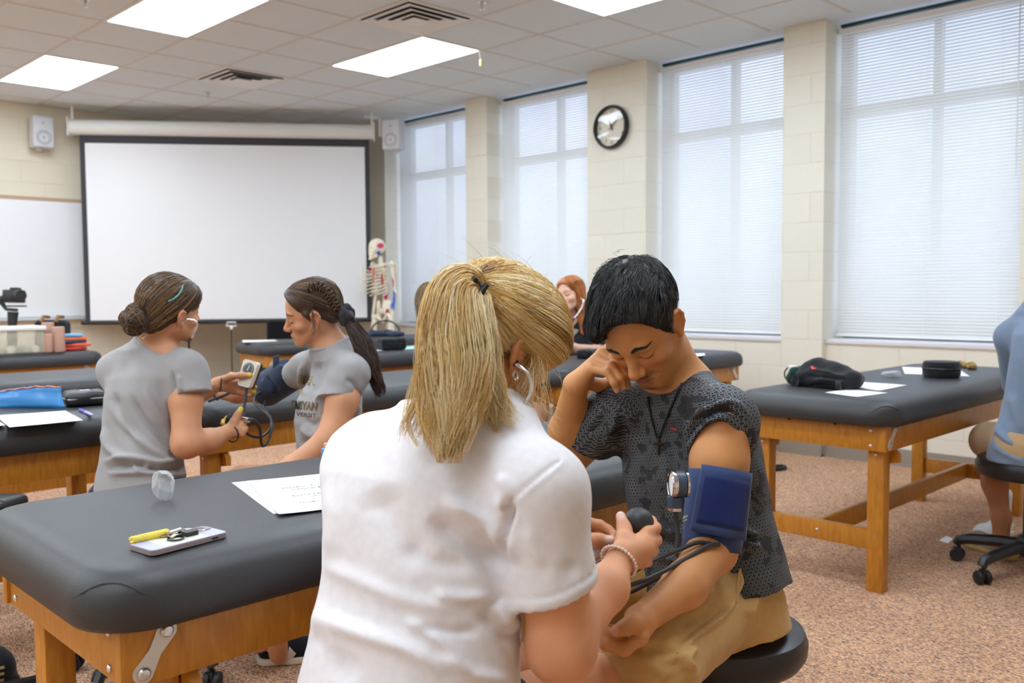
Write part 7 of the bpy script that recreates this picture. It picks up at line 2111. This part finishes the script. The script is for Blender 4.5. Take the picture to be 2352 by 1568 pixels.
MB().tube([fl+[0, 0, .01], P(531, 755, d)], .006, 8).build('pole', M_black, t); MB().lathe([(.12, 0), (.12, .012), (.02, .02)], 24, Matrix.Translation(tuple(fl))).build('base', M_black, t)
g = MB(); c = P(532, 745, d)
g.tube([c+RT*x+UP*y for x, y in ((-.05, -.015), (-.045, .022), (.04, .022), (.05, -.015), (-.05, -.015))], .006, 6, cap=False); g.build('card_frame', M_white, t)
MB().box((-.012, -.01, -.05), (.012, .01, -.015), .004, M=frame(c, RT, FW, UP)).build('clip', M_white, t)

# anatomical skeleton
d = 9.45; K = thing('skeleton_model', 'standing anatomical skeleton model with painted red and blue muscles in the corner', 'skeleton model', tuple(P(880, 770, d)*[1, 1, 0]))
M_bone = mat('painted_bone', (.8, .75, .65), .5, attr=True); BONE = np.array(srgb(236, 226, 204)); RDc, BLc, PKc = np.array(srgb(214, 60, 46)), np.array(srgb(70, 100, 190)), np.array(srgb(226, 60, 110))
def paint(V, spots):
    x, y, _ = pix(V); C = np.tile(BONE, (len(V), 1))
    for (a, b, ra, rb, col) in spots:
        m = np.clip(2.5*np.exp(-(((x-a)/ra)**2+((y-b)/rb)**2)**2)-.3, 0, 1)[:, None]; C = C*(1-m)+col*m
    return C
HK = Head(-48, 0, 0, P(864, 573, d), 1.0)
S = SDF(); HK.e(S, (0, -.014, .034), (.072, .092, .084), .02); HK.e(S, (0, .045, -.01), (.052, .04, .05), .02); HK.e(S, (0, .05, -.06), (.036, .035, .03), .02); HK.c(S, (.04, .0, -.06), (0, .075, -.10), .012, .013, .01); HK.c(S, (-.04, .0, -.06), (0, .075, -.10), .012, .013, .01)
for a in (1, -1): HK.e(S, (a*.031, .085, .0), (.019, .022, .017), .006, -1)
HK.e(S, (0, .088, -.03), (.010, .015, .016), .004, -1); HK.e(S, (0, .095, -.072), (.03, .02, .0025), .003, -1)
for a in (1, -1): HK.e(S, (a*.055, .04, -.07), (.02, .03, .012), .006, -1)
V, Q = S.mesh(.005); soft('skull', V, Q, M_bone, K, paint(V, [(874, 564, 8, 6, PKc), (870, 582, 4, 6, BLc)]))
S = SDF(); sp = [P(x, y, d+.03) for x, y in ((872, 590), (874, 605), (880, 625), (886, 650), (886, 672), (884, 690), (886, 705))]; sp = smooth_path(sp, 5)
for i, p in enumerate(sp): S.ell(p, (.024, .024, .011), k=.008); S.ell(p+FW*.02+RT*.02, (.008, .022, .007), np.stack([RT, unit(FW+RT), UP], 1), .006)
V, Q = S.mesh(.006); soft('spine', V, Q, M_bone, K, paint(V, [(892, 660, 4, 16, RDc*.9), (886, 680, 5, 8, PKc*.9)]))
S = SDF(); Fk, Xk = facing(-48)
for i in range(10):
    y = 606+6.6*i; top = P(878, y-3, d+.02); r = .085+.045*math.sin((i+1)/10*math.pi*.8)
    for s_ in (1, -1):
        pts = []
        for a in np.linspace(0, math.pi, 14):
            pts.append(top + Fk*(r*.95*(1-math.cos(a))*.9-.03) + Xk*s_*(r*1.05*math.sin(a)+.006) - np.array([0, 0, .05*math.sin(a*.5)+.008*i*(a/math.pi)]))
        if i > 6: pts = pts[:14-2*(i-6)]
        S.chain(pts, .0068, .004)
S.chain([P(862, 614, d)+Fk*.16, P(858, 650, d)+Fk*.14], [.018, .012], .01)
V, Q = S.mesh(.0062); soft('rib_cage', V, Q, M_bone, K, paint(V, [(858, 632, 3, 18, RDc*1.1), (878, 640, 3, 14, RDc), (850, 618, 4, 5, PKc)]))
for s_, nm in ((1, 'r'), (-1, 'l')):
    S = SDF(); sh = P(878, 606, d)+Xk*s_*.175; S.chain([P(866, 610, d)+Fk*.05+Xk*s_*.02, sh], .009, .01); S.ell(sh-Fk*.05-UP*.06-Xk*s_*.03, (.05, .012, .075), np.stack([Xk, Fk, UP], 1), .01)
    V, Q = S.mesh(.006); soft('shoulder_blade', V, Q, M_bone, K, paint(V, [(898, 618, 6, 10, PKc), (894, 640, 5, 9, PKc*.8)]))
    S = SDF(); el = sh-UP*.30-Fk*.04; wr = el-UP*.25+Fk*.04
    S.cone(sh, el, .02, .013, .01); S.ell(sh, .024); S.ell(el, (.03, .018, .02), np.stack([Xk, Fk, UP], 1)); S.cone(el+Xk*.01, wr+Xk*.012, .010, .010, .004); S.cone(el-Xk*.01, wr-Xk*.012, .010, .008, .004)
    for j in range(5): S.chain([wr, wr-UP*.08+Xk*(j-2)*.014, wr-UP*(.17-.012*abs(j-2))+Xk*(j-2)*.018], [.008, .006, .005], .004)
    V, Q = S.mesh(.006); soft('arm_bones', V, Q, M_bone, K, paint(V, [(904, 690, 5, 22, BLc), (900, 650, 5, 12, PKc)]))
    hp_ = P(880, 722, d)+Xk*s_*.09
    S = SDF(); S.ell(P(882, 705, d)+Xk*s_*.085+Fk*.01, (.07, .022, .075), np.stack([unit(Xk*s_-Fk*.5), unit(Fk+Xk*s_*.5), UP], 1), .03); S.chain([P(884, 712, d), hp_, P(876, 738, d)+Xk*s_*.035, P(874, 728, d)+Fk*.06], [.03, .026, .015, .014], .02); S.ell(hp_, .03, op=-1, k=.006)
    V, Q = S.mesh(.006); soft('pelvis_half', V, Q, M_bone, K, paint(V, [(902, 705, 5, 12, BLc), (890, 715, 4, 6, RDc*.6)]))
    S = SDF(); tp = hp_+Xk*s_*.05-UP*.03; kn = tp-UP*.42+Fk*.03-Xk*s_*.03; an = kn-UP*.38-Fk*.03
    S.ell(hp_, .024); S.cone(hp_, tp, .016, .022, .01); S.cone(tp, kn, .020, .018, .01); S.ell(kn, (.042, .034, .03), np.stack([Xk, Fk, UP], 1), .02); S.cone(kn, an, .022, .014, .01); S.cone(kn+Xk*s_*.03, an+Xk*s_*.02, .008, .008, .004); S.chain([an, an-UP*.05+Fk*.12], [.025, .014], .01)
    V, Q = S.mesh(.007); soft('leg_bones', V, Q, M_bone, K, paint(V, [(909, 752, 5, 16, np.array(srgb(232, 60, 30))), (873, 732, 4, 8, np.array(srgb(170, 80, 50)))]))
fl = P(890, 770, d)*[1, 1, 0]
MB().tube([fl+[0, 0, .03], fl+[0, 0, 1.0]], .012, 8).build('pole', M_chrome, K)
for k in range(5):
    a = 2*math.pi*k/5; MB().tube([fl+[0, 0, .06], fl+np.array([.28*math.cos(a), .28*math.sin(a), .02])], [.02, .014], 8).build('base_arm', M_white, K)
